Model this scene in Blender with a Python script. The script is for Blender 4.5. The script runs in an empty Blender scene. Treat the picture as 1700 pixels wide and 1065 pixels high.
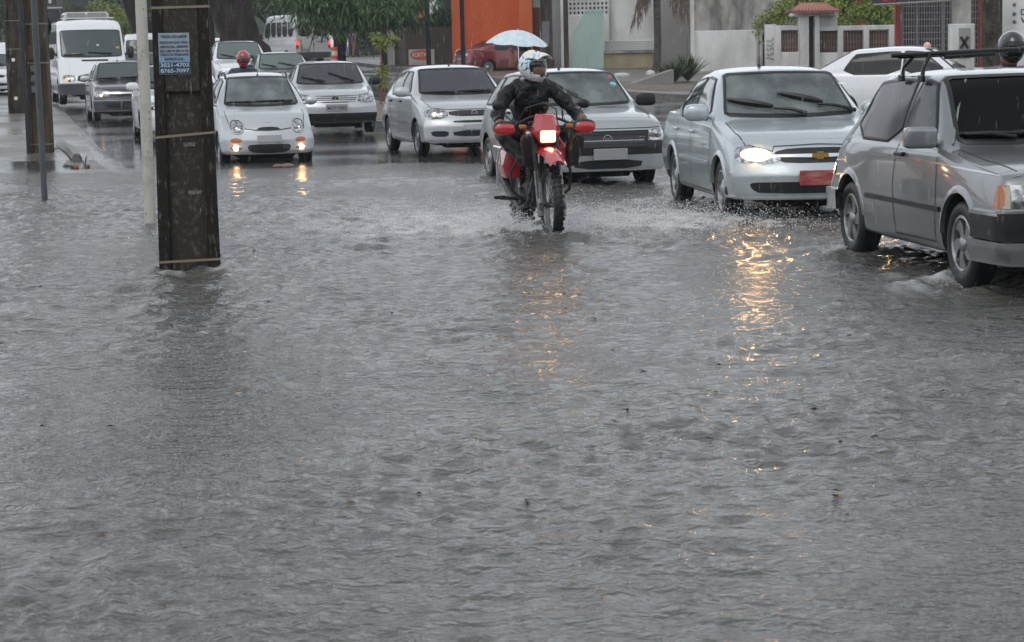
import bpy, bmesh, math, random
import numpy as np
from mathutils import Vector, Matrix, noise as mnoise
from mathutils.bvhtree import BVHTree
from mathutils.geometry import delaunay_2d_cdt
R = math.radians
rnd = random.Random(7)
S = bpy.context.scene
COL = S.collection

# ---------------------------------------------------------------- camera
HAZE = .0005
CAM_H, FPX, PITCH, ROLL = 1.68, 3600.0, 7.16, 1.2
cd = bpy.data.cameras.new('camera')
cd.sensor_width = 36.0
cd.lens = 36.0 * FPX / 1700.0
cd.clip_start, cd.clip_end = 0.1, 3000
cd.dof.use_dof = True
cd.dof.focus_distance = 19.0
cd.dof.aperture_fstop = 11
cam = bpy.data.objects.new('camera', cd)
COL.objects.link(cam)
cam.matrix_world = (Matrix.Translation((0, 0, CAM_H)) @ Matrix.Rotation(R(90 - PITCH), 4, 'X')
                    @ Matrix.Rotation(R(-ROLL), 4, 'Z'))
S.camera = cam
CAMM = cam.matrix_world.copy()

# ---------------------------------------------------------------- world, sun, exposure
w = bpy.data.worlds.new("World"); S.world = w; w.use_nodes = True
nt = w.node_tree; nt.nodes.clear()
out = nt.nodes.new('ShaderNodeOutputWorld'); bg = nt.nodes.new('ShaderNodeBackground')
sky = nt.nodes.new('ShaderNodeTexSky'); sky.sky_type = 'NISHITA'; sky.sun_disc = False
sky.sun_elevation = R(55); sky.sun_rotation = R(200); sky.air_density = 1.6; sky.dust_density = 6.0
hs = nt.nodes.new('ShaderNodeHueSaturation'); hs.inputs['Saturation'].default_value = 0.16
nt.links.new(sky.outputs[0], hs.inputs['Color'])
mx = nt.nodes.new('ShaderNodeMix'); mx.data_type = 'RGBA'; mx.inputs[0].default_value = 0.75   # cloud deck
tc = nt.nodes.new('ShaderNodeTexCoord'); nz = nt.nodes.new('ShaderNodeTexNoise')
nz.inputs['Scale'].default_value = 2.2; nz.inputs['Detail'].default_value = 5
mp = nt.nodes.new('ShaderNodeMapping'); mp.inputs['Scale'].default_value = (1, 1, 3)
nt.links.new(tc.outputs['Generated'], mp.inputs[0]); nt.links.new(mp.outputs[0], nz.inputs['Vector'])
cr = nt.nodes.new('ShaderNodeValToRGB')
cr.color_ramp.elements[0].position = 0.3; cr.color_ramp.elements[0].color = (4.95, 5.35, 5.9, 1)
cr.color_ramp.elements[1].position = 0.7; cr.color_ramp.elements[1].color = (7.65, 8.1, 8.7, 1)
nt.links.new(nz.outputs[0], cr.inputs[0])
nt.links.new(hs.outputs[0], mx.inputs[6]); nt.links.new(cr.outputs[0], mx.inputs[7])
# the cloud deck is thinner and lighter low down
sx = nt.nodes.new('ShaderNodeSeparateXYZ'); nt.links.new(tc.outputs['Generated'], sx.inputs[0])
gr = nt.nodes.new('ShaderNodeMapRange'); gr.interpolation_type = 'SMOOTHSTEP'
gr.inputs[1].default_value = .22; gr.inputs[2].default_value = .85; gr.inputs[3].default_value = 1.65; gr.inputs[4].default_value = .85
nt.links.new(sx.outputs['Z'], gr.inputs[0])
vm = nt.nodes.new('ShaderNodeVectorMath'); vm.operation = 'SCALE'; nt.links.new(mx.outputs[2], vm.inputs[0]); nt.links.new(gr.outputs[0], vm.inputs['Scale'])
nt.links.new(vm.outputs[0], bg.inputs[0]); bg.inputs[1].default_value = 0.132
nt.links.new(bg.outputs[0], out.inputs[0])
sl = bpy.data.lights.new('sun', 'SUN'); sl.energy = 0.5; sl.angle = R(25); sl.color = (1, 0.97, 0.93)
sun = bpy.data.objects.new('sun', sl); COL.objects.link(sun)
sun.rotation_euler = (R(35), 0, R(-20))
S.view_settings.view_transform = 'Standard'; S.view_settings.look = 'None'
S.view_settings.exposure = 0.0; S.view_settings.gamma = 1
try:
    S.cycles.max_bounces = 8; S.cycles.transparent_max_bounces = 12; S.cycles.caustics_reflective = True
    S.cycles.use_denoising = True; S.cycles.volume_bounces = 0; S.cycles.sample_clamp_indirect = 6
except Exception: pass

# ---------------------------------------------------------------- placing
TER = [(-50, 0), (36, 0), (51, .15), (68, .35), (87, .65), (115, 1.15), (140, 1.3), (400, 4.5)]
def zg(y): return float(np.interp(y, [a for a, b in TER], [b for a, b in TER]))
def ray(px, py):
    d = Vector(((px - 850) / FPX, -(py - 532.5) / FPX, -1))
    return (CAMM.to_3x3() @ d)
def G(px, py, z=0.0):
    d = ray(px, py); t = (z - CAM_H) / d.z
    return Vector((d.x * t, d.y * t, z))
def V(px, py, Y):
    d = ray(px, py); t = Y / d.y
    return Vector((d.x * t, Y, CAM_H + d.z * t))
def at(px, Y, z=None):
    """ground point at depth Y whose picture column is px"""
    z = zg(Y) if z is None else z
    py = 300
    for _ in range(6):
        p = V(px, py, Y); py += (p.z - z) * FPX / Y
    p = V(px, py, Y); return Vector((p.x, Y, z))

# ---------------------------------------------------------------- objects
def props(o, label=None, cat=None, group=None, kind=None):
    if label: o['label'] = label
    if cat: o['category'] = cat
    if group: o['group'] = group
    if kind: o['kind'] = kind
    return o
def thing(name, label, cat, loc=(0, 0, 0), rz=0.0, group=None, kind=None):
    o = bpy.data.objects.new(name, None); COL.objects.link(o)
    o.location = loc; o.rotation_euler = (0, 0, rz); o.empty_display_size = .2
    return props(o, label, cat, group, kind)
def link_mesh(name, me, mat=None, parent=None):
    if mat is not None and len(me.materials) == 0: me.materials.append(mat)
    o = bpy.data.objects.new(name, me); COL.objects.link(o)
    if parent is not None: o.parent = parent
    return o
def smooth(me, ang=35):
    if ang is None: return
    for p in me.polygons: p.use_smooth = True
    try: me.set_sharp_from_angle(angle=R(ang))
    except Exception: pass
def build(name, vs, fs, mat=None, parent=None, ang=35):
    me = bpy.data.meshes.new(name); me.from_pydata([tuple(v) for v in vs], [], fs); me.update()
    smooth(me, ang)
    return link_mesh(name, me, mat, parent)
class MB:
    """collects shapes into one mesh"""
    def __init__(s): s.v = []; s.f = []
    def add(s, vs, fs):
        n = len(s.v); s.v += [tuple(v) for v in vs]; s.f += [tuple(i + n for i in f) for f in fs]; return s
    def box(s, c, d, rot=None, bev=0.0):
        x, y, z = d[0] / 2, d[1] / 2, d[2] / 2; c = Vector(c)
        if bev > 0:
            b = min(bev, x * .9, y * .9, z * .9); vs = []; idx = {}
            for sx in (-1, 1):
                for sy in (-1, 1):
                    for sz in (-1, 1):
                        for k in range(3):
                            p = [sx * x, sy * y, sz * z]
                            for j in range(3):
                                if j != k: p[j] -= b * (sx, sy, sz)[j]
                            idx[(sx, sy, sz, k)] = len(vs); vs.append(Vector(p))
            fs = []
            for k in range(3):
                a, bb = [j for j in range(3) if j != k]
                for sg in (-1, 1):
                    q = []
                    for (u, v) in ((-1, -1), (1, -1), (1, 1), (-1, 1)):
                        t = [0, 0, 0]; t[k] = sg; t[a] = u; t[bb] = v; q.append(idx[(t[0], t[1], t[2], k)])
                    fs.append(q)
            for k in range(3):       # edges along axis k
                a, bb = [j for j in range(3) if j != k]
                for u in (-1, 1):
                    for v in (-1, 1):
                        t0 = [0, 0, 0]; t0[a] = u; t0[bb] = v; t0[k] = -1; t1 = list(t0); t1[k] = 1
                        fs.append([idx[(*t0, a)], idx[(*t1, a)], idx[(*t1, bb)], idx[(*t0, bb)]])
            for sx in (-1, 1):
                for sy in (-1, 1):
                    for sz in (-1, 1): fs.append([idx[(sx, sy, sz, k)] for k in range(3)])
        else:
            vs = [Vector((i, j, k)) for i in (-x, x) for j in (-y, y) for k in (-z, z)]
            fs = [(0, 1, 3, 2), (4, 6, 7, 5), (0, 4, 5, 1), (2, 3, 7, 6), (0, 2, 6, 4), (1, 5, 7, 3)]
        if rot is not None: vs = [rot @ v for v in vs]
        return s.add([c + v for v in vs], fs)
    def tube(s, pts, r, n=8, caps=True):
        pts = [Vector(p) for p in pts]; rs = r if isinstance(r, (list, tuple)) else [r] * len(pts)
        vs = []; up = None
        for i, p in enumerate(pts):
            t = (pts[min(i + 1, len(pts) - 1)] - pts[max(i - 1, 0)]).normalized()
            if up is None:
                up = Vector((0, 0, 1)) if abs(t.z) < .9 else Vector((1, 0, 0))
            a = t.cross(up)
            a = a.normalized() if a.length > 1e-5 else Vector((1, 0, 0)); b = a.cross(t).normalized(); up = b
            for k in range(n):
                q = 2 * math.pi * k / n; vs.append(p + rs[i] * (math.cos(q) * a + math.sin(q) * b))
        fs = [(i * n + k, i * n + (k + 1) % n, (i + 1) * n + (k + 1) % n, (i + 1) * n + k)
              for i in range(len(pts) - 1) for k in range(n)]
        if caps: fs += [tuple(range(n - 1, -1, -1)), tuple(range((len(pts) - 1) * n, len(pts) * n))]
        return s.add(vs, fs)
    def lathe(s, prof, n=24, axis='Z', c=(0, 0, 0), rot=None, caps=True):
        """prof: (r, h) list turned about an axis"""
        vs = []
        for (r, h) in prof:
            for k in range(n):
                q = 2 * math.pi * k / n; a, b = r * math.cos(q), r * math.sin(q)
                v = {'Z': (a, b, h), 'Y': (a, h, b), 'X': (h, a, b)}[axis]
                vs.append(Vector(v))
        if rot is not None: vs = [rot @ v for v in vs]
        c = Vector(c)
        fs = [(i * n + k, i * n + (k + 1) % n, (i + 1) * n + (k + 1) % n, (i + 1) * n + k)
              for i in range(len(prof) - 1) for k in range(n)]
        if caps and prof[0][0] > 1e-6: fs.append(tuple(range(n)))
        if caps and prof[-1][0] > 1e-6: fs.append(tuple(range((len(prof) - 1) * n, len(prof) * n)))
        return s.add([c + v for v in vs], fs)
    def ball(s, c, r, n=10, m=7, rot=None, e=1.0):
        r = (r, r, r) if not isinstance(r, (tuple, list)) else r; c = Vector(c); vs = []
        def pw(x): return math.copysign(abs(x) ** e, x)
        for i in range(m + 1):
            t = -math.pi / 2 + math.pi * i / m
            for k in range(n):
                q = 2 * math.pi * k / n
                v = Vector((r[0] * pw(math.cos(t)) * pw(math.cos(q)), r[1] * pw(math.cos(t)) * pw(math.sin(q)), r[2] * pw(math.sin(t))))
                vs.append(c + (rot @ v if rot is not None else v))
        fs = [(i * n + k, i * n + (k + 1) % n, (i + 1) * n + (k + 1) % n, (i + 1) * n + k) for i in range(m) for k in range(n)]
        return s.add(vs, fs)
    def prism(s, poly, y0, y1, axis='Y'):
        """poly (a,b) extruded; axis Y: (x,z) outline, X: (y,z) outline, Z: (x,y) outline"""
        n = len(poly)
        mk = {'Y': lambda a, b, h: (a, h, b), 'X': lambda a, b, h: (h, a, b), 'Z': lambda a, b, h: (a, b, h)}[axis]
        vs = [mk(a, b, y0) for a, b in poly] + [mk(a, b, y1) for a, b in poly]
        fs = [tuple(range(n)), tuple(range(2 * n - 1, n - 1, -1))] + [(i, (i + 1) % n, n + (i + 1) % n, n + i) for i in range(n)]
        return s.add(vs, fs)
    def mesh(s, name='m', ang=35):
        me = bpy.data.meshes.new(name); me.from_pydata(s.v, [], s.f); me.update()
        bm = bmesh.new(); bm.from_mesh(me); bmesh.ops.remove_doubles(bm, verts=bm.verts, dist=1e-5)
        bmesh.ops.recalc_face_normals(bm, faces=bm.faces); bm.to_mesh(me); bm.free(); smooth(me, ang)
        return me
    def build(s, name, mat=None, parent=None, ang=35):
        return link_mesh(name, s.mesh(name, ang), mat, parent)
def copy_tree(o, parent=None):
    c = o.copy(); COL.objects.link(c)
    if parent is not None: c.parent = parent
    for ch in list(o.children): copy_tree(ch, c)
    return c

# ---------------------------------------------------------------- materials
MATS = {}
def mat(name, col, rough=.5, metal=0.0, coat=0.0, emit=None, estr=0.0, noise=None, bump=None, spec=.5, alpha=None):
    """noise=(scale, second colour, lo, hi), bump=(scale, strength, distance)"""
    if name in MATS: return MATS[name]
    m = bpy.data.materials.new(name); m.use_nodes = True; t = m.node_tree; b = t.nodes['Principled BSDF']
    b.inputs['Base Color'].default_value = (*col, 1); b.inputs['Roughness'].default_value = rough
    b.inputs['Metallic'].default_value = metal; b.inputs['Coat Weight'].default_value = coat
    b.inputs['Coat Roughness'].default_value = .05; b.inputs['Specular IOR Level'].default_value = spec
    if emit: b.inputs['Emission Color'].default_value = (*emit, 1); b.inputs['Emission Strength'].default_value = estr
    co = t.nodes.new('ShaderNodeTexCoord')
    if noise:
        n = t.nodes.new('ShaderNodeTexNoise'); n.inputs['Detail'].default_value = 8; n.inputs['Roughness'].default_value = .62
        sc = noise[0]
        if isinstance(sc, (tuple, list)):
            q = t.nodes.new('ShaderNodeMapping'); q.inputs['Scale'].default_value = sc
            t.links.new(co.outputs['Object'], q.inputs[0]); t.links.new(q.outputs[0], n.inputs['Vector']); n.inputs['Scale'].default_value = 1
        else:
            n.inputs['Scale'].default_value = sc; t.links.new(co.outputs['Object'], n.inputs['Vector'])
        r = t.nodes.new('ShaderNodeValToRGB'); e = r.color_ramp.elements
        e[0].position = noise[2] if len(noise) > 2 else .35; e[1].position = noise[3] if len(noise) > 3 else .65
        e[0].color = (*col, 1); e[1].color = (*noise[1], 1)
        t.links.new(n.outputs[0], r.inputs[0]); t.links.new(r.outputs[0], b.inputs['Base Color'])
    if bump:
        n = t.nodes.new('ShaderNodeTexNoise'); n.inputs['Scale'].default_value = bump[0]; n.inputs['Detail'].default_value = 4
        bb = t.nodes.new('ShaderNodeBump'); bb.inputs['Strength'].default_value = bump[1]; bb.inputs['Distance'].default_value = bump[2]
        t.links.new(co.outputs['Object'], n.inputs['Vector']); t.links.new(n.outputs[0], bb.inputs['Height'])
        t.links.new(bb.outputs[0], b.inputs['Normal'])
        if coat: t.links.new(bb.outputs[0], b.inputs['Coat Normal'])
    MATS[name] = m; return m
def paint(name, col, rough=.32, metal=.75):
    """wet car paint: flake base, clear coat beaded with rain, road film towards the sills"""
    if name in MATS: return MATS[name]
    m = mat(name, col, rough, metal, 1.0, spec=.5); t = m.node_tree; b = t.nodes['Principled BSDF']
    co = t.nodes.new('ShaderNodeTexCoord')
    vo = t.nodes.new('ShaderNodeTexVoronoi'); vo.inputs['Scale'].default_value = 75
    rr = t.nodes.new('ShaderNodeMapRange'); rr.inputs[1].default_value = .28; rr.inputs[2].default_value = 0.0
    n = t.nodes.new('ShaderNodeTexNoise'); n.inputs['Scale'].default_value = 6; n.inputs['Detail'].default_value = 3
    mu = t.nodes.new('ShaderNodeMath'); mu.operation = 'MULTIPLY'
    bb = t.nodes.new('ShaderNodeBump'); bb.inputs['Strength'].default_value = .35; bb.inputs['Distance'].default_value = .003
    t.links.new(co.outputs['Object'], vo.inputs['Vector']); t.links.new(co.outputs['Object'], n.inputs['Vector'])
    t.links.new(vo.outputs['Distance'], rr.inputs[0]); t.links.new(rr.outputs[0], mu.inputs[0]); t.links.new(n.outputs[0], mu.inputs[1])
    t.links.new(mu.outputs[0], bb.inputs['Height']); t.links.new(bb.outputs[0], b.inputs['Coat Normal']); t.links.new(bb.outputs[0], b.inputs['Normal'])
    # grime low on the body
    se = t.nodes.new('ShaderNodeSeparateXYZ'); t.links.new(co.outputs['Object'], se.inputs[0])
    g = t.nodes.new('ShaderNodeMapRange'); g.inputs[1].default_value = .62; g.inputs[2].default_value = .18; g.inputs[3].default_value = 0; g.inputs[4].default_value = .55
    t.links.new(se.outputs['Z'], g.inputs[0])
    m2 = t.nodes.new('ShaderNodeMath'); m2.operation = 'MULTIPLY'
    n2 = t.nodes.new('ShaderNodeTexNoise'); n2.inputs['Scale'].default_value = 9; n2.inputs['Detail'].default_value = 6
    t.links.new(co.outputs['Object'], n2.inputs['Vector']); t.links.new(g.outputs[0], m2.inputs[0]); t.links.new(n2.outputs[0], m2.inputs[1])
    mxx = t.nodes.new('ShaderNodeMix'); mxx.data_type = 'RGBA'; mxx.inputs[6].default_value = (*col, 1); mxx.inputs[7].default_value = (.10, .09, .08, 1)
    t.links.new(m2.outputs[0], mxx.inputs[0]); t.links.new(mxx.outputs[2], b.inputs['Base Color'])
    return m
def glass(name, tint=(.55, .62, .60), haze=.16, hcol=(.35, .40, .40)):
    """wet car glass one can look through"""
    if name in MATS: return MATS[name]
    m = bpy.data.materials.new(name); m.use_nodes = True; t = m.node_tree; t.nodes.clear()
    o = t.nodes.new('ShaderNodeOutputMaterial'); tr = t.nodes.new('ShaderNodeBsdfTransparent'); tr.inputs[0].default_value = (*tint, 1)
    gl = t.nodes.new('ShaderNodeBsdfGlossy'); gl.inputs['Roughness'].default_value = .03
    df = t.nodes.new('ShaderNodeBsdfDiffuse'); df.inputs[0].default_value = (*hcol, 1)
    fr = t.nodes.new('ShaderNodeFresnel'); fr.inputs[0].default_value = 1.62
    co = t.nodes.new('ShaderNodeTexCoord'); n = t.nodes.new('ShaderNodeTexNoise'); n.inputs['Scale'].default_value = 60; n.inputs['Detail'].default_value = 3
    bb = t.nodes.new('ShaderNodeBump'); bb.inputs['Strength'].default_value = .18; bb.inputs['Distance'].default_value = .002
    t.links.new(co.outputs['Object'], n.inputs['Vector']); t.links.new(n.outputs[0], bb.inputs['Height'])
    t.links.new(bb.outputs[0], gl.inputs['Normal'])
    n3 = t.nodes.new('ShaderNodeTexNoise'); n3.inputs['Scale'].default_value = 3; n3.inputs['Detail'].default_value = 5
    q = t.nodes.new('ShaderNodeMapping'); q.inputs['Scale'].default_value = (1, 1, .3)
    t.links.new(co.outputs['Object'], q.inputs[0]); t.links.new(q.outputs[0], n3.inputs['Vector'])
    mr = t.nodes.new('ShaderNodeMapRange'); mr.inputs[1].default_value = .35; mr.inputs[2].default_value = .75; mr.inputs[3].default_value = haze * .5; mr.inputs[4].default_value = haze * 1.6
    t.links.new(n3.outputs[0], mr.inputs[0])
    m1 = t.nodes.new('ShaderNodeMixShader'); t.links.new(mr.outputs[0], m1.inputs[0]); t.links.new(tr.outputs[0], m1.inputs[1]); t.links.new(df.outputs[0], m1.inputs[2])
    m2 = t.nodes.new('ShaderNodeMixShader'); t.links.new(fr.outputs[0], m2.inputs[0]); t.links.new(m1.outputs[0], m2.inputs[1]); t.links.new(gl.outputs[0], m2.inputs[2])
    t.links.new(m2.outputs[0], o.inputs[0]); MATS[name] = m; return m
rubber = mat('tyre_rubber', (.008, .008, .009), .5, bump=(40, .3, .004))
black = mat('black_plastic', (.009, .0095, .010), .38, spec=.4)
blackg = mat('gloss_black', (.005, .005, .006), .25, spec=.4)
under = mat('underbody', (.01, .01, .01), .8)
alloy = mat('alloy_rim', (.34, .35, .36), .34, .85, noise=(14, (.16, .15, .14), .45, .75))
chrome = mat('chrome', (.75, .76, .78), .12, 1.0)
tint = mat('tinted_glass', (.008, .009, .010), .05, bump=(55, .12, .002), spec=.4)
tintp = mat('purple_tinted_glass', (.035, .035, .047), .05, coat=.3, bump=(55, .14, .002))
tintg = mat('green_grey_glass', (.05, .062, .062), .05, coat=.3, bump=(55, .14, .002))
clearg = glass('clear_wet_glass', haze=.30, hcol=(.40, .46, .46))
lampc = mat('lamp_reflector', (.55, .56, .57), .12, .8, 1.0, noise=(18, (.12, .12, .13), .4, .6))
amber = mat('amber_lens', (.42, .13, .02), .25, coat=.5, noise=(60, (.30, .08, .01)))
redl = mat('red_lens', (.45, .012, .012), .2, coat=.6)
redlit = mat('red_lens_lit', (.6, .02, .02), .2, emit=(1, .05, .03), estr=2.5)
platem = mat('plate_grey', (.27, .27, .28), .4, bump=(25, .2, .004))
ink = mat('dark_ink', (.02, .02, .022), .5)
white = mat('white_enamel', (.72, .72, .71), .35, coat=.4)
warm = lambda n, s: mat(n, (.9, .8, .6), .2, emit=(1, .58, .24), estr=s)
# ---------------------------------------------------------------- numpy noise for the water
def _hash(ix, iy, seed):
    h = (ix.astype(np.int64) * 374761393 + iy.astype(np.int64) * 668265263 + seed * 1274126177) & 0xffffffff
    h = ((h ^ (h >> 13)) * 1274126177) & 0xffffffff
    return ((h ^ (h >> 16)) & 0xffff) / 65535.0
def gnoise(x, y, seed=0):
    ix, iy = np.floor(x), np.floor(y); fx, fy = x - ix, y - iy
    u, v = fx * fx * fx * (fx * (fx * 6 - 15) + 10), fy * fy * fy * (fy * (fy * 6 - 15) + 10)
    def g(dx, dy):
        a = _hash(ix + dx, iy + dy, seed) * 2 * np.pi
        return np.cos(a) * (fx - dx) + np.sin(a) * (fy - dy)
    return (g(0, 0) * (1 - u) + g(1, 0) * u) * (1 - v) + (g(0, 1) * (1 - u) + g(1, 1) * u) * v

# ---------------------------------------------------------------- road, pavement and flood water
def wet_ground(name, col, col2, scale, r0, r1, bumps, spec=.5, tile=None):
    m = mat(name, col, .3, noise=(scale, col2, .3, .7), spec=spec); t = m.node_tree; b = t.nodes['Principled BSDF']
    co = t.nodes.new('ShaderNodeTexCoord')
    n = t.nodes.new('ShaderNodeTexNoise'); n.inputs['Scale'].default_value = .35; n.inputs['Detail'].default_value = 6
    t.links.new(co.outputs['Object'], n.inputs['Vector'])
    mr = t.nodes.new('ShaderNodeMapRange'); mr.inputs[1].default_value = .35; mr.inputs[2].default_value = .68; mr.inputs[3].default_value = r0; mr.inputs[4].default_value = r1
    t.links.new(n.outputs[0], mr.inputs[0]); t.links.new(mr.outputs[0], b.inputs['Roughness'])
    prev = None
    for (sc, st, di) in bumps:
        k = t.nodes.new('ShaderNodeTexNoise'); k.inputs['Scale'].default_value = sc; k.inputs['Detail'].default_value = 3
        bb = t.nodes.new('ShaderNodeBump'); bb.inputs['Strength'].default_value = st; bb.inputs['Distance'].default_value = di
        t.links.new(co.outputs['Object'], k.inputs['Vector']); t.links.new(k.outputs[0], bb.inputs['Height'])
        if prev: t.links.new(prev.outputs[0], bb.inputs['Normal'])
        prev = bb
    if tile:
        k = t.nodes.new('ShaderNodeTexBrick'); k.inputs['Scale'].default_value = 1; k.inputs['Brick Width'].default_value = tile; k.inputs['Row Height'].default_value = tile
        k.inputs['Mortar Size'].default_value = .02; k.offset = 0
        bb = t.nodes.new('ShaderNodeBump'); bb.inputs['Strength'].default_value = .6; bb.inputs['Distance'].default_value = .006; bb.invert = True
        t.links.new(co.outputs['Object'], k.inputs['Vector']); t.links.new(k.outputs['Fac'], bb.inputs['Height']); t.links.new(prev.outputs[0], bb.inputs['Normal']); prev = bb
    t.links.new(prev.outputs[0], b.inputs['Normal'])
    return m
asphalt = wet_ground('wet_asphalt', (.030, .031, .034), (.055, .054, .054), 1.2, .06, .26, [(14, .22, .01), (3.0, .25, .02)])
pave = wet_ground('wet_pavement', (.060, .052, .045), (.13, .115, .10), .9, .22, .55, [(10, .5, .02), (2.5, .6, .05)], tile=.5)
earth = mat('wet_earth', (.13, .085, .055), .6, noise=(2.5, (.06, .045, .032)), bump=(9, .6, .04))
kerbm = mat('kerb_concrete', (.20, .19, .175), .5, noise=(4, (.09, .085, .08)), bump=(30, .3, .006))

def sheet(name, pts_rows, m, ang=60, **k):
    n = len(pts_rows[0]); vs = [p for r in pts_rows for p in r]
    fs = [(i * n + j, i * n + j + 1, (i + 1) * n + j + 1, (i + 1) * n + j) for i in range(len(pts_rows) - 1) for j in range(n - 1)]
    o = build(name, vs, fs, m, None, ang); return props(o, **k)
ROADDIR = Vector((-math.sin(R(13)), math.cos(R(13)), 0))    # away from the camera, along the traffic
# the ground as one sheet: asphalt, dipping 9 cm under the flood
ys = [-60, -20, 0] + list(np.arange(3, 36, 3)) + list(np.arange(36, 150, 4)) + [170, 200, 260, 400, 900]
def bed(y): return zg(y) - .11 * float(np.clip((31 - y) / 8, 0, 1))
sheet('road', [[(x, y, bed(y)) for x in (-500, -150, -60, -30, -15, -7, 0, 7, 15, 30, 60, 150, 500)] for y in ys], asphalt, kind='structure')

def strip(name, pl, wdt, z, m, kerb=None, **k):
    """a raised strip of ground: pl = left edge (x,y) points, wdt = width towards +x"""
    rows = []
    for (x, y) in pl:
        zz = zg(y) + z; rows.append([(x, y, zg(y) - .15), (x, y, zz - .02), (x + .02, y, zz), (x + wdt * .3, y, zz), (x + wdt * .6, y, zz), (x + wdt, y, zz), (x + wdt, y, zg(y) - .15)])
    return sheet(name, rows, m, 30, **k)
# left pavement, running along its kerb
def kerb_left(y): return -6.15 - (y - 34) * .235
ll = [(kerb_left(y) - 60, y) for y in range(30, 140, 4)]
def pz(y, a): return zg(y) + a * float(np.clip((y - 36) / 8, 0, 1)) + .012 - .10 * float(np.clip((37 - y) / 6, 0, 1))
sheet('sidewalk', [[(kerb_left(y) - 60, y, pz(y, .07)), (kerb_left(y) - 3, y, pz(y, .05)), (kerb_left(y) - .25, y, pz(y, .03)), (kerb_left(y), y, pz(y, .015)), (kerb_left(y) + .01, y, zg(y) - .1)] for y in ([31, 33, 35, 37] + list(range(39, 150, 3)))], pave, kind='structure')

# flood water: a real relief, denser towards the camera
NR, NC = 660, 600
yy = 2.6 * (34.0 / 2.6) ** (np.arange(NR) / (NR - 1)); uu = np.linspace(-1, 1, NC); uu = .42 * uu + .9 * uu ** 7
Yw, Uw = np.meshgrid(yy, uu, indexing='ij'); Xw = Uw * Yw * 1.0
BIKE = V(915, 396, 18.9)
def waves(X, Y):
    z = np.zeros_like(X)
    # flow drags crests across the view, so stretch them sideways
    wx = X + .35 * gnoise(X * .5, Y * .5, 3); wy = Y + .5 * gnoise(X * .4 + 9, Y * .4, 4)
    near = np.clip((Y - 6) / 9, .22, 1); z += .018 * near * gnoise(wx * .55, wy * 1.0, 11)
    z += .015 * near * (1 - np.abs(gnoise(wx * 1.3 + 3, wy * 2.4, 12)) * 2.6)
    z += .015 * (.4 + .6 * near) * gnoise(wx * 2.3, wy * 4.2, 13)
    z += 0.011 * (1 - np.abs(gnoise(wx * 4.6, wy * 7.0, 14)) * 2.4)
    z += .007 * gnoise(wx * 9, wy * 13.0, 15)
    patch = np.clip(.9 + 2.3 * gnoise(X * .30, Y * .20, 21) + .9 * gnoise(X * .9, Y * .6, 22), .22, 1.9)
    z *= patch * 1.35
    # churn behind the pole, dragged towards the camera
    px, py = -2.45, 16.4
    d = np.exp(-((X - px + .10 * (py - Y)) / (.35 + .14 * np.clip(py - Y, 0, 9))) ** 2) * (Y < py + .3) * np.exp(-np.clip(py - Y, 0, 99) / 4.0)
    z += d * (.085 * gnoise(X * 2.6, Y * 3.4, 31) + .035 * gnoise(X * 6, Y * 8, 32))
    r = np.maximum(np.abs(X - px) - .22, np.abs(Y - py - .3) - .2); z += np.exp(-((r - .06) / .07) ** 2) * (.018 + .05 * gnoise(X * 11, Y * 9, 33)); PF = .8 * np.exp(-((r - .03) / .05) ** 2)
    # riffle on the left edge and over the kerb to the right
    for (cx, cy, sx, sy, am) in ((-4.4, 14.5, 1.3, 1.6, .05), (2.55, 10.9, .55, .22, .075), (3.3, 13.0, .9, 1.0, .028), (-3.3, 10.2, .5, .35, .05), (-2.2, 12.3, 1.4, 1.6, .022)):
        e = np.exp(-((X - cx) / sx) ** 2 - ((Y - cy) / sy) ** 2); z += am * e * gnoise(X * 2.4 + 5, Y * 4.0, int(cy * 7))
    # bike: bow wave and wake
    bx, by = BIKE.x, BIKE.y
    r = np.hypot(X - bx, (Y - by) * .8)
    e = np.exp(-((r - .45) / .30) ** 2); z += e * (.045 + .07 * gnoise(X * 7, Y * 6, 41))
    e = np.exp(-((X - bx + .9) / 1.5) ** 2 - ((Y - by - 1.2) / 1.5) ** 2); z += e * (.05 * gnoise(X * 3.5, Y * 3.5, 42) + .03 * gnoise(X * 9, Y * 9, 43))
    e = np.exp(-((X - bx - 1.1) / 1.1) ** 2 - ((Y - by - 1.0) / 1.3) ** 2); z += e * (.045 * gnoise(X * 4, Y * 4, 44) + .03 * gnoise(X * 10, Y * 10, 45))
    # waves thrown by the near car's wheels
    for (cx, cy) in WHEELS_IN_WATER:
        r = np.hypot(X - cx, Y - cy); z += np.exp(-((r - .33) / .2) ** 2) * (.025 + .05 * gnoise(X * 8, Y * 8, 51))
    # arc of bow wave left of the near car, sweeping to the lower right
    t = X - 3.5; line = 14.2 - 1.05 * t - .18 * t * t
    e = np.exp(-((Y - line) / .16) ** 2) * np.clip((t + 1.0) / .6, 0, 1); z += e * .05 * (1 + .8 * gnoise(X * 5, Y * 5, 52))
    global FOAM
    f = .9 * np.exp(-((X - bx + .75) / 1.0) ** 2 - ((Y - by - .8) / .9) ** 2) + .85 * np.exp(-((X - bx - 1.0) / 1.2) ** 2 - ((Y - by - 1.0) / .7) ** 2) + .5 * np.exp(-((X - bx) / 2.6) ** 2 - ((Y - by - 2.2) / 1.6) ** 2)
    for (cx, cy) in WHEELS_IN_WATER: f += .6 * np.exp(-((X - cx) / .5) ** 2 - ((Y - cy - .15) / .35) ** 2)
    f += .7 * e + PF
    FOAM = np.clip(f * (.55 + 1.6 * gnoise(X * 4, Y * 3, 61) + 1.2 * gnoise(X * 11, Y * 8, 62)), 0, 1)
    fade = np.clip((32.5 - Y) / 7, .12, 1)
    return z * fade + .03 - .035 * np.clip((Y - 23) / 9, 0, 1)
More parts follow.
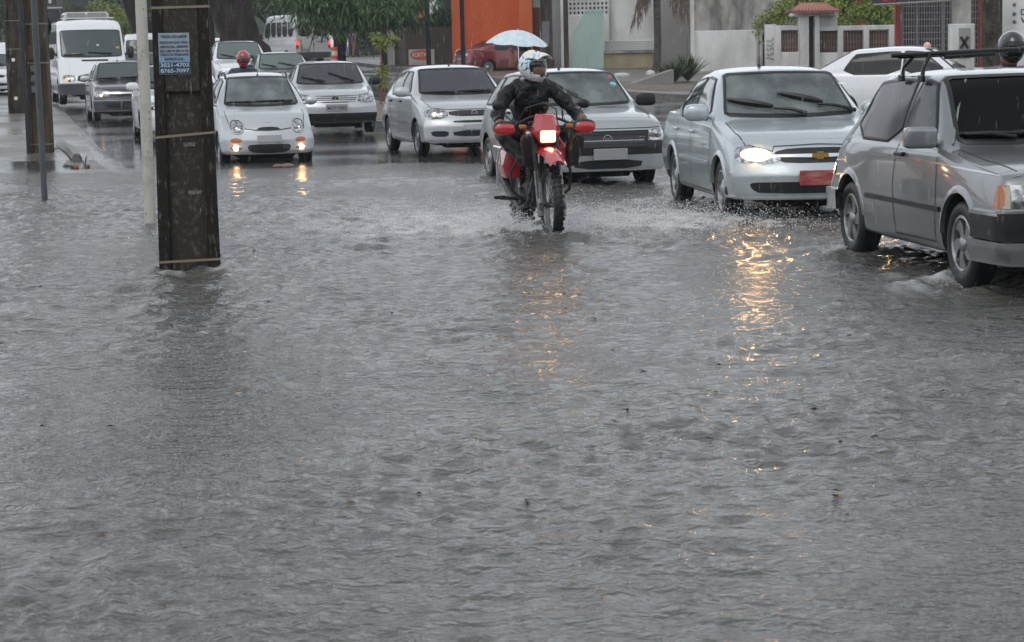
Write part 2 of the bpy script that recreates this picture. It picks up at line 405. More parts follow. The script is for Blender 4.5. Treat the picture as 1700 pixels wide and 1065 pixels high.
# ---------------------------------------------------------------- car builder
def pchip(keys, xs):
    x = np.array([k[0] for k in keys], float); y = np.array([k[1] for k in keys], float)
    h = np.diff(x); d = np.diff(y) / h; m = np.zeros_like(y)
    m[0], m[-1] = d[0], d[-1]
    for i in range(1, len(x) - 1):
        if d[i - 1] * d[i] > 0:
            w1, w2 = 2 * h[i] + h[i - 1], h[i] + 2 * h[i - 1]; m[i] = (w1 + w2) / (w1 / d[i - 1] + w2 / d[i])
    xs = np.clip(xs, x[0], x[-1]); k = np.clip(np.searchsorted(x, xs) - 1, 0, len(x) - 2)
    t = (xs - x[k]) / h[k]; t2, t3 = t * t, t * t * t
    return (2*t3 - 3*t2 + 1) * y[k] + (t3 - 2*t2 + t) * h[k] * m[k] + (-2*t3 + 3*t2) * y[k+1] + (t3 - t2) * h[k] * m[k+1]
def lerpk(keys, xs): return np.interp(xs, [k[0] for k in keys], [k[1] for k in keys])
def chaikin(p, closed=False, it=1, q=.25):
    for _ in range(it):
        o = [] if closed else [p[0]]
        n = len(p)
        for i in range(n if closed else n - 1):
            a, b = p[i], p[(i + 1) % n]
            o.append(tuple(a[k] * (1 - q) + b[k] * q for k in range(len(a)))); o.append(tuple(a[k] * q + b[k] * (1 - q) for k in range(len(a))))
        if not closed: o.append(p[-1])
        p = o
    return p
def sst(t): t = np.clip(t, 0, 1); return t * t * (3 - 2 * t)
def resample(poly, step, closed=True):
    o = []; n = len(poly)
    for i in range(n if closed else n - 1):
        a, b = Vector(poly[i]), Vector(poly[(i + 1) % n]); k = max(1, int((b - a).length / step))
        for j in range(k): o.append(tuple(a.lerp(b, j / k)))
    if not closed: o.append(poly[-1])
    return o
class Car:
    def __init__(c, name, label, cat, sp, body, group=None):
        c.sp = sp; c.L = sp['L']; c.body_mat = body
        c.root = thing(name, label, cat, group=group)
        c.prof = sp['zc']; L = c.L
        st = sorted(set([round(v, 4) for v in list(np.arange(0, .16, .03)) + list(np.arange(.16, L - .1, .055)) + list(np.arange(L - .1, L + .001, .03)) + [L]]))
        s = np.array(st)
        f = lambda k: (pchip if k not in ('zc', 'wr', 'zs') else lerpk)(sp[k], s)
        def sm(v, n=sp.get('smooth', 2)):
            v = v.copy()
            for _ in range(n): v[1:-1] = .25 * v[:-2] + .5 * v[1:-1] + .25 * v[2:]
            return v
        zb, zs, zc, wb, wm, ws, wr = f('zb'), sm(f('zs')), sm(f('zc')), f('wb'), f('wm'), f('ws'), sm(f('wr'))
        dr = sm(lerpk(sp['drop'], s)); zm = sp.get('zm', .55); zms = sp.get('zmk')
        c.s, c.zcv, c.wrv, c.zsv, c.drv, c.wsv = s, zc, wr, zs, dr, ws
        rings = []
        for i in range(len(s)):
            zmid = zb[i] + (zs[i] - zb[i]) * zm
            h = zc[i] - dr[i]; ez = max(h, zs[i] + .004)
            bulge = sp.get('bulge', .02) * min(1, max(0, (h - zs[i]) / .3))
            P = [(0, zb[i]), (wb[i] - .16, zb[i]), (wb[i] - .01, zb[i] + .004), (wb[i] + .6 * (wm[i] - wb[i]), zb[i] + .35 * (zmid - zb[i])), (wm[i], zmid),
                 (wm[i] * .45 + ws[i] * .55, zmid + .6 * (zs[i] - zmid)), (ws[i], zs[i] - .035), (ws[i] - .02, zs[i] - .002),
                 (ws[i] + .22 * (wr[i] - ws[i]), zs[i] + .12 * (ez - zs[i]) + .004), (ws[i] + .55 * (wr[i] - ws[i]) + bulge, zs[i] + .55 * (ez - zs[i])),
                 (wr[i] + .012, ez - .03 * min(1, (ez - zs[i]) * 8)), (wr[i] - .035, ez + .25 * (zc[i] - ez)), (wr[i] - .13, ez + .6 * (zc[i] - ez)), (wr[i] * .45, zc[i] - .1 * dr[i]), (0, zc[i])]
            P = chaikin(P, it=2)
            rings.append(P)
        n = len(rings[0]); vs = []; W2 = max(wm)
        def emit(P, sv, k=1.0, cz=0, bul=0):
            full = [(y * k, cz + (z - cz) * k) for y, z in P] + [(-y * k, cz + (z - cz) * k) for y, z in reversed(P[1:-1])]
            for y, z in full: vs.append(c.deform(sv + bul, y, z, W2))
            return len(full)
        c.W2 = W2
        caps0 = [(.1, 0), (.25, 0), (.4, 0), (.55, 0), (.7, 0), (.82, 0), (.92, 0), (.98, 0)]
        cz = (zb[0] + zc[0]) / 2; m = 0
        for k, b in caps0: m = emit(rings[0], s[0], k, cz, b)
        for i, P in enumerate(rings): emit(P, s[i])
        cz = (zb[-1] + zc[-1]) / 2
        for k, b in reversed(caps0): emit(rings[-1], s[-1], k, cz, -b)
        nr = len(vs) // m
        fs = [(i * m + j, i * m + (j + 1) % m, (i + 1) * m + (j + 1) % m, (i + 1) * m + j) for i in range(nr - 1) for j in range(m)]
        fs += [tuple(range(m - 1, -1, -1)), tuple(range((nr - 1) * m, nr * m))]
        me = bpy.data.meshes.new('body'); me.from_pydata([tuple(v) for v in vs], [], fs); me.update()
        bm = bmesh.new(); bm.from_mesh(me); bmesh.ops.recalc_face_normals(bm, faces=bm.faces); bm.to_mesh(me); bm.free()
        me.materials.append(body); me.materials.append(under)
        c.bvh = BVHTree.FromPolygons([v.co.copy() for v in me.vertices], [tuple(p.vertices) for p in me.polygons])
        c.me = me; c.cutters = []
        c.ax = [L / 2 - sp['fo'], L / 2 - sp['fo'] - sp['wb_']]
    def deform(c, s, y, z, W2):
        sp = c.sp; L = c.L; x = L / 2 - s
        r = min(1.0, abs(y) / W2)
        ff = float(1 - sst(s / sp.get('bowlen', 1.7))); fr = float(1 - sst((L - s) / sp.get('bowlenr', 1.2)))
        x -= sp.get('bowf', .16) * r ** sp.get('bowp', 2.6) * ff
        x += sp.get('bowr', .12) * r ** sp.get('bowpr', 2.8) * fr
        lf = float(1 - sst(s / .45)); lr = float(1 - sst((L - s) / .4))
        if 'leanf' in sp: x -= float(lerpk(sp['leanf'], z)) * lf
        if 'leanr' in sp: x += float(lerpk(sp['leanr'], z)) * lr
        return Vector((x, y, z))
    # --- projecting outlines on the body
    def hit(c, a, b, view):
        if view == 'R': o, d = Vector((a, -3, b)), Vector((0, 1, 0))
        elif view == 'L': o, d = Vector((a, 3, b)), Vector((0, -1, 0))
        elif view == 'F': o, d = Vector((6, a, b)), Vector((-1, 0, 0))
        elif view == 'B': o, d = Vector((-6, a, b)), Vector((1, 0, 0))
        else: o, d = Vector((a, b, 5)), Vector((0, 0, -1))
        p, nn, _, _ = c.bvh.ray_cast(o, d)
        if p is None: return None, None
        if nn.dot(d) > 0: nn = -nn
        return p, nn
    def patch(c, name, poly, view, m, off=.004, thick=0.0, step=.05, parent=None, ang=50, rounds=1, dome=0.0):
        if rounds: poly = chaikin(poly, True, rounds, .22)
        poly = resample(poly, step); n = len(poly)
        xs = [p[0] for p in poly]; ys_ = [p[1] for p in poly]
        pts = [Vector(p) for p in poly]
        gx = np.arange(min(xs) + step * .5, max(xs), step); gy = np.arange(min(ys_) + step * .5, max(ys_), step)
        P = np.array(poly)
        for x in gx:
            for y in gy:
                ins = False; j = n - 1
                for i in range(n):
                    if (P[i, 1] > y) != (P[j, 1] > y) and x < (P[j, 0] - P[i, 0]) * (y - P[i, 1]) / (P[j, 1] - P[i, 1]) + P[i, 0]: ins = not ins
                    j = i
                if ins and min((P[:, 0] - x) ** 2 + (P[:, 1] - y) ** 2) > (step * .4) ** 2: pts.append(Vector((x, y)))
        v2, _, f2, *_r = delaunay_2d_cdt(pts, [], [list(range(n))], 1, 1e-6)
        cx, cy = sum(xs) / n, sum(ys_) / n; rx, ry = (max(xs) - min(xs)) / 2, (max(ys_) - min(ys_)) / 2
        vs = []; nn0 = {'R': Vector((0, -1, 0)), 'L': Vector((0, 1, 0)), 'F': Vector((1, 0, 0)), 'B': Vector((-1, 0, 0)), 'T': Vector((0, 0, 1))}[view]
        last = None; bad = set()
        for i, p in enumerate(v2):
            h, nn = c.hit(p.x, p.y, view)
            if h is None: bad.add(i); vs.append(Vector((0, 0, 0))); continue
            dm = dome * max(0, 1 - ((p.x - cx) / rx) ** 2 - ((p.y - cy) / ry) ** 2) if dome else 0
            vs.append(h + nn * (off * .5) + nn0 * (off * .5 + dm))
        fs = [tuple(f) for f in f2 if not any(i in bad for i in f)]
        # skip faces that jump over an edge of the body
        fs = [f for f in fs if max((vs[f[k]] - vs[f[(k + 1) % len(f)]]).length for k in range(len(f))) < max(step * 5, .2)]
        if not fs: return None
        me = bpy.data.meshes.new(name); me.from_pydata([tuple(v) for v in vs], [], fs); me.update()
        bm = bmesh.new(); bm.from_mesh(me)
        bmesh.ops.delete(bm, geom=[v for v in bm.verts if not v.link_faces], context='VERTS')
        for f in bm.faces:
            f.normal_update()
            if f.normal.dot(nn0) < 0: f.normal_flip()
        if thick:
            r = bmesh.ops.extrude_face_region(bm, geom=bm.faces[:])
            up = [g for g in r['geom'] if isinstance(g, bmesh.types.BMVert)]
            for v in up: v.co += nn0 * thick
            bmesh.ops.recalc_face_normals(bm, faces=bm.faces)
        bm.to_mesh(me); bm.free(); smooth(me, ang)
        return link_mesh(name, me, m, parent or c.root)
    def line(c, name, pl, wd, view, m, off=.003, parent=None, step=.05):
        pl = resample(pl, step, False); vs = []
        for i, p in enumerate(pl):
            a = Vector(pl[max(i - 1, 0)]); b = Vector(pl[min(i + 1, len(pl) - 1)]); t = (b - a)
            t = t.normalized() if t.length > 0 else Vector((1, 0)); q = Vector((-t.y, t.x)) * wd / 2
            for sg in (-1, 1):
                h, nn = c.hit(p[0] + sg * q.x, p[1] + sg * q.y, view)
                if h is None: return None
                vs.append(h + nn * off)
        fs = [(2 * i, 2 * i + 1, 2 * i + 3, 2 * i + 2) for i in range(len(pl) - 1)]
        return build(name, vs, fs, m, parent or c.root, 60)
    def lines_one(c, name, pls, wd, view, m, off=.003, parent=None):
        mb = MB()
        for pl in pls:
            o = c.line('tmp', pl, wd, view, m, off)
            if o: mb.add([v.co for v in o.data.vertices], [tuple(p.vertices) for p in o.data.polygons]); me = o.data; bpy.data.objects.remove(o); bpy.data.meshes.remove(me)
        return build(name, mb.v, mb.f, m, parent or c.root, 60)
    def ring(c, name, poly, view, m, wd=.02, off=.006, rounds=1, step=.05, parent=None):
        if rounds: poly = chaikin(poly, True, rounds, .22)
        poly = resample(poly, step); n = len(poly); vs = []
        A = sum(poly[i][0] * poly[(i + 1) % n][1] - poly[(i + 1) % n][0] * poly[i][1] for i in range(n)); sg = 1 if A > 0 else -1
        for i in range(n):
            a, b = Vector(poly[i - 1]), Vector(poly[(i + 1) % n]); t = (b - a).normalized(); q = Vector((t.y, -t.x)) * sg
            p = Vector(poly[i])
            for k, (o2, of) in enumerate(((-.006, off + .004), (wd * .5, off + .006), (wd, off * .3))):
                h, nn = c.hit(p.x + q.x * o2, p.y + q.y * o2, view)
                vs.append((h + nn * of) if h is not None else (vs[-1] if vs else Vector((0, 0, 0))))
        fs = [(3 * i + k, 3 * i + k + 1, 3 * ((i + 1) % n) + k + 1, 3 * ((i + 1) % n) + k) for i in range(n) for k in (0, 1)]
        return build(name, vs, fs, m, parent or c.root, 60)
    def band(c, name, z0, z1, m, end='F', off=.012, a0=-88, a1=88, back=.9, nz=4, bulge=.0, parent=None, zf=None):
        L = c.L; cx = (L / 2 - back) if end == 'F' else (-L / 2 + back); sg = 1 if end == 'F' else -1
        angs = np.linspace(a0, a1, 41); rows = []
        for j in range(nz + 1):
            t = j / nz; z = z0 + (z1 - z0) * t; row = []
            for a in angs:
                d = Vector((sg * math.cos(R(a)), math.sin(R(a)), 0)); o = Vector((cx, 0, z)) + d * 4
                p, nn, _, _ = c.bvh.ray_cast(o, -d)
                if p is None: p = Vector((cx, 0, z)) + d * .6; nn = d
                e = off + bulge * math.sin(math.pi * t)
                if j in (0, nz): e = -.004
                row.append(p + d * e)
            rows.append(row)
            if j == 0 or j == nz - 1:
                pass
        # square shoulders: repeat first and last free rows near the edges
        r0 = [p + Vector((0, 0, .001)) for p in rows[1]]; r1 = [p - Vector((0, 0, .001)) for p in rows[-2]]
        for p in r0: p.z = z0 + .006
        for p in r1: p.z = z1 - .006
        rows = [rows[0], r0] + rows[1:-1] + [r1, rows[-1]]
        n = len(angs); vs = [p for r in rows for p in r]
        fs = [(i * n + j, i * n + j + 1, (i + 1) * n + j + 1, (i + 1) * n + j) for i in range(len(rows) - 1) for j in range(n - 1)]
        return build(name, vs, fs, m, parent or c.root, 40)
    def s_at_z(c, z, front=True):
        """station where the glass line (top profile) reaches height z"""
        s, zc = c.s, c.zcv
        if front:
            i = next(i for i in range(len(s)) if zc[i] >= z); i = max(i, 1)
            t = (z - zc[i-1]) / max(1e-6, zc[i] - zc[i-1]); return s[i-1] + t * (s[i] - s[i-1])
        i = next(i for i in range(len(s) - 1, -1, -1) if zc[i] >= z); i = min(i, len(s) - 2)
        t = (z - zc[i+1]) / max(1e-6, zc[i] - zc[i+1]); return s[i+1] + t * (s[i] - s[i+1])
    def wshield(c, z0, z1, inset=.055, front=True, rnd_=.0):
        L_, R_ = [], []
        for z in np.linspace(z0, z1, 7):
            sv = c.s_at_z(z + .5 * float(np.interp(c.s_at_z(z, front), c.s, c.drv)), front); y = float(np.interp(sv, c.s, c.wrv)) - inset
            L_.append((y, z)); R_.append((-y, z))
        b0 = c.sp.get('ws_arch', .02)
        bot = [(R_[0][0] * k, z0 - b0 * (1 - k * k)) for k in (.75, .4, 0, -.4, -.75)]
        top = [(L_[-1][0] * k, z1 + .012 * (1 - k * k)) for k in (.75, .4, 0, -.4, -.75)]
        return L_ + top + R_[::-1] + bot
    def sidewin(c, s0b, s0t, s1b, s1t, zb, ztop_off=.1, zmax=9, zb1=None):
        """pane between the two slanted lines, bottom zb, top below the roof profile; in (x,z)"""
        zb1 = zb if zb1 is None else zb1; L = c.L
        # clamp ends to the profile
        top = []
        n = 9
        for i in range(n):
            s = s0t + (s1t - s0t) * i / (n - 1); z = min(zmax, float(np.interp(s, c.s, c.zcv)) - ztop_off); top.append((s, z))
        front = [(s0b, zb)]; back = [(s1b, zb1)]
        poly = front + top + back
        return [(L / 2 - s, z) for s, z in poly]
    # --- pieces
    def see_through(c, cabin, panes):
        """hollow the cabin and open the panes: cabin=(s0,s1,zfloor,inset)"""
        s0, s1, zf, ins = cabin; vs = []; sel = [i for i in range(len(c.s)) if s0 <= c.s[i] <= s1]; m = 0
        for i in sel:
            zc = c.zcv[i] - ins; wr = max(.1, c.wrv[i] - ins * 1.5); ws = c.wsv[i] - ins * 1.6; zs = min(c.zsv[i], zc - .02); ez = max(zs + .003, zc - c.drv[i])
            ring = [(0, zf), (ws, zf), (ws, zs * .6 + zf * .4), (ws, zs), (wr, ez), (wr * .7, zc - .2 * c.drv[i]), (0, zc)]
            full = ring + [(-y, z) for y, z in reversed(ring[1:-1])]; m = len(full)
            for y, z in full: vs.append(c.deform(c.s[i], y, max(z, zf), c.W2))
        k = len(sel); fs = [(i * m + j, i * m + (j + 1) % m, (i + 1) * m + (j + 1) % m, (i + 1) * m + j) for i in range(k - 1) for j in range(m)]
        fs += [tuple(range(m - 1, -1, -1)), tuple(range((k - 1) * m, k * m))]
        mb = MB().add(vs, fs); c.cutters.append(mb.mesh('cut'))
        for poly, view in panes:
            n = len(poly); mb = MB()
            if view == 'F': mb.prism(poly, 0.1, 3, 'X')
            elif view == 'B': mb.prism(poly, -3, -.1, 'X')
            elif view == 'R': mb.prism(poly, -1.5, -.3)
            else: mb.prism(poly, .3, 1.5)
            c.cutters.append(mb.mesh('cut'))
    def finish_body(c, wheel_r, arch=.055, wells=True, well_w=.30):
        W = c.W2
        if wells:
            for x in c.ax:
                for sg in (-1, 1):
                    mb = MB().lathe([(wheel_r + arch, sg * (W - well_w)), (wheel_r + arch, sg * (W + .3))], 40, 'Y', (x, 0, c.sp.get('wz', wheel_r)))
                    c.cutters.append(mb.mesh('cut'))
        ob = bpy.data.objects.new('body', c.me); COL.objects.link(ob); tmp = []
        for cu in c.cutters:
            cu.materials.append(under); co = bpy.data.objects.new('cutter', cu); COL.objects.link(co); tmp.append(co)
            md = ob.modifiers.new('b', 'BOOLEAN'); md.operation = 'DIFFERENCE'; md.solver = 'EXACT'; md.object = co
            try: md.material_mode = 'TRANSFER'
            except Exception: pass
        dg = bpy.context.evaluated_depsgraph_get(); dg.update()
        me2 = bpy.data.meshes.new_from_object(ob.evaluated_get(dg), preserve_all_data_layers=True, depsgraph=dg)
        if len(me2.polygons) > 50: ob.modifiers.clear(); ob.data = me2
        else: print('BOOLEAN FAILED', c.root.name); ob.modifiers.clear()
        for co in tmp: bpy.data.objects.remove(co)
        ob.name = 'body'; ob.parent = c.root; smooth(ob.data, c.sp.get('sharp', 32)); c.bodyob = ob
        return ob
    def arches(c, r, m, wd=.045, out_=.012, a0=8, a1=172):
        for x in c.ax:
            for sg, vw in ((-1, 'R'), (1, 'L')):
                mb = MB(); vs = []; k = 0
                for a in np.linspace(a0, a1, 26):
                    for (rr, of) in ((r - .004, -.02), (r - .004, out_), (r + wd * .55, out_ * .8), (r + wd, .0005)):
                        px, pz = x + rr * math.cos(R(a)), c.sp.get('wz', .28) + rr * math.sin(R(a))
                        h, nn = c.hit(px, pz, vw)
                        y = h.y if h is not None else sg * c.W2
                        vs.append(Vector((px, y + sg * of, pz)))
                    k += 1
                fs = [(4 * i + j, 4 * i + j + 1, 4 * i + j + 5, 4 * i + j + 4) for i in range(k - 1) for j in range(3)]
                build('wheel_arch', vs, fs, m, c.root, 50)
    def wheels(c, r, w_, style, yin=None, steer=0, only=None):
        wz = c.sp.get('wz', r); y0 = (yin if yin is not None else c.W2 - .025) - w_ / 2
        for i, x in enumerate(c.ax):
            for sg in (-1, 1):
                t, rm = wheel_meshes(r, w_, style)
                o = link_mesh('wheel', t, rubber, c.root); o.location = (x, sg * y0, wz)
                q = link_mesh('rim', rm, None, o)
                o.rotation_euler = (0, rnd.uniform(0, 6), (steer if i == 0 else 0) + (math.pi if sg > 0 else 0))
    def mirror(c, s, z, m, arm=.06, size=(.07, .13, .085), yb=None, col2=None, both=True, e=.7):
        for sg in (-1, 1) if both else (-1,):
            x = c.L / 2 - s; h, _ = c.hit(x, z, 'R' if sg < 0 else 'L'); y = (abs(h.y) if h is not None else c.W2)
            mb = MB().ball((x, sg * (y + arm + size[1] * .75), z + .02), (size[0], size[1], size[2]), 14, 9, e=e)
            o = mb.build('mirror', m, c.root, 60)
            MB().tube([(x - .01, sg * (y - .02), z - .03), (x, sg * (y + arm + .03), z - .01)], [.03, .022], 8).build('stalk', col2 or m, o)
    def handles(c, ss, z, m, views=('R', 'L'), size=(.085, .014)):
        for s in ss:
            for vw in views:
                x = c.L / 2 - s; h, n = c.hit(x, z, vw)
                if h is None: continue
                sg = -1 if vw == 'R' else 1
                mb = MB().box((x, h.y + sg * .022, z), (size[0] * 2, .022, size[1] * 2), bev=.008)
                mb.box((x + size[0] * .7, h.y + sg * .01, z), (.03, .04, .03), bev=.005)
                mb.build('door_handle', m, c.root)
    def wiper(c, pts, m=None, k_=1.0):
        """pts in (y,z) front view: pivot, blade start, blade end"""
        P = []
        for (y, z) in pts:
            for _ in range(12):
                h, n = c.hit(y, z, 'F')
                if h is not None: break
                y *= .93; z -= .004
            P.append(h + n * .035)
        mb = MB().tube([P[0], P[0].lerp(P[1], .5) + Vector((.015, 0, .015)), P[1]], [.014 * k_, .011 * k_, .008 * k_], 6)
        a, b = P[2], P[3]; k = [a.lerp(b, t) for t in (0, .25, .5, .75, 1)]
        mb.tube(k, [.010 * k_, .015 * k_ ** 1.5, .018 * k_ ** 1.6, .016 * k_ ** 1.5, .010 * k_], 6); mb.tube([q + Vector((-.015, 0, -.008)) for q in k], .006, 4)
        return mb.build('wiper', black, c.root)
    def interior(c, s_seat, z_floor=.35, zdash=.86, s_dash=1.0, driver=True, seatm=None, wheel_side=1):
        L = c.L; sm = seatm or mat('seat_cloth', (.07, .07, .075), .9)
        for sg in (-1, 1):
            x = L / 2 - s_seat
            mb = MB().box((x + .1, sg * .36, .52), (.5, .46, .16), bev=.05)
            mb.box((x - .22, sg * .36, .82), (.14, .46, .6), Matrix.Rotation(R(-14), 3, 'Y'), bev=.05)
            mb.box((x - .32, sg * .36, 1.2), (.09, .24, .16), Matrix.Rotation(R(-10), 3, 'Y'), bev=.03)
            mb.build('seat', sm, c.root)
        x = L / 2 - s_seat - .95
        MB().box((x, 0, .85), (.16, 1.1, .55), Matrix.Rotation(R(-16), 3, 'Y'), bev=.05).build('rear_seat', sm, c.root)
        xd = L / 2 - s_dash
        MB().box((xd - .22, 0, zdash - .12), (.45, 1.15, .2), bev=.06).build('dashboard', black, c.root)
        mb = MB(); cx = Vector((xd - .52, .36 * wheel_side, zdash + .02)); rt = Matrix.Rotation(R(-62), 3, 'Y')
        ring = [cx + rt @ Vector((.175 * math.cos(a), .175 * math.sin(a), 0)) for a in np.linspace(0, 2 * math.pi, 25)]
        mb.tube(ring, .014, 6, False); mb.tube([cx + rt @ Vector((-.17, 0, 0)), cx + rt @ Vector((.17, 0, 0))], .014, 6)
        mb.build('steering_wheel', black, c.root)

WHEELC = {}
def wheel_meshes(r, w_, style):
    k = (r, w_, style)
    if k in WHEELC: return WHEELC[k]
    h = w_ / 2; ri = r * (.66 if style != 'truck' else .6)
    n = 40; mb = MB()
    # tyre with blocks: ribbed tread; outer face is -Y
    prof = [(ri - .01, -h * .75), (ri + .005, -h * .88), (ri + .03, -h * .98), (r - .045, -h), (r - .02, -h * .9), (r - .004, -h * .72), (r, -h * .55)]
    for q in (-.35, -.3, -.02, .02, .3, .35):
        prof.append((r - (.012 if abs(q) in (.35,) or abs(q) == .02 else 0) + .0, h * q * 1.3))
    prof += [(r, h * .6), (r - .01, h * .78), (r - .045, h), (ri, h * .8), (ri - .02, h * .6)]
    mb.lathe(prof, n, 'Y', caps=False); t = mb.mesh('wheel', 40); t.materials.append(rubber)
    yo = -h * .62; mb = MB()
    mb.lathe([(ri + .004, -h * .86), (ri - .012, -h * .9), (ri - .022, -h * .8), (ri - .03, yo + .05), (ri - .05, h * .5)], 36, 'Y', caps=False)
    if style == 'spiral':      # five curved blades
        for i in range(5):
            a = 2 * math.pi * i / 5; pl = []
            for tt, wd in ((.05, .03), (.3, .034), (.6, .045), (.85, .055), (1.0, .06)):
                rr = .03 + (ri - .045) * tt; aa = a + .55 * tt * tt; pl.append((rr, aa, wd))
            vs = []; m = len(pl)
            for (rr, aa, wd) in pl:
                for sg in (-1, 1):
                    u = Vector((math.cos(aa), 0, math.sin(aa))); v = Vector((-math.sin(aa), 0, math.cos(aa)))
                    p = u * rr + v * sg * wd; vs.append(p + Vector((0, yo - .012, 0))); vs.append(p + Vector((0, yo + .02, 0)))
            fs = []
            for j in range(m - 1):
                b = 4 * j; fs += [(b, b + 2, b + 6, b + 4), (b + 1, b + 5, b + 7, b + 3), (b, b + 4, b + 5, b + 1), (b + 2, b + 3, b + 7, b + 6)]
            mb.add(vs, fs)
        mb.lathe([(0, yo - .03), (.035, yo - .03), (.05, yo - .02), (.06, yo + .02)], 20, 'Y', caps=False)
    else:                      # hub cap with slots
        ns = {'cap': 12, 'cap8': 8, 'cap6': 6, 'truck': 10}[style]
        mb.lathe([(0, yo - .028), (.04, yo - .028), (.055, yo - .02), (ri * .5, yo - .006), (ri * .56, yo + .002)], 32, 'Y', caps=False)
        for i in range(ns):
            a = 2 * math.pi * i / ns; wd = (.5 if style != 'cap6' else .34) * math.pi / ns
            vs = []
            for rr, dy, kk in ((ri * .5, -.004, 1.1), (ri * .75, -.008, .9), (ri - .014, -.012, 1.05)):
                for sg in (-1, 1):
                    aa = a + sg * wd * kk; vs.append(Vector((rr * math.cos(aa), yo + dy, rr * math.sin(aa))))
                    vs.append(Vector((rr * math.cos(aa), yo + dy + .02, rr * math.sin(aa))))
            fs = []
            for j in range(2):
                b = 4 * j; fs += [(b, b + 2, b + 6, b + 4), (b + 1, b + 5, b + 7, b + 3), (b, b + 4, b + 5, b + 1), (b + 2, b + 3, b + 7, b + 6)]
            mb.add(vs, fs)
    rm = mb.mesh('rim', 35); rm.materials.append(alloy)
    md = MB().lathe([(0, yo + .06), (ri - .03, yo + .06)], 24, 'Y', caps=False)   # dark drum behind the spokes
    n0 = len(rm.vertices)
    bm = bmesh.new(); bm.from_mesh(rm); m2 = md.mesh('d'); bm2 = bmesh.new(); bm2.from_mesh(m2)
    vm = [bm.verts.new(v.co) for v in bm2.verts]
    rm.materials.append(under)
    for f in bm2.faces:
        try: q = bm.faces.new([vm[v.index] for v in f.verts]); q.material_index = 1
        except Exception: pass
    bm.to_mesh(rm); bm.free(); bm2.free()
    WHEELC[k] = (t, rm); return WHEELC[k]

LET = {}
def text(name, body, size, m, parent=None, loc=(0, 0, 0), rot=(0, 0, 0), extr=.002, align='CENTER', wid=None):
    """flat raised lettering as mesh"""
    cu = bpy.data.curves.new('t', 'FONT'); cu.body = body; cu.size = size; cu.extrude = extr; cu.align_x = align; cu.align_y = 'CENTER'
    cu.space_line = 1.0; cu.offset = size * .012
    o = bpy.data.objects.new('t', cu); COL.objects.link(o); dg = bpy.context.evaluated_depsgraph_get(); dg.update()
    me = bpy.data.meshes.new_from_object(o.evaluated_get(dg)); bpy.data.objects.remove(o)
    if wid:
        xs = [v.co.x for v in me.vertices]
        if xs and max(xs) > min(xs):
            k = wid / (max(xs) - min(xs))
            for v in me.vertices: v.co.x *= k
    me.materials.clear(); q = link_mesh(name, me, m, parent); q.location = loc; q.rotation_euler = rot
    return q
def put(root, px, Y, heading, front=True, L=4, z=None, dz=0.0):
    """stand a thing at picture column px and depth Y, heading degrees towards +x of straight at the camera"""
    p = at(px, Y, z); root.location = (p.x, p.y, p.z + dz); root.rotation_euler = (0, 0, R(-90 + heading))
    return p
# ---------------------------------------------------------------- the cars
def spec(L, W, H, fo, wb, cowl, cowlz, rf0, rf1, tail, tailz, nose, belt, boot=None, zb=.19, **k):
    """boot=(s,z): where the rear window meets a boot lid; without it a hatchback"""
    w2 = W / 2
    zc = [(0, nose - .13), (.03, nose - .035), (.10, nose), (.35, nose + (cowlz - nose) * .42), (cowl, cowlz), (rf0, H - .035), (rf0 + .4, H - .004), ((rf0 + rf1) / 2, H), (rf1, H - .045)]
    if boot: zc += [(boot[0], boot[1]), (tail, tailz), (L - .03, tailz - .05), (L, tailz - .14)]
    else: zc += [(tail, tailz), (L - .02, tailz - .05), (L, tailz - .12)]
    zs = [(0, nose - .16), (.03, nose - .075), (.10, nose - .045), (cowl, belt - .015), (rf0 + .5, belt), (tail - .3, belt + .02), (L - .05, tailz - .12), (L, tailz - .2)]
    if boot: zs = zs[:-3] + [(boot[0], belt + .01), (tail, min(belt + .02, tailz - .05)), (L - .03, tailz - .1), (L, tailz - .18)]
    d = dict(L=L, W=W, fo=fo, wb_=wb, zc=zc, zs=zs,
             zb=[(0, zb + .04), (.3, zb + .02), (.8, zb), (L - .8, zb), (L - .2, zb + .05), (L, zb + .1)],
             wb=[(0, w2 - .06), (.5, w2 - .03), (L - .5, w2 - .03), (L, w2 - .07)],
             wm=[(0, w2 - .015), (.6, w2), (L - .7, w2), (L, w2 - .03)],
             ws=[(0, w2 - .06), (.5, w2 - .035), (cowl, w2 - .025), (rf1, w2 - .03), (L, w2 - .07)],
             wr=[(0, w2 - .14), (.3, w2 - .13), (cowl, w2 - .115), (rf0, w2 - .235), (rf1, w2 - .245), (L if not boot else boot[0], w2 - .17), (L + .01, w2 - .16)],
             drop=[(0, .02), (cowl - .1, .025), (cowl, .03), (rf0, .05), (rf1, .05), (tail, .035), (L, .02)],
             leanf=[(.15, .05), (.28, .005), (.5, 0), (.58, .035), (.8, .06)], leanr=[(.15, .05), (.3, 0), (.52, 0), (.62, .03), (1.0, .1)],
             cowl=cowl, rf0=rf0, rf1=rf1, belt=belt, H=H, wz=k.get('wz', .285))
    d.update({a: b for a, b in k.items()}); return d

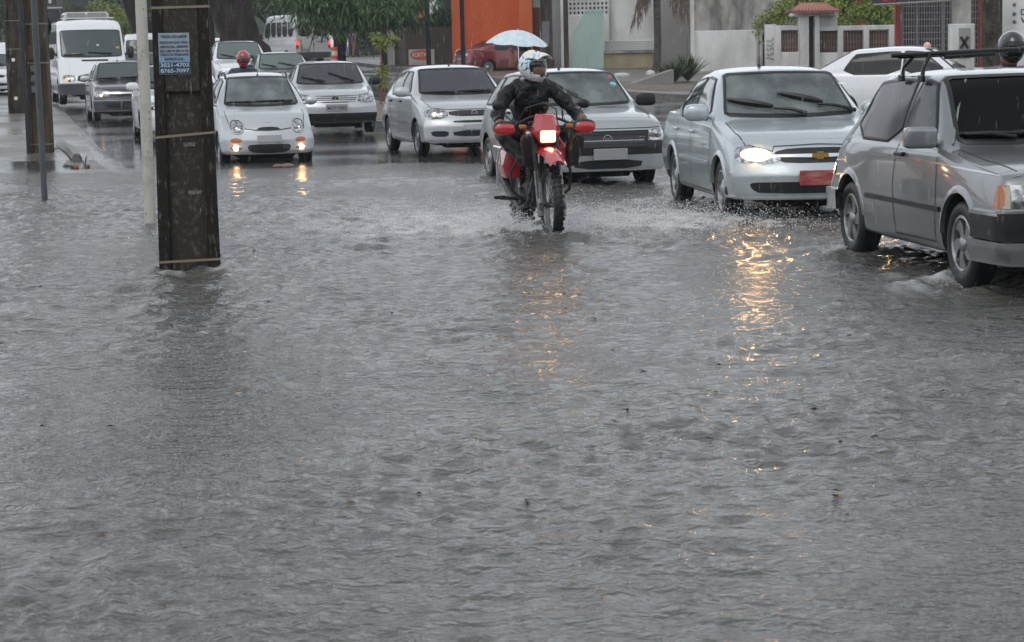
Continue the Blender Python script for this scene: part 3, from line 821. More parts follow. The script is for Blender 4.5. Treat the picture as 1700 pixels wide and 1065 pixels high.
def dress(c, wr=.285, ww=.175, style='cap', wind=(None, None), winm=tint, sidem=tint, rearw=None, panes=(), see=None, seams=(), hz=None, handm=None,
          hs=(), mir=None, arch=.055, flare=None, moulding=None, gasket=True, steer=0, hood=True, interior=None, roofline=True, rwm=None, inset=.05, yin=None, trim=None):
    sp = c.sp; L = c.L
    z0 = wind[0] or sp['zc'][4][1] + .03; z1 = wind[1] or sp['H'] - .075
    ws = c.wshield(z0, z1, inset)
    sides = [c.sidewin(*p) for p in panes]
    rw = c.wshield(rearw[0], rearw[1], .07, front=False) if rearw else None
    if see:
        pn = [(chaikin(ws, True, 1, .2), 'F')]
        for p in sides: pn += [(chaikin(p, True, 1, .2), 'R'), (chaikin(p, True, 1, .2), 'L')]
        if rw: pn.append((chaikin(rw, True, 1, .2), 'B'))
        c.see_through(see, pn)
    c.finish_body(wr, arch)
    c.patch('windscreen', ws, 'F', winm, .011, step=.05)
    if gasket: c.ring('window_seal', ws, 'F', black, .022, .010)
    for p in sides:
        for vw in ('R', 'L'):
            c.patch('window', p, vw, sidem, .007, step=.06)
            if gasket: c.ring('window_seal', p, vw, trim or black, .02)
    if rw: c.patch('rear_window', rw, 'B', rwm or sidem, .004, step=.08); c.ring('window_seal', rw, 'B', black, .02)
    if seams:
        for vw in ('R', 'L'): c.lines_one('door_gap', [[(L / 2 - s, z) for s, z in pl] for pl in seams], .011, vw, ink, .0025)
    if hood:
        w0 = sp['W'] / 2 - .12; cs = sp['cowl']
        for sg in (-1, 1): c.line('bonnet_gap', [(L / 2 - .22, sg * (w0 - .06)), (L / 2 - .6, sg * (w0 - .015)), (L / 2 - cs + .05, sg * (w0 - .02))], .009, 'T', ink, .0025)
    if hs: c.handles(hs, hz, handm or black)
    if mir: c.mirror(*mir[0], **{'m': c.body_mat, **mir[1]})
    c.wheels(wr, ww, style, yin=yin, steer=steer)
    if flare: c.arches(wr + arch, flare)
    if moulding:
        for (s0, s1, z0_, z1_, m) in moulding:
            for vw in ('R', 'L'): c.patch('side_moulding', [(L/2 - s0, z0_), (L/2 - s1, z0_), (L/2 - s1, z1_), (L/2 - s0, z1_)], vw, m, .003, .012, step=.12, rounds=0)
    # dark underside with sump, silencer and sills so the body is not a floating shell
    mb = MB().box((0, 0, sp.get('wz') - .05), (L * .72, sp['W'] * .62, .12), bev=.03).box((L / 2 - .55, 0, .2), (.35, .8, .12), bev=.03).box((-L / 2 + .5, .3, .24), (.5, .24, .14), bev=.05)
    for x in c.ax: mb.tube([(x, -sp['W'] / 2 + .2, sp['wz']), (x, sp['W'] / 2 - .2, sp['wz'])], .035, 8)
    mb.build('chassis', under, c.root)
def mirY(p): return [(-y, z) for y, z in p]
def both(c, name, poly, view, m, **k):
    r = []
    for q in (poly, mirY(poly)): r.append(c.patch(name, q, view, m, **k))
    return r
def lamp(c, poly, m=lampc, bulb=None, bulbr=.05, litm=None, name='headlight', lit=(1, 1), dome=.02, off=.006):
    for i, q in enumerate((mirY(poly), poly)):       # image-left lamp first (y<0)
        o = c.patch(name, q, 'F', m, off=off, step=.03, dome=dome)
        if bulb:
            y, z = bulb; y = -y if i == 0 else y
            h, n = c.hit(y, z, 'F')
            if h is not None:
                c_ = h + Vector((dome + .004, 0, 0))
                MB().lathe([(bulbr, -.01), (bulbr * .9, .008), (bulbr * .5, .016), (0, .018)], 18, 'X', c_).build('bulb', litm if lit[i] and litm else lampc, o)
def plate(c, y, z, w_=.40, h=.13, m=platem, txt=None, off=.03, view='F', tm=ink):
    h0, n = c.hit(y, z, view)
    sg = 1 if view == 'F' else -1
    x = h0.x + sg * off
    o = MB().box((x, y, z), (.012, w_, h), bev=.006).build('licence_plate', m, c.root)
    if txt: text('plate_lettering', txt, h * .62, tm, o, (x + sg * .008, y, z - .012), (R(90), 0, R(90 * sg)), wid=w_ * .85)
    return o
def antenna(c, s, y=0, l=.35, tilt=20):
    x = c.L / 2 - s; h, _ = c.hit(x, y, 'T')
    d = Vector((-math.sin(R(tilt)), 0, math.cos(R(tilt))))
    MB().tube([h - d * .01, h + d * .03], [.022, .012], 8).tube([h + d * .02, h + d * l], [.006, .003], 5).build('antenna', black, c.root)

silver = paint('silver_paint', (.47, .485, .50), .38, .5)
silverd = paint('dark_silver_paint', (.205, .217, .226), .32, .65)
silverb = paint('blue_silver_paint', (.43, .48, .50), .38, .5)
silverg = paint('grey_silver_paint', (.33, .36, .37), .36, .5)
greyp = paint('graphite_paint', (.035, .038, .045))
whitep = paint('white_paint', (.70, .71, .72), .3, 0)
winep = paint('wine_paint', (.17, .010, .017), .3, .3)
greenp = paint('pale_grey_paint', (.34, .36, .35))
lit = warm('lamp_light', 55); litb = warm('lamp_light_bright', 150); litm_ = warm('cycle_lamp_light', 110); lensglow = mat('glowing_lens', (.6, .6, .58), .15, emit=(1, .60, .25), estr=.75, noise=(22, (.2, .2, .2), .4, .6), coat=.8); lensglow2 = mat('glowing_lens_strong', (.6, .5, .4), .15, emit=(1, .74, .42), estr=2.0, noise=(30, (.3, .3, .3))); litd = warm('lamp_light_dim', 5)
CARS = {}
# 1 --- silver two-door hatch in front, boxy
sp = spec(3.81, 1.60, 1.37, .79, 2.358, 1.16, .915, 1.66, 2.62, 3.50, 1.02, .80, .90, bowf=.07, bowp=3.5, bulge=.006, smooth=1, ws_arch=.01, wz=.285,
          leanf=[(.15, .03), (.28, .0), (.5, -.02), (.54, .04), (.8, .07)], bowlen=1.2)
sp['wr'] = [(0, .70), (.3, .70), (1.16, .70), (1.66, .60), (2.9, .59), (3.4, .62), (3.82, .66)]
sp['zc'] = [(0, .68), (.03, .77), (.08, .795), (.4, .84), (1.16, .915), (1.66, 1.375), (1.9, 1.415), (2.4, 1.425), (2.92, 1.395), (3.55, 1.02), (3.72, .92), (3.79, .82), (3.81, .7)]
sp['zs'] = [(0, .66), (.03, .735), (.08, .765), (.5, .80), (1.16, .885), (2.4, .90), (3.3, .90), (3.7, .84), (3.81, .62)]
c = Car('parked_car', 'silver two-door hatchback with black roof bar and blacked-out windscreen, cut by the picture edge', 'car', sp, silverd); CARS['gol'] = c
c.root.name = 'car'
dress(c, .285, .185, 'spiral', (.945, 1.35), mat('black_glass', (.002, .002, .003), .08, bump=(55, .12, .002), spec=.12), mat('side_tint', (.03, .032, .036), .06, bump=(55, .12, .002), spec=.22),
      panes=[(1.36, 1.70, 2.05, 1.98, .915, .075), (2.12, 2.07, 3.16, 2.90, .915, .085)], rearw=(1.04, 1.28),
      seams=[[(1.26, .28), (1.22, .6), (1.25, .88)], [(2.09, .26), (2.12, .6), (2.085, .90)], [(1.25, .265), (2.09, .26)]],
      hs=(1.98,), hz=.83, mir=((1.34, .95), dict(size=(.05, .115, .075), arm=.05, e=.35)), flare=silverd, moulding=[(1.14, 2.72, .475, .51, black)], arch=.06, inset=.06, yin=.785)
for vw in ('R',): c.patch('fuel_cap', [(c.L / 2 - 3.60 + .055 * math.cos(a), .66 + .055 * math.sin(a)) for a in np.linspace(0, 2 * math.pi, 13)[:-1]], vw, silverd, .002, .006, step=.03, rounds=0)
c.patch('grille', [(-.5, .575), (.5, .575), (.5, .70), (-.5, .70)], 'F', black, off=.004, rounds=0)
for sg in (-1, 1):
    q = [(.52, .565), (.71, .565), (.71, .71), (.52, .71)]; q = q if sg > 0 else mirY(q)
    c.patch('headlight', q, 'F', lampc, off=.01, rounds=0)
    q = [(.715, .565), (.785, .565), (.785, .71), (.715, .71)]; q = q if sg > 0 else mirY(q)
    c.patch('corner_lamp', q, 'F', mat('cream_lens', (.36, .33, .24), .25, coat=.5), off=.012, rounds=0, step=.03)
    L2 = c.L / 2; vw = 'R' if sg < 0 else 'L'
    c.patch('turn_signal', [(L2 - .20, .565), (L2 - .085, .565), (L2 - .085, .71), (L2 - .20, .71)], vw, amber, off=.008, rounds=0, step=.02)
    c.lines_one('crease_highlight', [[(L2 - .15, .765), (L2 - 1.2, .80), (L2 - 2.4, .80), (L2 - 3.65, .78)]], .012, vw, mat('crease_shine', (.5, .51, .53), .15, .9), .004)  # pale strip painted as the highlight along the body crease
c.band('front_bumper', .36, .545, black, 'F', .045, -80, 80, back=.62)
c.band('bumper_trim', .515, .55, chrome and silverd, 'F', .055, -80, 80, back=.62)
c.band('bumper_skirt', .20, .36, silverd, 'F', .035, -82, 82, back=.66, bulge=.015)
c.band('rear_bumper', .34, .50, silverd, 'B', .05, -80, 80, back=.6)
# roof bar: one crossing beam, feet on the gutter
mb = MB()
xr = c.L / 2 - 1.95
mb.tube([(xr, -.86, 1.525), (xr, .86, 1.57)], .017, 8).tube([(xr - .04, -.80, 1.515), (xr - .04, -.35, 1.525)], .015, 8)
mb.tube([(xr, -.47, 1.51), (xr, -.1, 1.525)], .02, 8)
ob = mb.build('roof_bar', blackg, c.root)
for sg in (-1, 1):
    for dx, yy0 in ((0, .60), (-.42, .585)):
        mb = MB().tube([(xr + dx, sg * .635, 1.36), (xr + dx + .01, sg * .625, 1.44), (xr + .02 + dx * .75, sg * .58, 1.53)], [.018, .013, .016], 7)
        mb.box((xr + dx, sg * .64, 1.36), (.09, .03, .05), bev=.008)
        mb.build('rack_foot', blackg, c.root)
for sg in (-1, 1):
    x0 = c.L / 2
    gut = [(x0 - 1.2, sg * .715, .925), (x0 - 1.45, sg * .665, 1.16), (x0 - 1.66, sg * .625, 1.345), (x0 - 2.0, sg * .618, 1.37), (x0 - 2.6, sg * .605, 1.365), (x0 - 3.0, sg * .62, 1.30)]
    pts = []
    for (x, y, z) in gut:
        h, _ = c.hit(x, z, 'R' if sg < 0 else 'L'); pts.append((x, (h.y if h is not None else y) + sg * .006, z))
    MB().tube(pts, .011, 6).build('rain_gutter', silverd, c.root)
c.wiper([(.25, .95), (-.15, .97), (-.25, .975), (.2, .97)]); c.wiper([(-.25, .94), (-.6, .965), (-.62, .97), (-.18, .965)])

# 2 --- pale blue silver saloon with bright headlamp and red plate
sp = spec(4.13, 1.61, 1.435, .82, 2.443, 1.16, .945, 1.78, 2.80, 3.98, 1.0, .755, .925, boot=(3.45, 1.02), bowf=.26, bowp=2.3, bulge=.03, wz=.287, bowlen=1.5,
          leanf=[(.15, .05), (.28, .005), (.46, 0), (.56, .05), (.8, .13)])
c = Car('car', 'pale blue-silver saloon with bright headlight, raised wipers and red blurred plate', 'car', sp, silverb); CARS['classic'] = c
dress(c, .287, .18, 'cap6', (.985, 1.35), clearg, mat('saloon_side_glass', (.025, .028, .03), .04, coat=.4, bump=(55, .1, .002)), see=(.95, 3.35, .38, .045), rearw=(1.08, 1.30),
      panes=[(1.38, 1.86, 2.20, 2.18, .935, .105), (2.26, 2.25, 3.05, 2.82, .94, .115)],
      seams=[[(1.24, .26), (1.22, .6), (1.24, .92)], [(2.23, .25), (2.23, .93)], [(3.0, .94), (3.06, .75), (2.9, .5), (2.82, .26)], [(1.25, .25), (2.82, .25)]],
      hs=(2.10, 2.98), hz=.80, handm=silverb, mir=((1.42, .985), dict(m=silverb, size=(.075, .125, .085))), flare=silverb, moulding=[(1.3, 2.82, .50, .535, silverb)], arch=.05)
lamp(c, [(.34, .60), (.44, .56), (.70, .57), (.745, .60), (.74, .70), (.62, .725), (.42, .66)], bulb=(.57, .64), bulbr=.06, litm=litb, lit=(1, 1), dome=.012)
for sg in (-1, 1):
    q = [(sg * .565 + .135 * math.cos(a), .640 + .058 * math.sin(a)) for a in np.linspace(0, 2 * math.pi, 17)[:-1]]
    c.patch('lit_reflector', q, 'F', mat('lit_reflector', (.5, .5, .5), .2, emit=(1, .62, .28), estr=2.2, coat=.6), off=.016, step=.03, dome=.014, parent=[k for k in c.root.children if k.name.startswith('headlight')][0 if sg < 0 else 1])
c.patch('grille', [(-.40, .60), (-.30, .565), (.30, .565), (.40, .60), (.42, .665), (.25, .70), (-.25, .70), (-.42, .665)], 'F', black, off=.005)
c.patch('grille_bar', [(-.42, .622), (0, .612), (.42, .622), (.42, .642), (0, .645), (-.42, .642)], 'F', chrome, off=.012, rounds=0)
h, _ = c.hit(0, .632, 'F')
gold = mat('gold_badge', (.62, .42, .12), .3, .9)
MB().prism([(-.085, -.02), (-.03, -.02), (-.03, -.036), (.03, -.036), (.03, -.02), (.085, -.02), (.075, .02), (.03, .02), (.03, .036), (-.03, .036), (-.03, .02), (-.075, .02)], h.x + .015, h.x + .03, 'X').build('badge', gold, c.root).location = (0, 0, .632)
c.patch('lower_intake', [(-.62, .33), (-.55, .29), (.55, .29), (.62, .33), (.64, .385), (.55, .395), (-.55, .395), (-.64, .385)], 'F', black, off=.005)
c.band('bumper_lip', .23, .262, silverb, 'F', .015, -75, 75, back=.8)
c.lines_one('bonnet_gap', [[(-.62, .728), (-.42, .672), (-.40, .715), (0, .73), (.40, .715), (.42, .672), (.62, .728)]], .008, 'F', ink, .003)
redplate = mat('red_plate', (.28, .025, .025), .4, noise=((1, 4, 22), (.33, .16, .155), .40, .60))
plate(c, 0, .43, .42, .14, redplate, off=.02)
c.wiper([(.64, .97), (.28, 1.04), (-.08, 1.155), (.34, 1.06)], None, 1.6); c.wiper([(.14, .955), (-.16, 1.01), (-.58, 1.10), (-.16, 1.03)], None, 1.6)
c.interior(2.05, s_dash=1.2)
MB().box((c.L/2 - 1.66, .0, 1.27), (.02, .16, .05), bev=.01).build('rear_view_mirror', black, c.root)
antenna(c, 2.15, -.1, .42, 0)
h, _ = c.hit(.60, 1.25, 'F'); MB().box(h + Vector((.006, 0, 0)), (.003, .13, .03), Matrix.Rotation(R(-55), 3, 'Y')).build('windscreen_sticker', white, c.root)

# 3 --- grey boxy hatch behind the motorcycle
sp = spec(3.69, 1.55, 1.445, .74, 2.36, .98, .985, 1.50, 3.10, 3.60, .98, .84, .965, bowf=.10, bowp=3, bulge=.008, smooth=1, wz=.28, bowlen=1.3,
          leanf=[(.15, .02), (.25, .0), (.55, 0), (.6, .03), (.85, .05)])
c = Car('car', 'grey boxy hatchback with a driver inside, directly behind the motorcyclist', 'car', sp, silverg); CARS['uno'] = c
dress(c, .28, .17, 'cap8', (1.02, 1.365), clearg, glass('side_clear_glass', (.5, .58, .56), .35, (.30, .36, .34)), see=(.85, 3.4, .4, .045), rearw=(1.05, 1.33),
      panes=[(1.22, 1.58, 1.95, 1.93, .985, .095), (2.02, 2.0, 2.70, 2.66, .985, .095), (2.78, 2.74, 3.28, 3.10, .985, .10)],
      seams=[[(1.1, .28), (1.08, .7), (1.12, .96)], [(1.99, .25), (1.985, .98)], [(2.74, .97), (2.74, .72), (2.58, .5), (2.5, .27)], [(1.1, .26), (2.5, .25)]],
      hs=(1.88, 2.63), hz=.90, mir=((1.20, 1.02), dict(m=black, size=(.06, .125, .08), e=.5)), moulding=[(1.1, 2.5, .46, .52, silver)], arch=.055, inset=.06)
c.patch('fascia', [(-.76, .42), (.76, .42), (.77, .57), (.52, .58), (.52, .705), (-.52, .705), (-.52, .58), (-.77, .57)], 'F', black, off=.004, rounds=0)
c.patch('grille', [(-.46, .51), (.46, .51), (.48, .69), (-.48, .69)], 'F', mat('grille_black', (.02, .021, .022), .5), off=.009, rounds=0, thick=.004)
for i, zz in enumerate((.545, .585, .62, .655)): c.line('grille_slat', [(-.46, zz), (.46, zz)], .012, 'F', silverg if i in (1, 2) else black, .014)
lamp(c, [(.53, .575), (.74, .58), (.75, .65), (.745, .715), (.53, .72)], bulb=(.64, .65), bulbr=.05, dome=.006)
def round_badge(c, y, z, r, rim=chrome, inner=ink, s='I I I', view='F', col=chrome):
    h, _ = c.hit(y, z, view); x = h.x
    o = MB().lathe([(0, .012), (r * .8, .012), (r * .82, .02), (r, .02), (r, 0)], 24, 'X', (x, y, z)).build('badge', rim, c.root)
    q = MB().lathe([(0, .0145), (r * .78, .0145)], 24, 'X', (x, y, z)).build('badge_centre', inner, o)
    if s: text('badge_mark', s, r * 1.0, col, o, (x + .017, y, z), (R(90), 0, R(90)), wid=r * 1.1)
round_badge(c, 0, .605, .055, s='////')
plate(c, .02, .43, .42, .135, platem, off=.045)
c.patch('lower_intake', [(-.40, .26), (.40, .26), (.44, .36), (-.44, .36)], 'F', black, off=.005)
c.band('bumper_lip', .215, .245, silverg, 'F', .012, -75, 75, back=.7)
c.lines_one('bonnet_gap', [[(-.70, .735), (-.5, .73), (.5, .73), (.70, .735)]], .010, 'F', ink, .003)
c.lines_one('bonnet_vent', [[(c.L / 2 - .82, y0), (c.L / 2 - .82, y0 + .22)] for y0 in (-.35, .12)] + [[(c.L / 2 - .86, y0), (c.L / 2 - .86, y0 + .22)] for y0 in (-.35, .12)], .02, 'T', ink, .003)
c.wiper([(.02, 1.0), (-.28, 1.17), (-.48, 1.31), (-.06, 1.09)])
c.interior(1.72, z_floor=.4, zdash=.93, s_dash=1.02)
h, _ = c.hit(.45, 1.23, 'F'); o = MB().lathe([(0, .002), (.042, .002), (.042, 0)], 16, 'X').build('windscreen_sticker', mat('blue_sticker', (.20, .50, .58), .5), c.root, 60); o.location = h + Vector((.012, 0, 0)); o.rotation_euler = (0, R(-35), 0)
h, _ = c.hit(.44, 1.32, 'F'); o = MB().lathe([(0, .002), (.03, .002), (.03, 0)], 16, 'X').build('windscreen_sticker', mat('red_sticker', (.5, .08, .09), .5), c.root, 60); o.location = h + Vector((.012, 0, 0)); o.rotation_euler = (0, R(-35), 0)
antenna(c, 1.75, -.12, .05, 20)

# 4 --- silver hatch with purple tinted windscreen
sp = spec(3.83, 1.63, 1.44, .80, 2.373, 1.02, .955, 1.66, 2.95, 3.72, .98, .79, .955, bowf=.22, bowp=2.4, bulge=.025, wz=.285, leanf=[(.15, .05), (.28, .0), (.50, 0), (.6, .05), (.85, .11)])
c = Car('car', 'silver hatchback with purple tinted windscreen and lit orange bulb in its headlight', 'car', sp, silver); CARS['palio'] = c
dress(c, .287, .175, 'cap', (.995, 1.355), tintp, tint,
      panes=[(1.30, 1.78, 2.06, 2.04, .965, .10), (2.12, 2.10, 2.95, 2.72, .97, .11)], rearw=(1.05, 1.32),
      seams=[[(1.12, .27), (1.1, .6), (1.13, .93)], [(2.09, .25), (2.09, .96)], [(2.90, .96), (2.92, .75), (2.72, .52), (2.62, .27)], [(1.12, .25), (2.62, .25)]],
      hs=(1.98, 2.80), hz=.86, mir=((1.32, 1.0), dict(m=silver, size=(.07, .125, .08))), moulding=[(1.2, 2.62, .53, .56, silver)], arch=.05)
lamp(c, [(.40, .66), (.50, .615), (.68, .60), (.75, .63), (.77, .73), (.60, .765), (.42, .74)], bulb=(.62, .68), bulbr=.03, litm=litd, lit=(1, 0))
c.patch('grille', [(-.39, .645), (.39, .645), (.41, .735), (-.41, .735)], 'F', black, off=.005)
for zz in (.67, .69, .71): c.line('grille_slat', [(-.38, zz), (.38, zz)], .008, 'F', mat('slat_grey', (.06, .06, .065), .4), .012)
round_badge(c, .0, .69, .048, s='////')
c.patch('upper_intake', [(-.34, .545), (.34, .545), (.34, .58), (-.34, .58)], 'F', black, off=.005)
c.patch('lower_intake', [(-.34, .33), (.34, .33), (.36, .42), (-.36, .42)], 'F', black, off=.005)
both(c, 'fog_intake', [(.43, .33), (.66, .33), (.70, .42), (.42, .42)], 'F', black, off=.005)
plate(c, .0, .475, .40, .09, silver, off=.02)
c.lines_one('bonnet_gap', [[(-.62, .775), (-.42, .75), (.42, .75), (.62, .775)]], .009, 'F', ink, .003)
c.wiper([(.50, .975), (.2, .985), (-.05, .99), (.52, 1.0)]); c.wiper([(-.1, .97), (-.4, .985), (-.62, .985), (-.08, .99)])
antenna(c, 1.85, 0, .07, 30)

# 5 --- silver hatch with round VW badge and lettered plate
sp = spec(3.93, 1.65, 1.41, .84, 2.465, 1.12, .955, 1.72, 2.85, 3.80, .96, .77, .935, bowf=.20, bowp=2.6, bulge=.02, wz=.285, leanf=[(.15, .07), (.28, .03), (.38, 0), (.55, 0), (.62, .05), (.85, .12)])
c = Car('car', 'silver hatchback with round badge, lettered grey plate and smoked windscreen', 'car', sp, silver); CARS['vw'] = c
dress(c, .285, .175, 'cap', (.985, 1.335), mat('smoked_windscreen', (.030, .030, .035), .05, coat=.3, bump=(55, .14, .002)), tint,
      panes=[(1.34, 1.80, 2.14, 2.12, .95, .10), (2.20, 2.18, 3.05, 2.78, .95, .11)], rearw=(1.03, 1.29),
      seams=[[(1.2, .27), (1.2, .92)], [(2.17, .25), (2.17, .95)]], hs=(2.05,), hz=.84, mir=((1.38, .985), dict(m=black, size=(.06, .12, .08))), arch=.05)
lamp(c, [(.42, .62), (.72, .60), (.76, .64), (.745, .745), (.62, .765), (.43, .735)], bulb=(.60, .69), bulbr=.05, dome=.012)
c.patch('grille', [(-.38, .615), (.38, .615), (.41, .735), (-.41, .735)], 'F', black, off=.005)
for zz in (.64, .675, .71): c.line('grille_slat', [(-.385, zz), (.385, zz)], .017, 'F', silver, .014)
round_badge(c, 0, .675, .082, s=None)
h, _ = c.hit(0, .675, 'F')
bo = [k for k in c.root.children if k.name.startswith('badge')][0]
text('badge_mark', 'V', .075, chrome, bo, (h.x + .02, 0, .705), (R(90), 0, R(90)), wid=.06); text('badge_mark', 'W', .085, chrome, bo, (h.x + .02, 0, .652), (R(90), 0, R(90)), wid=.10)
plate(c, .02, .525, .42, .13, platem, 'MOT-9383', off=.02)
c.band('front_bumper', .22, .42, black, 'F', .012, -80, 80, back=.72)
c.lines_one('bonnet_gap', [[(-.66, .78), (-.42, .745), (.42, .745), (.66, .78)]], .009, 'F', ink, .003)
c.wiper([(.48, .985), (.2, 1.07), (-.02, 1.165), (.46, 1.0)]); c.wiper([(-.08, .98), (-.3, 1.03), (-.55, 1.09), (-.12, .995)])

# 6 --- silver mini with round eyes
sp = spec(3.55, 1.50, 1.485, .70, 2.34, .80, .95, 1.40, 2.75, 3.47, 1.0, .74, .96, bowf=.30, bowp=2.2, bulge=.035, wz=.272, bowlen=1.5, smooth=4,
          leanf=[(.15, .05), (.28, .0), (.45, 0), (.6, .05), (.8, .16)])
sp['zc'] = [(0, .60), (.03, .68), (.10, .74), (.3, .83), (.80, .95), (1.40, 1.40), (1.75, 1.475), (2.1, 1.485), (2.75, 1.43), (3.3, 1.12), (3.47, .98), (3.53, .9), (3.55, .8)]
c = Car('car', 'small silver city car with round headlights, two lit fog lamps and roof rails', 'car', sp, silver); CARS['qq'] = c
dress(c, .272, .17, 'cap6', (.985, 1.385), clearg, tint, see=(.65, 3.2, .4, .045), rearw=(1.08, 1.35), 
      panes=[(1.12, 1.50, 1.86, 1.84, .985, .10), (1.92, 1.90, 2.72, 2.55, .985, .11)],
      seams=[[(1.0, .27), (.98, .7), (1.02, .96)], [(1.89, .25), (1.89, .98)], [(1.0, .26), (2.5, .25)]], hs=(1.8, 2.5), hz=.88, handm=silver,
      mir=((1.12, 1.0), dict(m=silver, size=(.07, .10, .075), e=1)), moulding=[(1.0, 2.5, .44, .47, silver)], arch=.05)
for sg in (-1, 1):
    q = [(sg * .475 + .105 * math.cos(a), .655 + .105 * math.sin(a)) for a in np.linspace(0, 2 * math.pi, 17)[:-1]]
    o = c.patch('headlight', q, 'F', lampc, off=.006, dome=.035, step=.03)
    c.ring('headlight_rim', q, 'F', silver, .012, .012, rounds=0, parent=o)
    h, _ = c.hit(sg * .475, .64, 'F'); MB().ball(h + Vector((.035, 0, -.02)), (.012, .026, .026), 10, 6).build('bulb', litd, o)
    q = [(sg * .50 + .085 * math.cos(a), .36 + .036 * math.sin(a) * 1.1) for a in np.linspace(0, 2 * math.pi, 13)[:-1]]
    c.patch('turn_signal', [(y, z + .085) for y, z in q], 'F', amber, off=.006, dome=.01, step=.03)
    o = c.patch('fog_lamp', [(y, z - .03) for y, z in q], 'F', lampc, off=.006, dome=.01, step=.03)
    h, _ = c.hit(sg * .50, .33, 'F'); MB().ball(h + Vector((.016, 0, 0)), (.010, .050, .036), 12, 6).build('bulb', lit, o)
c.patch('lower_intake', [(-.30, .27), (-.15, .245), (.15, .245), (.30, .27), (.34, .34), (.30, .385), (-.30, .385), (-.34, .34)], 'F', black, off=.006)
c.patch('upper_intake', [(-.20, .605), (0, .595), (.20, .605), (.12, .645), (-.12, .645)], 'F', black, off=.006)
c.lines_one('bonnet_gap', [[(-.36, .62), (-.2, .60), (0, .592), (.2, .60), (.36, .62)]], .012, 'F', ink, .006)
plate(c, 0, .47, .38, .11, mat('plate_smear', (.33, .34, .35), .4, noise=((1, 3, 30), (.42, .42, .43))), off=.02)
h, _ = c.hit(0, .70, 'F'); 
mb = MB()
for y0 in (-.022, .022): mb.tube([h + Vector((.012, y0 + .028 * math.cos(a), .016 * math.sin(a) + .0)) for a in np.linspace(0, 2 * math.pi, 13)], .0045, 5, False)
mb.build('badge', chrome, c.root)
c.wiper([(.45, .985), (.1, 1.0), (-.1, 1.0), (.5, 1.005)]); c.wiper([(-.1, .985), (-.35, .995), (-.56, 1.0), (-.15, 1.0)])
c.interior(1.62, z_floor=.4, zdash=.92, s_dash=.92)
antenna(c, 1.5, .02, .30, 12)
for sg in (-1, 1):
    pts = []
    for sv, dz in ((1.55, .0), (1.6, .045), (1.75, .06), (2.4, .06), (2.65, .045), (2.72, 0)):
        h, _ = c.hit(c.L / 2 - sv, sg * .49, 'T'); pts.append(h + Vector((0, 0, dz)))
    MB().tube(pts, .016, 8).build('roof_rail', black, c.root)

# 7 --- graphite small car on the left
sp = spec(4.17, 1.64, 1.43, .85, 2.49, 1.10, .955, 1.72, 2.85, 4.03, 1.02, .79, .95, boot=(3.5, 1.05), bowf=.24, bowp=2.3, bulge=.03, wz=.287)
c = Car('car', 'graphite grey car with chrome grille bar, driving between white van and white car', 'car', sp, greyp); CARS['corsa'] = c
dress(c, .287, .175, 'cap', (.995, 1.35), tintg, tint, panes=[(1.36, 1.82, 2.2, 2.18, .96, .105), (2.26, 2.24, 3.1, 2.85, .96, .115)], rearw=(1.1, 1.3),
      seams=[[(1.2, .27), (1.2, .93)], [(2.23, .25), (2.23, .95)]], hs=(2.1, 3.0), hz=.84, mir=((1.4, 1.0), dict(m=silver, size=(.06, .12, .07))), arch=.05)
lamp(c, [(.42, .64), (.50, .585), (.72, .585), (.77, .62), (.76, .73), (.60, .775), (.44, .72)], bulb=(.62, .63), bulbr=.03, litm=litd, lit=(1, 0), dome=.012)
c.patch('grille', [(-.38, .60), (.38, .60), (.41, .70), (-.41, .70)], 'F', black, off=.005)
c.patch('grille_bar', [(-.42, .66), (.42, .66), (.42, .70), (-.42, .70)], 'F', chrome, off=.012)
c.patch('lower_intake', [(-.5, .33), (.5, .33), (.5, .45), (-.5, .45)], 'F', black, off=.005)
c.band('bumper_trim', .50, .525, silverd, 'F', .012, -75, 75, back=.8); c.band('bumper_lip', .255, .285, silverd, 'F', .012, -75, 75, back=.8)
plate(c, .05, .40, .4, .12, black, off=.02)
c.wiper([(.4, .99), (.1, 1.0), (-.1, 1.0), (.45, 1.01)]); c.wiper([(-.15, .985), (-.4, .99), (-.6, .995), (-.2, 1.0)])
antenna(c, 1.95, -.1, .12, 25)

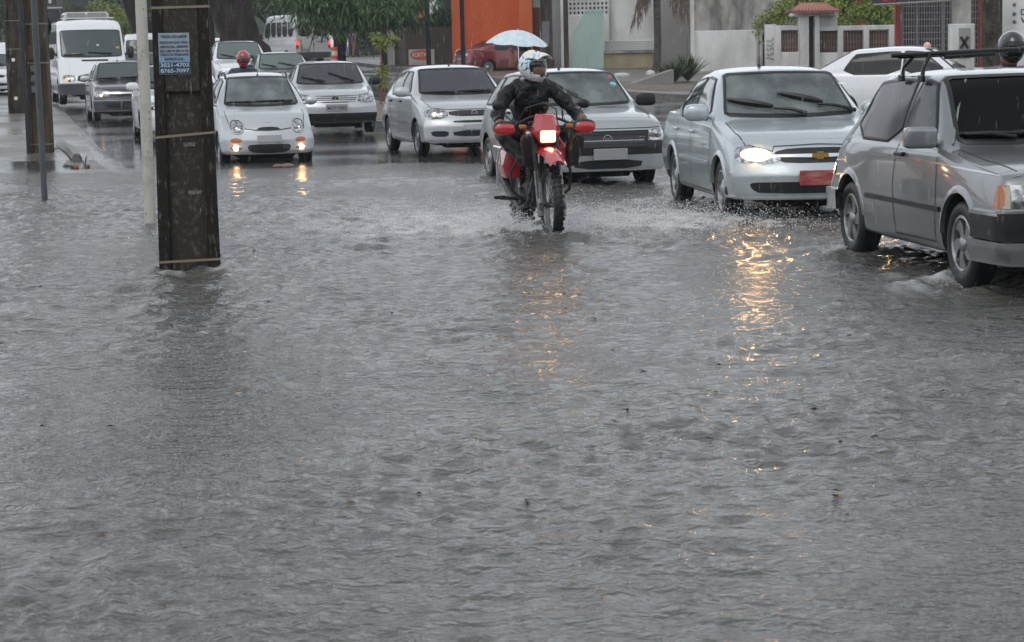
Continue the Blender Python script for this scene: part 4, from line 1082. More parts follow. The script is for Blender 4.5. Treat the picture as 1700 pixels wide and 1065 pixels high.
# 8 --- white hatchbacks and other cars half hidden
def simple_car(key, label, body, sp, winm=tintg, rail=None, lampson=False, wheel='cap'):
    c = Car('car', label, 'car', sp, body); CARS[key] = c; b = sp['belt']
    dress(c, .285, .175, wheel, (sp['zc'][4][1] + .035, sp['H'] - .08), winm, tint, panes=[(sp['cowl'] + .26, sp['rf0'] + .12, 2.1, 2.08, b + .015, .105), (2.17, 2.15, sp['rf1'] + .2, sp['rf1'] - .05, b + .015, .115)],
          rearw=(sp.get('rw0', b + .12), sp['H'] - .12), seams=[[(sp['cowl'] + .1, .27), (sp['cowl'] + .1, b)], [(2.13, .25), (2.13, b)]], hs=(2.02,), hz=b - .1, handm=body,
          mir=((sp['cowl'] + .28, b + .06), dict(m=black if body is not whitep or key == 'white_b' else whitep, size=(.06, .12, .08))), arch=.05)
    lamp(c, [(.42, .63), (.72, .61), (.76, .65), (.75, .74), (.62, .765), (.43, .735)], bulb=(.62, .68), bulbr=.03, litm=litd, lit=(1, 1) if lampson else (0, 0), dome=.012)
    c.patch('grille', [(-.38, .60), (.38, .60), (.41, .71), (-.41, .71)], 'F', black, off=.005)
    c.patch('lower_intake', [(-.5, .33), (.5, .33), (.5, .43), (-.5, .43)], 'F', black, off=.005)
    plate(c, 0, .5, .4, .12, platem, off=.02)
    c.wiper([(.4, b + .05), (.1, b + .12), (-.1, b + .18), (.4, b + .07)]); c.wiper([(-.15, b + .05), (-.35, b + .1), (-.55, b + .15), (-.2, b + .07)])
    both(c, 'tail_lamp', [(.58, .70), (.76, .70), (.76, .86), (.60, .86)], 'B', redl, off=.006)
    c.patch('licence_plate', [(-.2, .58), (.2, .58), (.2, .69), (-.2, .69)], 'B', platem, off=.01, rounds=0)
    return c
spw = lambda **k: spec(3.85, 1.64, 1.46, .80, 2.40, 1.02, .975, 1.62, 2.90, 3.74, 1.0, .80, .965, bowf=.22, bowp=2.4, bulge=.025, **k)
simple_car('white_a', 'white car mostly hidden behind the concrete pole, its right side showing', whitep, spw(), tintg)
simple_car('white_b', 'white hatchback with raised wipers behind the small city car', whitep, spec(3.9, 1.66, 1.62, .80, 2.45, 1.05, 1.08, 1.62, 2.95, 3.8, 1.1, .88, 1.06, bowf=.22, bowp=2.4, bulge=.025), mat('mid_green_glass', (.10, .13, .12), .06, coat=.3))
simple_car('green', 'pale grey car whose roof and windscreen show behind the red helmet', greenp, spw(), mat('mid_green_glass', (.10, .13, .12), .06, coat=.3))
simple_car('far_a', 'white car parked beyond the big tree trunk, under the branches', whitep, spw(), mat('mid_green_glass', (.10, .13, .12), .06, coat=.3))
simple_car('far_b', 'white car at the far left edge beyond the dark pole', whitep, spw(), tintg)
sps = spec(4.25, 1.65, 1.50, .85, 2.45, .98, .97, 1.60, 3.10, 4.12, 1.06, .80, .96, boot=(3.78, 1.10), bowf=.22, bowp=2.4, bulge=.03, wz=.29)
c = simple_car('taxi', 'white saloon with dark side windows and small red beacon on its roof', whitep, sps, mat('mid_green_glass', (.10, .13, .12), .06, coat=.3))
h, _ = c.hit(c.L / 2 - 1.72, -.15, 'T')
o = MB().lathe([(.07, 0), (.075, .02), (.065, .05), (.04, .085), (0, .095)], 16, 'Z', h).build('beacon', mat('beacon_red', (.55, .10, .09), .3, coat=.5, noise=((1, 1, 30), (.65, .5, .48), .4, .6)), c.root)
MB().tube([h + Vector((.03, .02, .0)), h + Vector((.13, -.02, .03))], [.012, .006], 6).build('antenna', black, c.root)
MB().tube([h + Vector((-.1, .1, 0)), h + Vector((-.16, .12, .36))], .004, 5).tube([h + Vector((-.16, .08, .1)), h + Vector((-.04, .02, .36))], .004, 5).build('antenna', black, c.root)
spr = spec(4.1, 1.62, 1.42, .82, 2.37, 1.1, .95, 1.78, 2.72, 3.98, 1.04, .78, .95, boot=(3.42, 1.07), bowf=.2, bulge=.03, wz=.287, rw0=1.13)
c = simple_car('red', 'wine-red saloon seen from behind, parked against the orange building', winep, spr, tintg)
both(c, 'reverse_lamp', [(.44, .76), (.56, .76), (.56, .86), (.44, .86)], 'B', white, off=.006)
c.band('bumper_trim', .52, .55, silverd, 'B', .02, -80, 80, back=.7)
# ---------------------------------------------------------------- standing them in the road
def stand(key, px, Y, head, group=None, dz=0.0, z=None):
    c = CARS[key]; put(c.root, px, Y, head, z=z, dz=dz)
    if group: c.root['group'] = group
    return c
CG = 'cars queueing through the flooded road'
stand('gol', 1674, 15.5, 8.8, CG, .05)
stand('classic', 1281, 21.9, 5.9, CG, .02)
stand('uno', 943, 27.6, 13.6, CG, -.02)
stand('palio', 747, 36.0, 14, CG, 0)
stand('vw', 546, 43.6, 9, CG, .03)
stand('qq', 427, 35.3, 13, CG, -.09)
stand('corsa', 205, 52.5, 14, CG)
stand('white_a', 297, 42.5, 13, CG)
stand('white_b', 396, 64, 13, CG, .16)
stand('green', 466, 61, 12, CG)
stand('taxi', 1506, 43, 72, None)
stand('red', 838, 88, 118)
stand('far_a', 352, 100, 10); stand('far_b', -12, 75, 14)
WHEELS_IN_WATER = []
for k in ('gol', 'classic'):
    c = CARS[k]; M = Matrix.Translation(c.root.location) @ c.root.rotation_euler.to_matrix().to_4x4()
    for x in c.ax:
        for sg in (-1, 1):
            p = M @ Vector((x, sg * .72, 0)); WHEELS_IN_WATER.append((p.x, p.y))
# ---------------------------------------------------------------- medians and the far pavement
def kerb_far(y): return 3.4 - (y - 61) * .232
def kerb_med(y): return -3.6 - (y - 48) * .232
my = [44.5, 45, 46] + list(range(48, 150, 4))
props(sheet('median', [[(kerb_med(y) + q, y, zg(y) - .1), (kerb_med(y) + q, y, zg(y) + .14), (kerb_med(y) + q + .14, y, zg(y) + .145), (kerb_med(y) + 2.4 - q, y, zg(y) + .145), (kerb_med(y) + 2.5 - q, y, zg(y) + .14), (kerb_med(y) + 2.5 - q, y, zg(y) - .1)]
                        for y, q in zip(my, [1.0, .5, .2] + [0] * 99)], kerbm), kind='structure')
props(sheet('median_soil', [[(kerb_med(y) + .2 + .8 * (y < 45.2), y + .2, zg(y) + .155), (kerb_med(y) + 1.2, y + .2, zg(y) + .20), (kerb_med(y) + 2.3 - .8 * (y < 45.2), y + .2, zg(y) + .155)] for y in my], earth), kind='structure')
fy = [56, 56.5, 58] + list(range(61, 190, 4))
props(sheet('far_sidewalk', [[(kerb_far(y) + q, y, zg(y) - .1), (kerb_far(y) + q + .01, y, zg(y) + .15), (kerb_far(y) + q + .2, y, zg(y) + .155), (kerb_far(y) + q + 4, y, zg(y) + .17), (kerb_far(y) + 80, y, zg(y) + .2)]
                              for y, q in zip(fy, [3, 1.2, .4] + [0] * 99)], pave), kind='structure')
props(sheet('soil_verge', [[(kerb_far(y) + .5 + q, y, zg(y) + .165), (kerb_far(y) + 1.6, y, zg(y) + .22), (kerb_far(y) + 3.2 - q, y, zg(y) + .18)] for y, q in ((60, .9), (61, .3), (63, .1), (66, 0), (69, .2), (71, 1))], earth), kind='structure')
# lane line on the far carriageway and between our lanes
lane = mat('worn_lane_paint', (.42, .42, .40), .25, noise=(5, (.10, .10, .10), .45, .62))
def dash(x, y, l, wd=.12):
    a = Vector((x, y, zg(y) + .006)); b = a + ROADDIR * l; b.z = zg(b.y) + .006; q = Vector((ROADDIR.y, -ROADDIR.x, 0)) * wd / 2
    return props(build('lane_marking', [a - q, a + q, b + q, b - q], [(0, 1, 2, 3)], lane), kind='structure')
for y in range(34, 90, 7): dash(-.75 - (y - 41) * .232, y, 2.6)
for y in range(50, 100, 8): dash(kerb_far(y) - 3.4, y, 2.6)

# ---------------------------------------------------------------- masonry helpers
def vbox(name, x0, x1, y0, y1, Y, dep, m, parent=None, toground=True, ztop=None, uneven=False):
    """a block whose front face, at depth Y, covers picture columns x0-x1 and rows y0-y1; it stands on the ground unless told not to"""
    xm = (y0 + y1) / 2
    A, B = V(x0, xm, Y), V(x1, xm, Y); zt = ztop if ztop is not None else V((x0 + x1) / 2, y0, Y).z
    zb_ = zg(Y) if toground else V((x0 + x1) / 2, y1, Y).z
    c = Vector(((A.x + B.x) / 2, Y + dep / 2, (zt + zb_) / 2)); d = (B.x - A.x, dep, zt - zb_)
    mb = MB().box((0, 0, 0), d) if d[0] < .5 else MB().box((0, 0, 0), d, bev=.015)
    o = mb.build(name, m, parent)
    o.location = c - (parent.location if parent is not None else Vector((0, 0, 0)))
    return o
stain = lambda n, a, b, sc=(.9, .9, .35), lo=.35, hi=.68, **k: mat(n, a, .75, noise=(sc, b, lo, hi), bump=(6, .25, .02), **k)
whitew = stain('stained_whitewash', (.72, .72, .70), (.38, .37, .35))
greyw = stain('mouldy_render', (.42, .40, .37), (.12, .118, .11), (1.8, 1.8, .55), .36, .62)
orangew = stain('orange_render', (.62, .125, .028), (.50, .095, .022))
olivew = stain('olive_render', (.125, .115, .09), (.085, .078, .062))
brownw = stain('dark_brown_board', (.045, .035, .033), (.025, .02, .02), (6, 6, .4))
redw = stain('dark_red_board', (.16, .03, .03), (.08, .02, .02))
yelloww = stain('yellowed_render', (.36, .31, .19), (.20, .17, .11))
greyd = stain('grey_board', (.25, .25, .24), (.17, .165, .16))
timber = mat('weathered_post', (.030, .025, .020), .75, spec=.2, noise=((9, 9, .8), (.10, .085, .068), .4, .7), bump=((14), .5, .02))
concpole = mat('dark_concrete', (.020, .016, .012), .7, noise=((5, 5, 1.6), (.085, .068, .048), .42, .72), bump=(18, .6, .015), spec=.25)
postm = mat('painted_post', (.012, .013, .017), .6, spec=.2)
ironm = mat('iron_grille', (.38, .38, .39), .5)

# orange building with its corner pier
b = thing('building', 'bright orange rendered building behind the red saloon and umbrella', 'building', V(820, 100, 95))
def bp(name, x0, x1, y0, y1, Y, dep, m, root, **k):
    return vbox(name, x0, x1, y0, y1, Y, dep, m, root, **k)
bp('wall', 751, 861, -40, 110, 95, 8, orangew, b, ztop=7.5); bp('pier', 750, 767, -40, 110, 94.6, .5, orangew, b, ztop=7.2); bp('pillar', 861, 884, -40, 110, 93.5, 2, orangew, b, ztop=7.5)
bp('plinth', 786, 862, 110, 116, 93, 2.2, orangew, b, ztop=zg(93) + .3); bp('side_panel', 884, 897, 12, 110, 94, 1, redw, b); bp('side_lintel', 884, 897, -20, 12, 94, 1, stain('pale_green_board', (.30, .40, .36), (.2, .27, .25)), b, toground=False)
MB().box((0, 0, 0), (20, 9, .5)).build('roof', greyw, b).location = (1, 4, 6.2)
# low wall left of it
b = thing('boundary_wall', 'olive-brown boundary wall with a grey door, behind the orange oval sign', 'wall', V(700, 100, 101))
bp('wall', 674, 751, 44, 108, 101, .25, olivew, b); bp('door', 655, 674, 52, 106, 101.05, .1, greyd, b); bp('lintel', 655, 674, 46, 52, 101, .2, whitew, b, toground=False)
b = props(vbox('wall', 640, 655, 47, 102, 100.8, .3, whitew), 'white wall pier beside the grey door, behind the sapling', 'wall')
b = props(vbox('wall', 655, 745, 29, 46, 106, .3, brownw), 'dark brown upper wall rising behind the olive wall', 'wall')
b = props(vbox('gate', 578, 640, 42, 98, 137, .2, brownw), 'dark brown ribbed gate behind the two walking people', 'gate')
b = thing('house', 'pale and brown house partly hidden behind the olive wall and post', 'house', V(720, 60, 118))
bp('wall', 690, 712, -30, 40, 118, 6, stain('terracotta_render', (.36, .17, .12), (.28, .13, .09)), b, ztop=8); bp('wall', 706, 725, -30, 60, 117, 5, whitew, b, ztop=7.5); bp('wall', 725, 770, -30, 60, 119, 6, brownw, b, ztop=8)
bp('window', 724, 731, -5, 22, 118.9, .1, mat('blue_shutter', (.05, .07, .20), .5), b, toground=False)

# white building with pierced blocks
b = thing('building', 'white building with pierced block screen and green glass panels in front', 'building', V(975, 60, 90))
bp('wall', 944, 1012, 25, 110, 90, .3, whitew, b); bp('wall', 1010, 1086, -20, 66, 90.4, 5, whitew, b, ztop=7, toground=True)
bp('gate', 917, 931, -20, 104, 89, .12, greyd, b, ztop=5); bp('gate', 931, 938, -20, 104, 88.8, .3, whitew, b, ztop=5)
bp('board', 1097, 1152, -20, 118, 89.6, .4, stain('light_board', (.50, .49, .47), (.36, .35, .33)), b, ztop=5)
mb = MB(); A = V(944, 25, 90.1); B = V(1010, 25, 90.1); cw = (B.x - A.x) / 10
for i in range(11):
    mb.box((A.x + i * cw, 90.15, A.z + 1.2), (.07 * 1.2, .2, 2.4))
for j in range(15): mb.box(((A.x + B.x) / 2, 90.15, A.z + j * .185), (B.x - A.x, .195, .09))
o = mb.build('block_screen', whitew, b); o.location = -b.location
o = MB().box(((A.x + B.x) / 2, 90.6, A.z + 1.3), (B.x - A.x, .05, 2.6)).build('screen_shadow', under, b); o.location = -b.location; o.name = 'interior_shade'  # near-black sheet painting the shade behind the pierced blocks
mb = MB()
for i in range(46): mb.box((0, 0, i * .1), (2.2, .03, .012))
o = mb.build('board_ribs', mat('rib_grey', (.24, .24, .23), .8), b); o.location = V(1124, 112, 89.55) - b.location
# green glass screen
gm = bpy.data.materials.new('green_glass'); gm.use_nodes = True; g_ = gm.node_tree.nodes['Principled BSDF']
g_.inputs['Base Color'].default_value = (.34, .50, .46, 1); g_.inputs['Roughness'].default_value = .08; g_.inputs['Alpha'].default_value = .5
gs = thing('glass_screen', 'tall green glass screen with a slanted upper corner, beside the thin dark post', 'glass screen', V(975, 110, 86))
def gpane(pts):
    P = [V(x, y, 86) - gs.location for x, y in pts]
    return MB().prism([(p.x, p.z) for p in P], -.02, .02).build('pane', gm, gs)
gpane([(951, 118), (973, 118), (973, 16), (951, 54)]); gpane([(973.6, 118), (1002, 118), (1002, 16), (973.6, 16)])
# fenced low wall
b = thing('low_wall', 'yellowed low wall topped with lattice fencing, left of the palm trunk', 'wall', V(1045, 110, 87))
bp('wall', 1003, 1086, 88, 118, 87, .25, yelloww, b); bp('coping', 1002, 1087, 84, 88, 86.9, .4, greyw, b, toground=False)
mb = MB(); A = V(1003, 84, 87.1); B = V(1086, 66, 87.1); n = 22; wd = (B.x - A.x) / n
for i in range(-3, n):
    for sg in (0, 1):
        x0 = A.x + i * wd; x1 = x0 + 3 * wd
        if sg: x0, x1 = x1, x0
        za, zb2 = A.z, B.z
        def cl(x, z, xo, zo):
            if x < A.x: t = (A.x - x) / (xo - x); return (A.x, z + t * (zo - z))
            if x > B.x: t = (x - B.x) / (x - xo); return (B.x, z + t * (zo - z))
            return (x, z)
        p, q = cl(x0, za, x1, zb2), cl(x1, zb2, x0, za)
        mb.tube([(p[0], 87.1, p[1]), (q[0], 87.1, q[1])], .016, 4)
mb.box(((A.x + B.x) / 2, 87.1, B.z), (B.x - A.x, .05, .05)); bp('lattice_shade_sheet', 1003, 1086, 66, 84, 87.35, .04, stain('lattice_shade', (.16, .16, .16), (.10, .10, .10)), b, toground=False)  # dark sheet coloured as the shade behind the lattice
o = mb.build('lattice', whitew, b); o.location = -b.location

# white wall and mouldy gable behind
b = props(vbox('wall', 1150, 1256, 50, 130, 80, .25, whitew), 'chipped white wall between the spiky plants and the vine', 'wall')
b = props(vbox('column', 1147, 1153, -20, 130, 79.8, .35, whitew, ztop=6), 'slim white corner column at the end of the chipped white wall', 'column')
b = props(vbox('building', 1153, 1312, -30, 100, 86, 6, greyw, ztop=8), 'tall mould-stained grey wall rising behind the white wall', 'building')
b = props(vbox('building', 1432, 1441, -30, 60, 92, 4, orangew, ztop=6), 'orange building sliver seen through the leaves', 'building')
b = props(vbox('building', 1312, 1500, -30, 60, 98, 6, greyd, ztop=5.4), 'plain grey building behind the leafy shrub and gateway', 'building')
# baluster wall with tiled gateway
Yb = 70
b = thing('garden_wall', 'white garden wall with brown balusters and a small tiled gateway', 'wall', V(1390, 100, Yb))
def frame(x0, x1):
    bp('frame', x0, x1, 42, 50, Yb, .3, whitew, b, toground=False)
    bp('plinth', x0, x1, 86, 130, Yb, .3, whitew, b); 
frame(1288, 1329); frame(1353, 1485)
for x0, x1 in ((1288, 1297), (1326, 1331), (1353, 1361), (1391, 1400), (1434, 1443), (1476, 1486)): bp('pier', x0, x1, 42, 130, Yb - .05, .4, whitew, b)
for x0, x1 in ((1297, 1327), (1361, 1391), (1400, 1434), (1443, 1476)):
    bp('backing', x0, x1, 50, 86, Yb + .5, .05, stain('recess_shade', (.035, .022, .02), (.02, .015, .013)), b, toground=False)  # recess shade behind the balusters put into the backing's colour
    A = V(x0, 86, Yb + .15); B = V(x1, 50, Yb + .15); n = 7; h = B.z - A.z; mb = MB()
    for i in range(n):
        x = A.x + (i + .5) * (B.x - A.x) / n
        mb.lathe([(.025, 0), (.03, h * .12), (.045, h * .22), (.03, h * .34), (.048, h * .5), (.03, h * .64), (.045, h * .76), (.028, h * .88), (.025, h)], 8, 'Z', (x, Yb + .15, A.z))
    o = mb.build('balustrade', stain('brown_baluster', (.20, .135, .11), (.12, .08, .07)), b); o.location = -b.location
for x0, x1 in ((1328, 1343), (1353, 1361)): bp('gate_pillar', x0, x1, 24, 130, Yb - .3, .5, whitew, b)
bp('gate_door', 1343, 1353, 26, 130, Yb + .1, .06, brownw, b); bp('gate_beam', 1317, 1391, 20, 26, Yb - .4, 1.2, whitew, b, toground=False); bp('gate_side', 1361, 1390, 26, 44, Yb, .2, whitew, b, toground=False)
tile = stain('clay_tile', (.38, .16, .11), (.22, .10, .08)); A = V(1312, 20, Yb - .6); B = V(1395, 20, Yb - .6); cx, w2 = (A.x + B.x) / 2, (B.x - A.x) / 2
mb = MB(); n = 14
ridge_z = V(1350, 6, Yb).z
for i in range(n):
    x = A.x + (i + .5) * (B.x - A.x) / n; k = max(.25, 1 - abs(x - cx) / w2 * .75)
    for sg in (-1, 1):
        mb.tube([(x, Yb + .0 + sg * .75, A.z), (cx + (x - cx) * .55, Yb, A.z + (ridge_z - A.z) * (1 - .2 * (1 - k)))], [.055, .045], 8)
mb.tube([(cx - w2 * .55, Yb, ridge_z - .03), (cx + w2 * .55, Yb, ridge_z - .03)], .07, 8)
o = mb.build('tile_roof', tile, b, 40); o.location = -b.location
# graffiti pier
b = props(vbox('wall', 1271, 1289, 40, 130, 74, .3, whitew), 'narrow white wall with black scribbles beside the vine stem', 'wall')
mb = MB(); rr = random.Random(4)
for j in range(5):
    p0 = V(1273, 66 + j * 8, 73.98); pts = []
    for i in range(9): pts.append(p0 + Vector((i * .035, 0, rr.uniform(-.06, .07))))
    mb.tube(pts, .008, 4)
o = mb.build('scribble', ink, b); o.location = -b.location
# shop with grille
Ys = 64
b = thing('shop_building', 'shop front with white iron grille between red posts under a dark sign', 'shop', V(1560, 100, Ys))
bp('interior_shade', 1488, 1636, -10, 130, Ys + .8, .1, stain('shop_shade', (.045, .03, .03), (.03, .02, .02)), b)  # dark sheet painting the unlit shop interior behind the grille
for x0, x1, m in ((1487, 1495, 0), (1626, 1633, 0)): bp('post', x0, x1, -20, 130, Ys - .1, .2, stain('red_post', (.32, .045, .04), (.25, .035, .03)), b, ztop=4.2)
bp('frame_post', 1496, 1499, 0, 130, Ys, .1, greyd, b, ztop=3.4); bp('frame_post', 1521, 1524, 0, 130, Ys, .08, greyd, b, ztop=3.4); bp('frame_post', 1563, 1568, 0, 130, Ys, .1, greyd, b, ztop=3.4); bp('frame_post', 1590, 1593, 0, 130, Ys, .08, greyd, b, ztop=3.4)
mb = MB(); A = V(1496, 130, Ys + .1); B = V(1640, -15, Ys + .1)
x = A.x
while x < B.x: mb.tube([(x, Ys + .1, A.z), (x, Ys + .1, B.z)], .008, 4); x += .075
z = A.z
while z < B.z: mb.box(((A.x + B.x) / 2, Ys + .09, z), (B.x - A.x, .012, .016)); z += .19
o = mb.build('iron_grille', ironm, b); o.location = -b.location
p = V(1447, 8, Ys - 1.0); q = V(1642, -3, Ys - 1.0)
o = MB().prism([(p.x, p.z), (q.x, q.z + .0), (q.x, q.z + 1.0), (p.x, p.z + 1.0)], Ys - 1.2, Ys - 1).build('sign_board', mat('dark_sign', (.02, .02, .024), .4), b); o.location = -b.location
o2 = MB().tube([p + Vector((0, -.22, 0)), q + Vector((0, -.22, 0))], .035, 6).build('sign_trim', greyd, b); o2.location = -b.location
text('sign_lettering', 'GRATIS', .28, mat('red_letter', (.5, .03, .05), .5), b, V(1490, 0, Ys - 1.23) - b.location, (R(90), R(-3), 0)).location.z += .08
b = props(vbox('building', 1640, 1800, -30, 130, Ys + 1.5, 4, whitew, ztop=6), 'white wall with black asterisks and letters at the right edge', 'building')
for (x, y, s_, sz) in ((1684, 10, '*', .24), (1684, 26, '*', .28), (1684, 39, '*', .28), (1699, 20, 'D', .24), (1699, 33, 'V', .24)):
    text('wall_lettering', s_, sz, ink, b, V(x, y, Ys + 1.48) - b.location, (R(90), 0, 0))
b = props(vbox('concrete_pole', 1636, 1664, -60, 140, 60, .45, concpole, ztop=8), 'thick brown concrete pole between red post and lettered white wall', 'pole')
b = thing('meter_box', 'white concrete meter cabinet with a black painted X below the grey pole', 'meter cabinet', V(1598, 100, 61))
bp('cabinet', 1578, 1618, 39, 130, 61, .35, whitew, b); bp('door', 1592, 1611, 46, 95, 60.96, .06, stain('cabinet_door', (.34, .33, .31), (.24, .23, .22)), b, toground=False)
mb = MB(); c0 = V(1601, 70, 60.94)
for sg in (-1, 1): mb.box(c0, (.08, .01, .38), Matrix.Rotation(R(33 * sg), 3, 'Y'))
mb.box(c0 - Vector((0, 0, .30)), (.24, .01, .05)); o = mb.build('painted_cross', ink, b); o.location = -b.location
b = props(vbox('utility_pole', 1582, 1613, -60, 42, 61.4, .3, greyw, ztop=8), 'grey utility pole rising above the meter cabinet with the X', 'pole')

# posts
def post(px, Y, wpx, ztop, m, label, name='post', cat='post', lean=0.0, z0=None):
    p = at(px, Y); r = wpx / 2 * Y / FPX
    o = MB().tube([(0, 0, -.1), (lean, 0, ztop)], [r * 1.04, r * .95], 12).build(name, m); o.location = p
    return props(o, label, cat)
post(713, 82, 8, 7, postm, 'dark painted post in front of the orange oval sign', 'lamp_post', 'lamp post', -.05)
post(770, 84, 7, 7, postm, 'dark painted post at the left end of the red saloon', 'lamp_post', 'lamp post', -.04)
post(941, 78, 8, 7, timber, 'thin dark post between the white gate and green glass screen', 'lamp_post', 'lamp post')
pp = props(vbox('utility_pole', 897, 917, -60, 118, 85, .35, timber, ztop=8), 'broad dark wooden pole with a grey notice, right of the orange building', 'pole')
o = vbox('notice', 900, 912, 35, 72, 84.97, .03, stain('grey_notice', (.17, .17, .18), (.09, .09, .10), (9, 9, 9)), pp, toground=False)
# orange oval sign
sg_ = thing('sign_board', 'white sign board with an orange oval reading FORTAL', 'sign', at(700, 98))
A, B = V(679, 108, 98), V(721, 81, 98); wS, hS = B.x - A.x, B.z - A.z; cS = (A + B) / 2 - sg_.location
o = MB().box(cS, (wS, .06, hS), bev=.01).build('panel', mat('sign_white', (.52, .50, .48), .5), sg_)
el = lambda k: [(cS.x + .38 * wS * k * math.cos(a) - .04, cS.z + .10 + .30 * hS * k * math.sin(a)) for a in np.linspace(0, 2 * math.pi, 33)[:-1]]
MB().prism(el(1.06), -.045, -.035).build('oval_rim', ink, sg_); MB().prism(el(1.0), -.05, -.04).build('oval', mat('sign_orange', (.62, .13, .05), .5), sg_)
text('lettering', 'FORTAL', .26, mat('sign_letter', (.75, .74, .72), .5), sg_, (cS.x - .04, -.055, cS.z + .10), (R(90), R(-3), 0), wid=.66 * wS)
text('small_lettering', 'POSTO  DE  GAS', .07, mat('sign_red', (.45, .10, .08), .5), sg_, (cS.x - .04, -.035, cS.z - .28), (R(90), 0, 0), wid=.7 * wS)
for s2 in (-1, 1): MB().box((cS.x + s2 * wS * .4, .02, cS.z - hS * .5 - .12), (.05, .05, .4)).build('leg', postm, sg_)

# ---------------------------------------------------------------- plants
def leaf_mat(n, a, b2, c2):
    m = mat(n, a, .45, spec=.4); t = m.node_tree; b_ = t.nodes['Principled BSDF']
    gi = t.nodes.new('ShaderNodeNewGeometry'); r = t.nodes.new('ShaderNodeValToRGB'); e = r.color_ramp.elements
    e[0].color = (*a, 1); e[1].color = (*c2, 1); k = e.new(.5); k.color = (*b2, 1)
    t.links.new(gi.outputs['Random Per Island'], r.inputs[0]); t.links.new(r.outputs[0], b_.inputs['Base Color'])
    b_.inputs['Subsurface Weight'].default_value = 0
    return m
dleaf = leaf_mat('dark_leaf', (.022, .045, .016), (.035, .075, .022), (.06, .11, .03))
mleaf = leaf_mat('mango_leaf', (.028, .075, .022), (.05, .12, .03), (.10, .18, .05))
yleaf = leaf_mat('lime_leaf', (.10, .15, .025), (.17, .22, .03), (.27, .30, .05))
vleaf = leaf_mat('vine_leaf', (.09, .15, .02), (.16, .22, .03), (.25, .28, .05))
bark = mat('dark_bark', (.020, .016, .014), .9, spec=.2, noise=((5, 5, 1.2), (.060, .050, .042), .45, .72), bump=(9, .8, .06))
def leaves(name, blobs, n, ln, wd, m, parent=None, seed=1, droop=.4, shell=.55, clump=None):
    r = np.random.default_rng(seed); vol = np.array([b_[1][0] * b_[1][1] * b_[1][2] for b_ in blobs]); vol = vol / vol.sum()
    k = r.choice(len(blobs), n, p=vol); d = r.normal(size=(n, 3)); d /= np.linalg.norm(d, axis=1)[:, None]
    rad = shell + (1 - shell) * r.random(n) ** .7
    C_ = np.array([b_[0] for b_ in blobs])[k]; RR = np.array([b_[1] for b_ in blobs])[k]
    if clump:      # gather leaves into twigs
        kc = r.integers(0, clump, n); cd = r.normal(size=(clump, 3)); cd /= np.linalg.norm(cd, axis=1)[:, None]; ck = r.choice(len(blobs), clump, p=vol)
        cr_ = shell + (1 - shell) * r.random(clump) ** .7
        cc = np.array([b_[0] for b_ in blobs])[ck] + cd * np.array([b_[1] for b_ in blobs])[ck] * cr_[:, None]
        P = cc[kc] + r.normal(size=(n, 3)) * ln * 1.1
        out_ = cd[kc]
    else: P = C_ + d * RR * rad[:, None]; out_ = d
    ax_ = out_ * .5 + r.normal(size=(n, 3)) * .6; ax_[:, 2] -= droop * 1.6; ax_ /= np.linalg.norm(ax_, axis=1)[:, None]
    sd = np.cross(ax_, r.normal(size=(n, 3))); sd /= np.linalg.norm(sd, axis=1)[:, None]; nn = np.cross(ax_, sd)
    s = (.7 + .6 * r.random(n))[:, None]
    a = P; b_ = P + ax_ * ln * .5 * s + sd * wd * .5 * s + nn * ln * .05; c_ = P + ax_ * ln * s - nn * ln * .06; d_ = P + ax_ * ln * .5 * s - sd * wd * .5 * s + nn * ln * .05
    V_ = np.stack([a, b_, c_, d_], 1).reshape(-1, 3); F = np.arange(4 * n).reshape(n, 4)
    me = bpy.data.meshes.new(name); me.vertices.add(4 * n); me.vertices.foreach_set('co', V_.ravel()); me.loops.add(4 * n); me.loops.foreach_set('vertex_index', F.ravel())
    me.polygons.add(n); me.polygons.foreach_set('loop_start', np.arange(0, 4 * n, 4)); me.polygons.foreach_set('loop_total', np.full(n, 4)); me.update(calc_edges=True)
    return link_mesh(name, me, m, parent)
def limb(mb, p, d, l, r, depth, rr):
    pts = [p]; q = Vector(p); dd = Vector(d).normalized()
    for i in range(4):
        dd = (dd + Vector((rr.uniform(-.18, .18), rr.uniform(-.18, .18), rr.uniform(-.05, .12)))).normalized(); q = q + dd * l / 4; pts.append(Vector(q))
    mb.tube(pts, [r * (1 - .12 * i) for i in range(5)], 8)
    if depth:
        for k in range(3):
            a = rr.uniform(0, 6.28); limb(mb, pts[-1], (math.cos(a) * .8, math.sin(a) * .8, .8), l * .62, r * .55, depth - 1, rr)
def tree(label, px, Y, h, r, cr_, m, n=5000, ln=.22, wd=.07, seed=3, droop=.4, group=None, trunk_h=None, name='tree', nb=9, lean=(0, 0), clump=None, ztop=None):
    p = at(px, Y); t = thing(name, label, 'tree', p, group=group); rr = random.Random(seed)
    th = trunk_h or h * .45; mb = MB(); top = Vector((lean[0], lean[1], th))
    mb.tube([(0, 0, -.2), (0, 0, .15), Vector((lean[0] * .4, lean[1] * .4, th * .45)), top], [r * 1.5, r * 1.1, r * .95, r * .8], 12)
    for k in range(4):
        a = k * 1.57 + rr.uniform(-.4, .4); limb(mb, top - Vector((0, 0, .1)), (math.cos(a) * .8, math.sin(a) * .8, .9), cr_ * .75, r * .5, 1, rr)
    mb.build('trunk', bark, t, 60)
    bl = []
    for k in range(nb):
        a = rr.uniform(0, 6.28); q = rr.uniform(.1, .85) * cr_; zz = th + (h - th) * rr.uniform(.05, .85)
        bl.append((Vector((lean[0] + math.cos(a) * q, lean[1] + math.sin(a) * q, zz)), (cr_ * rr.uniform(.3, .5),) * 2 + ((h - th) * rr.uniform(.18, .3),)))
    leaves('crown', bl, n, ln, wd, m, t, seed, droop, .5, clump)
    return t
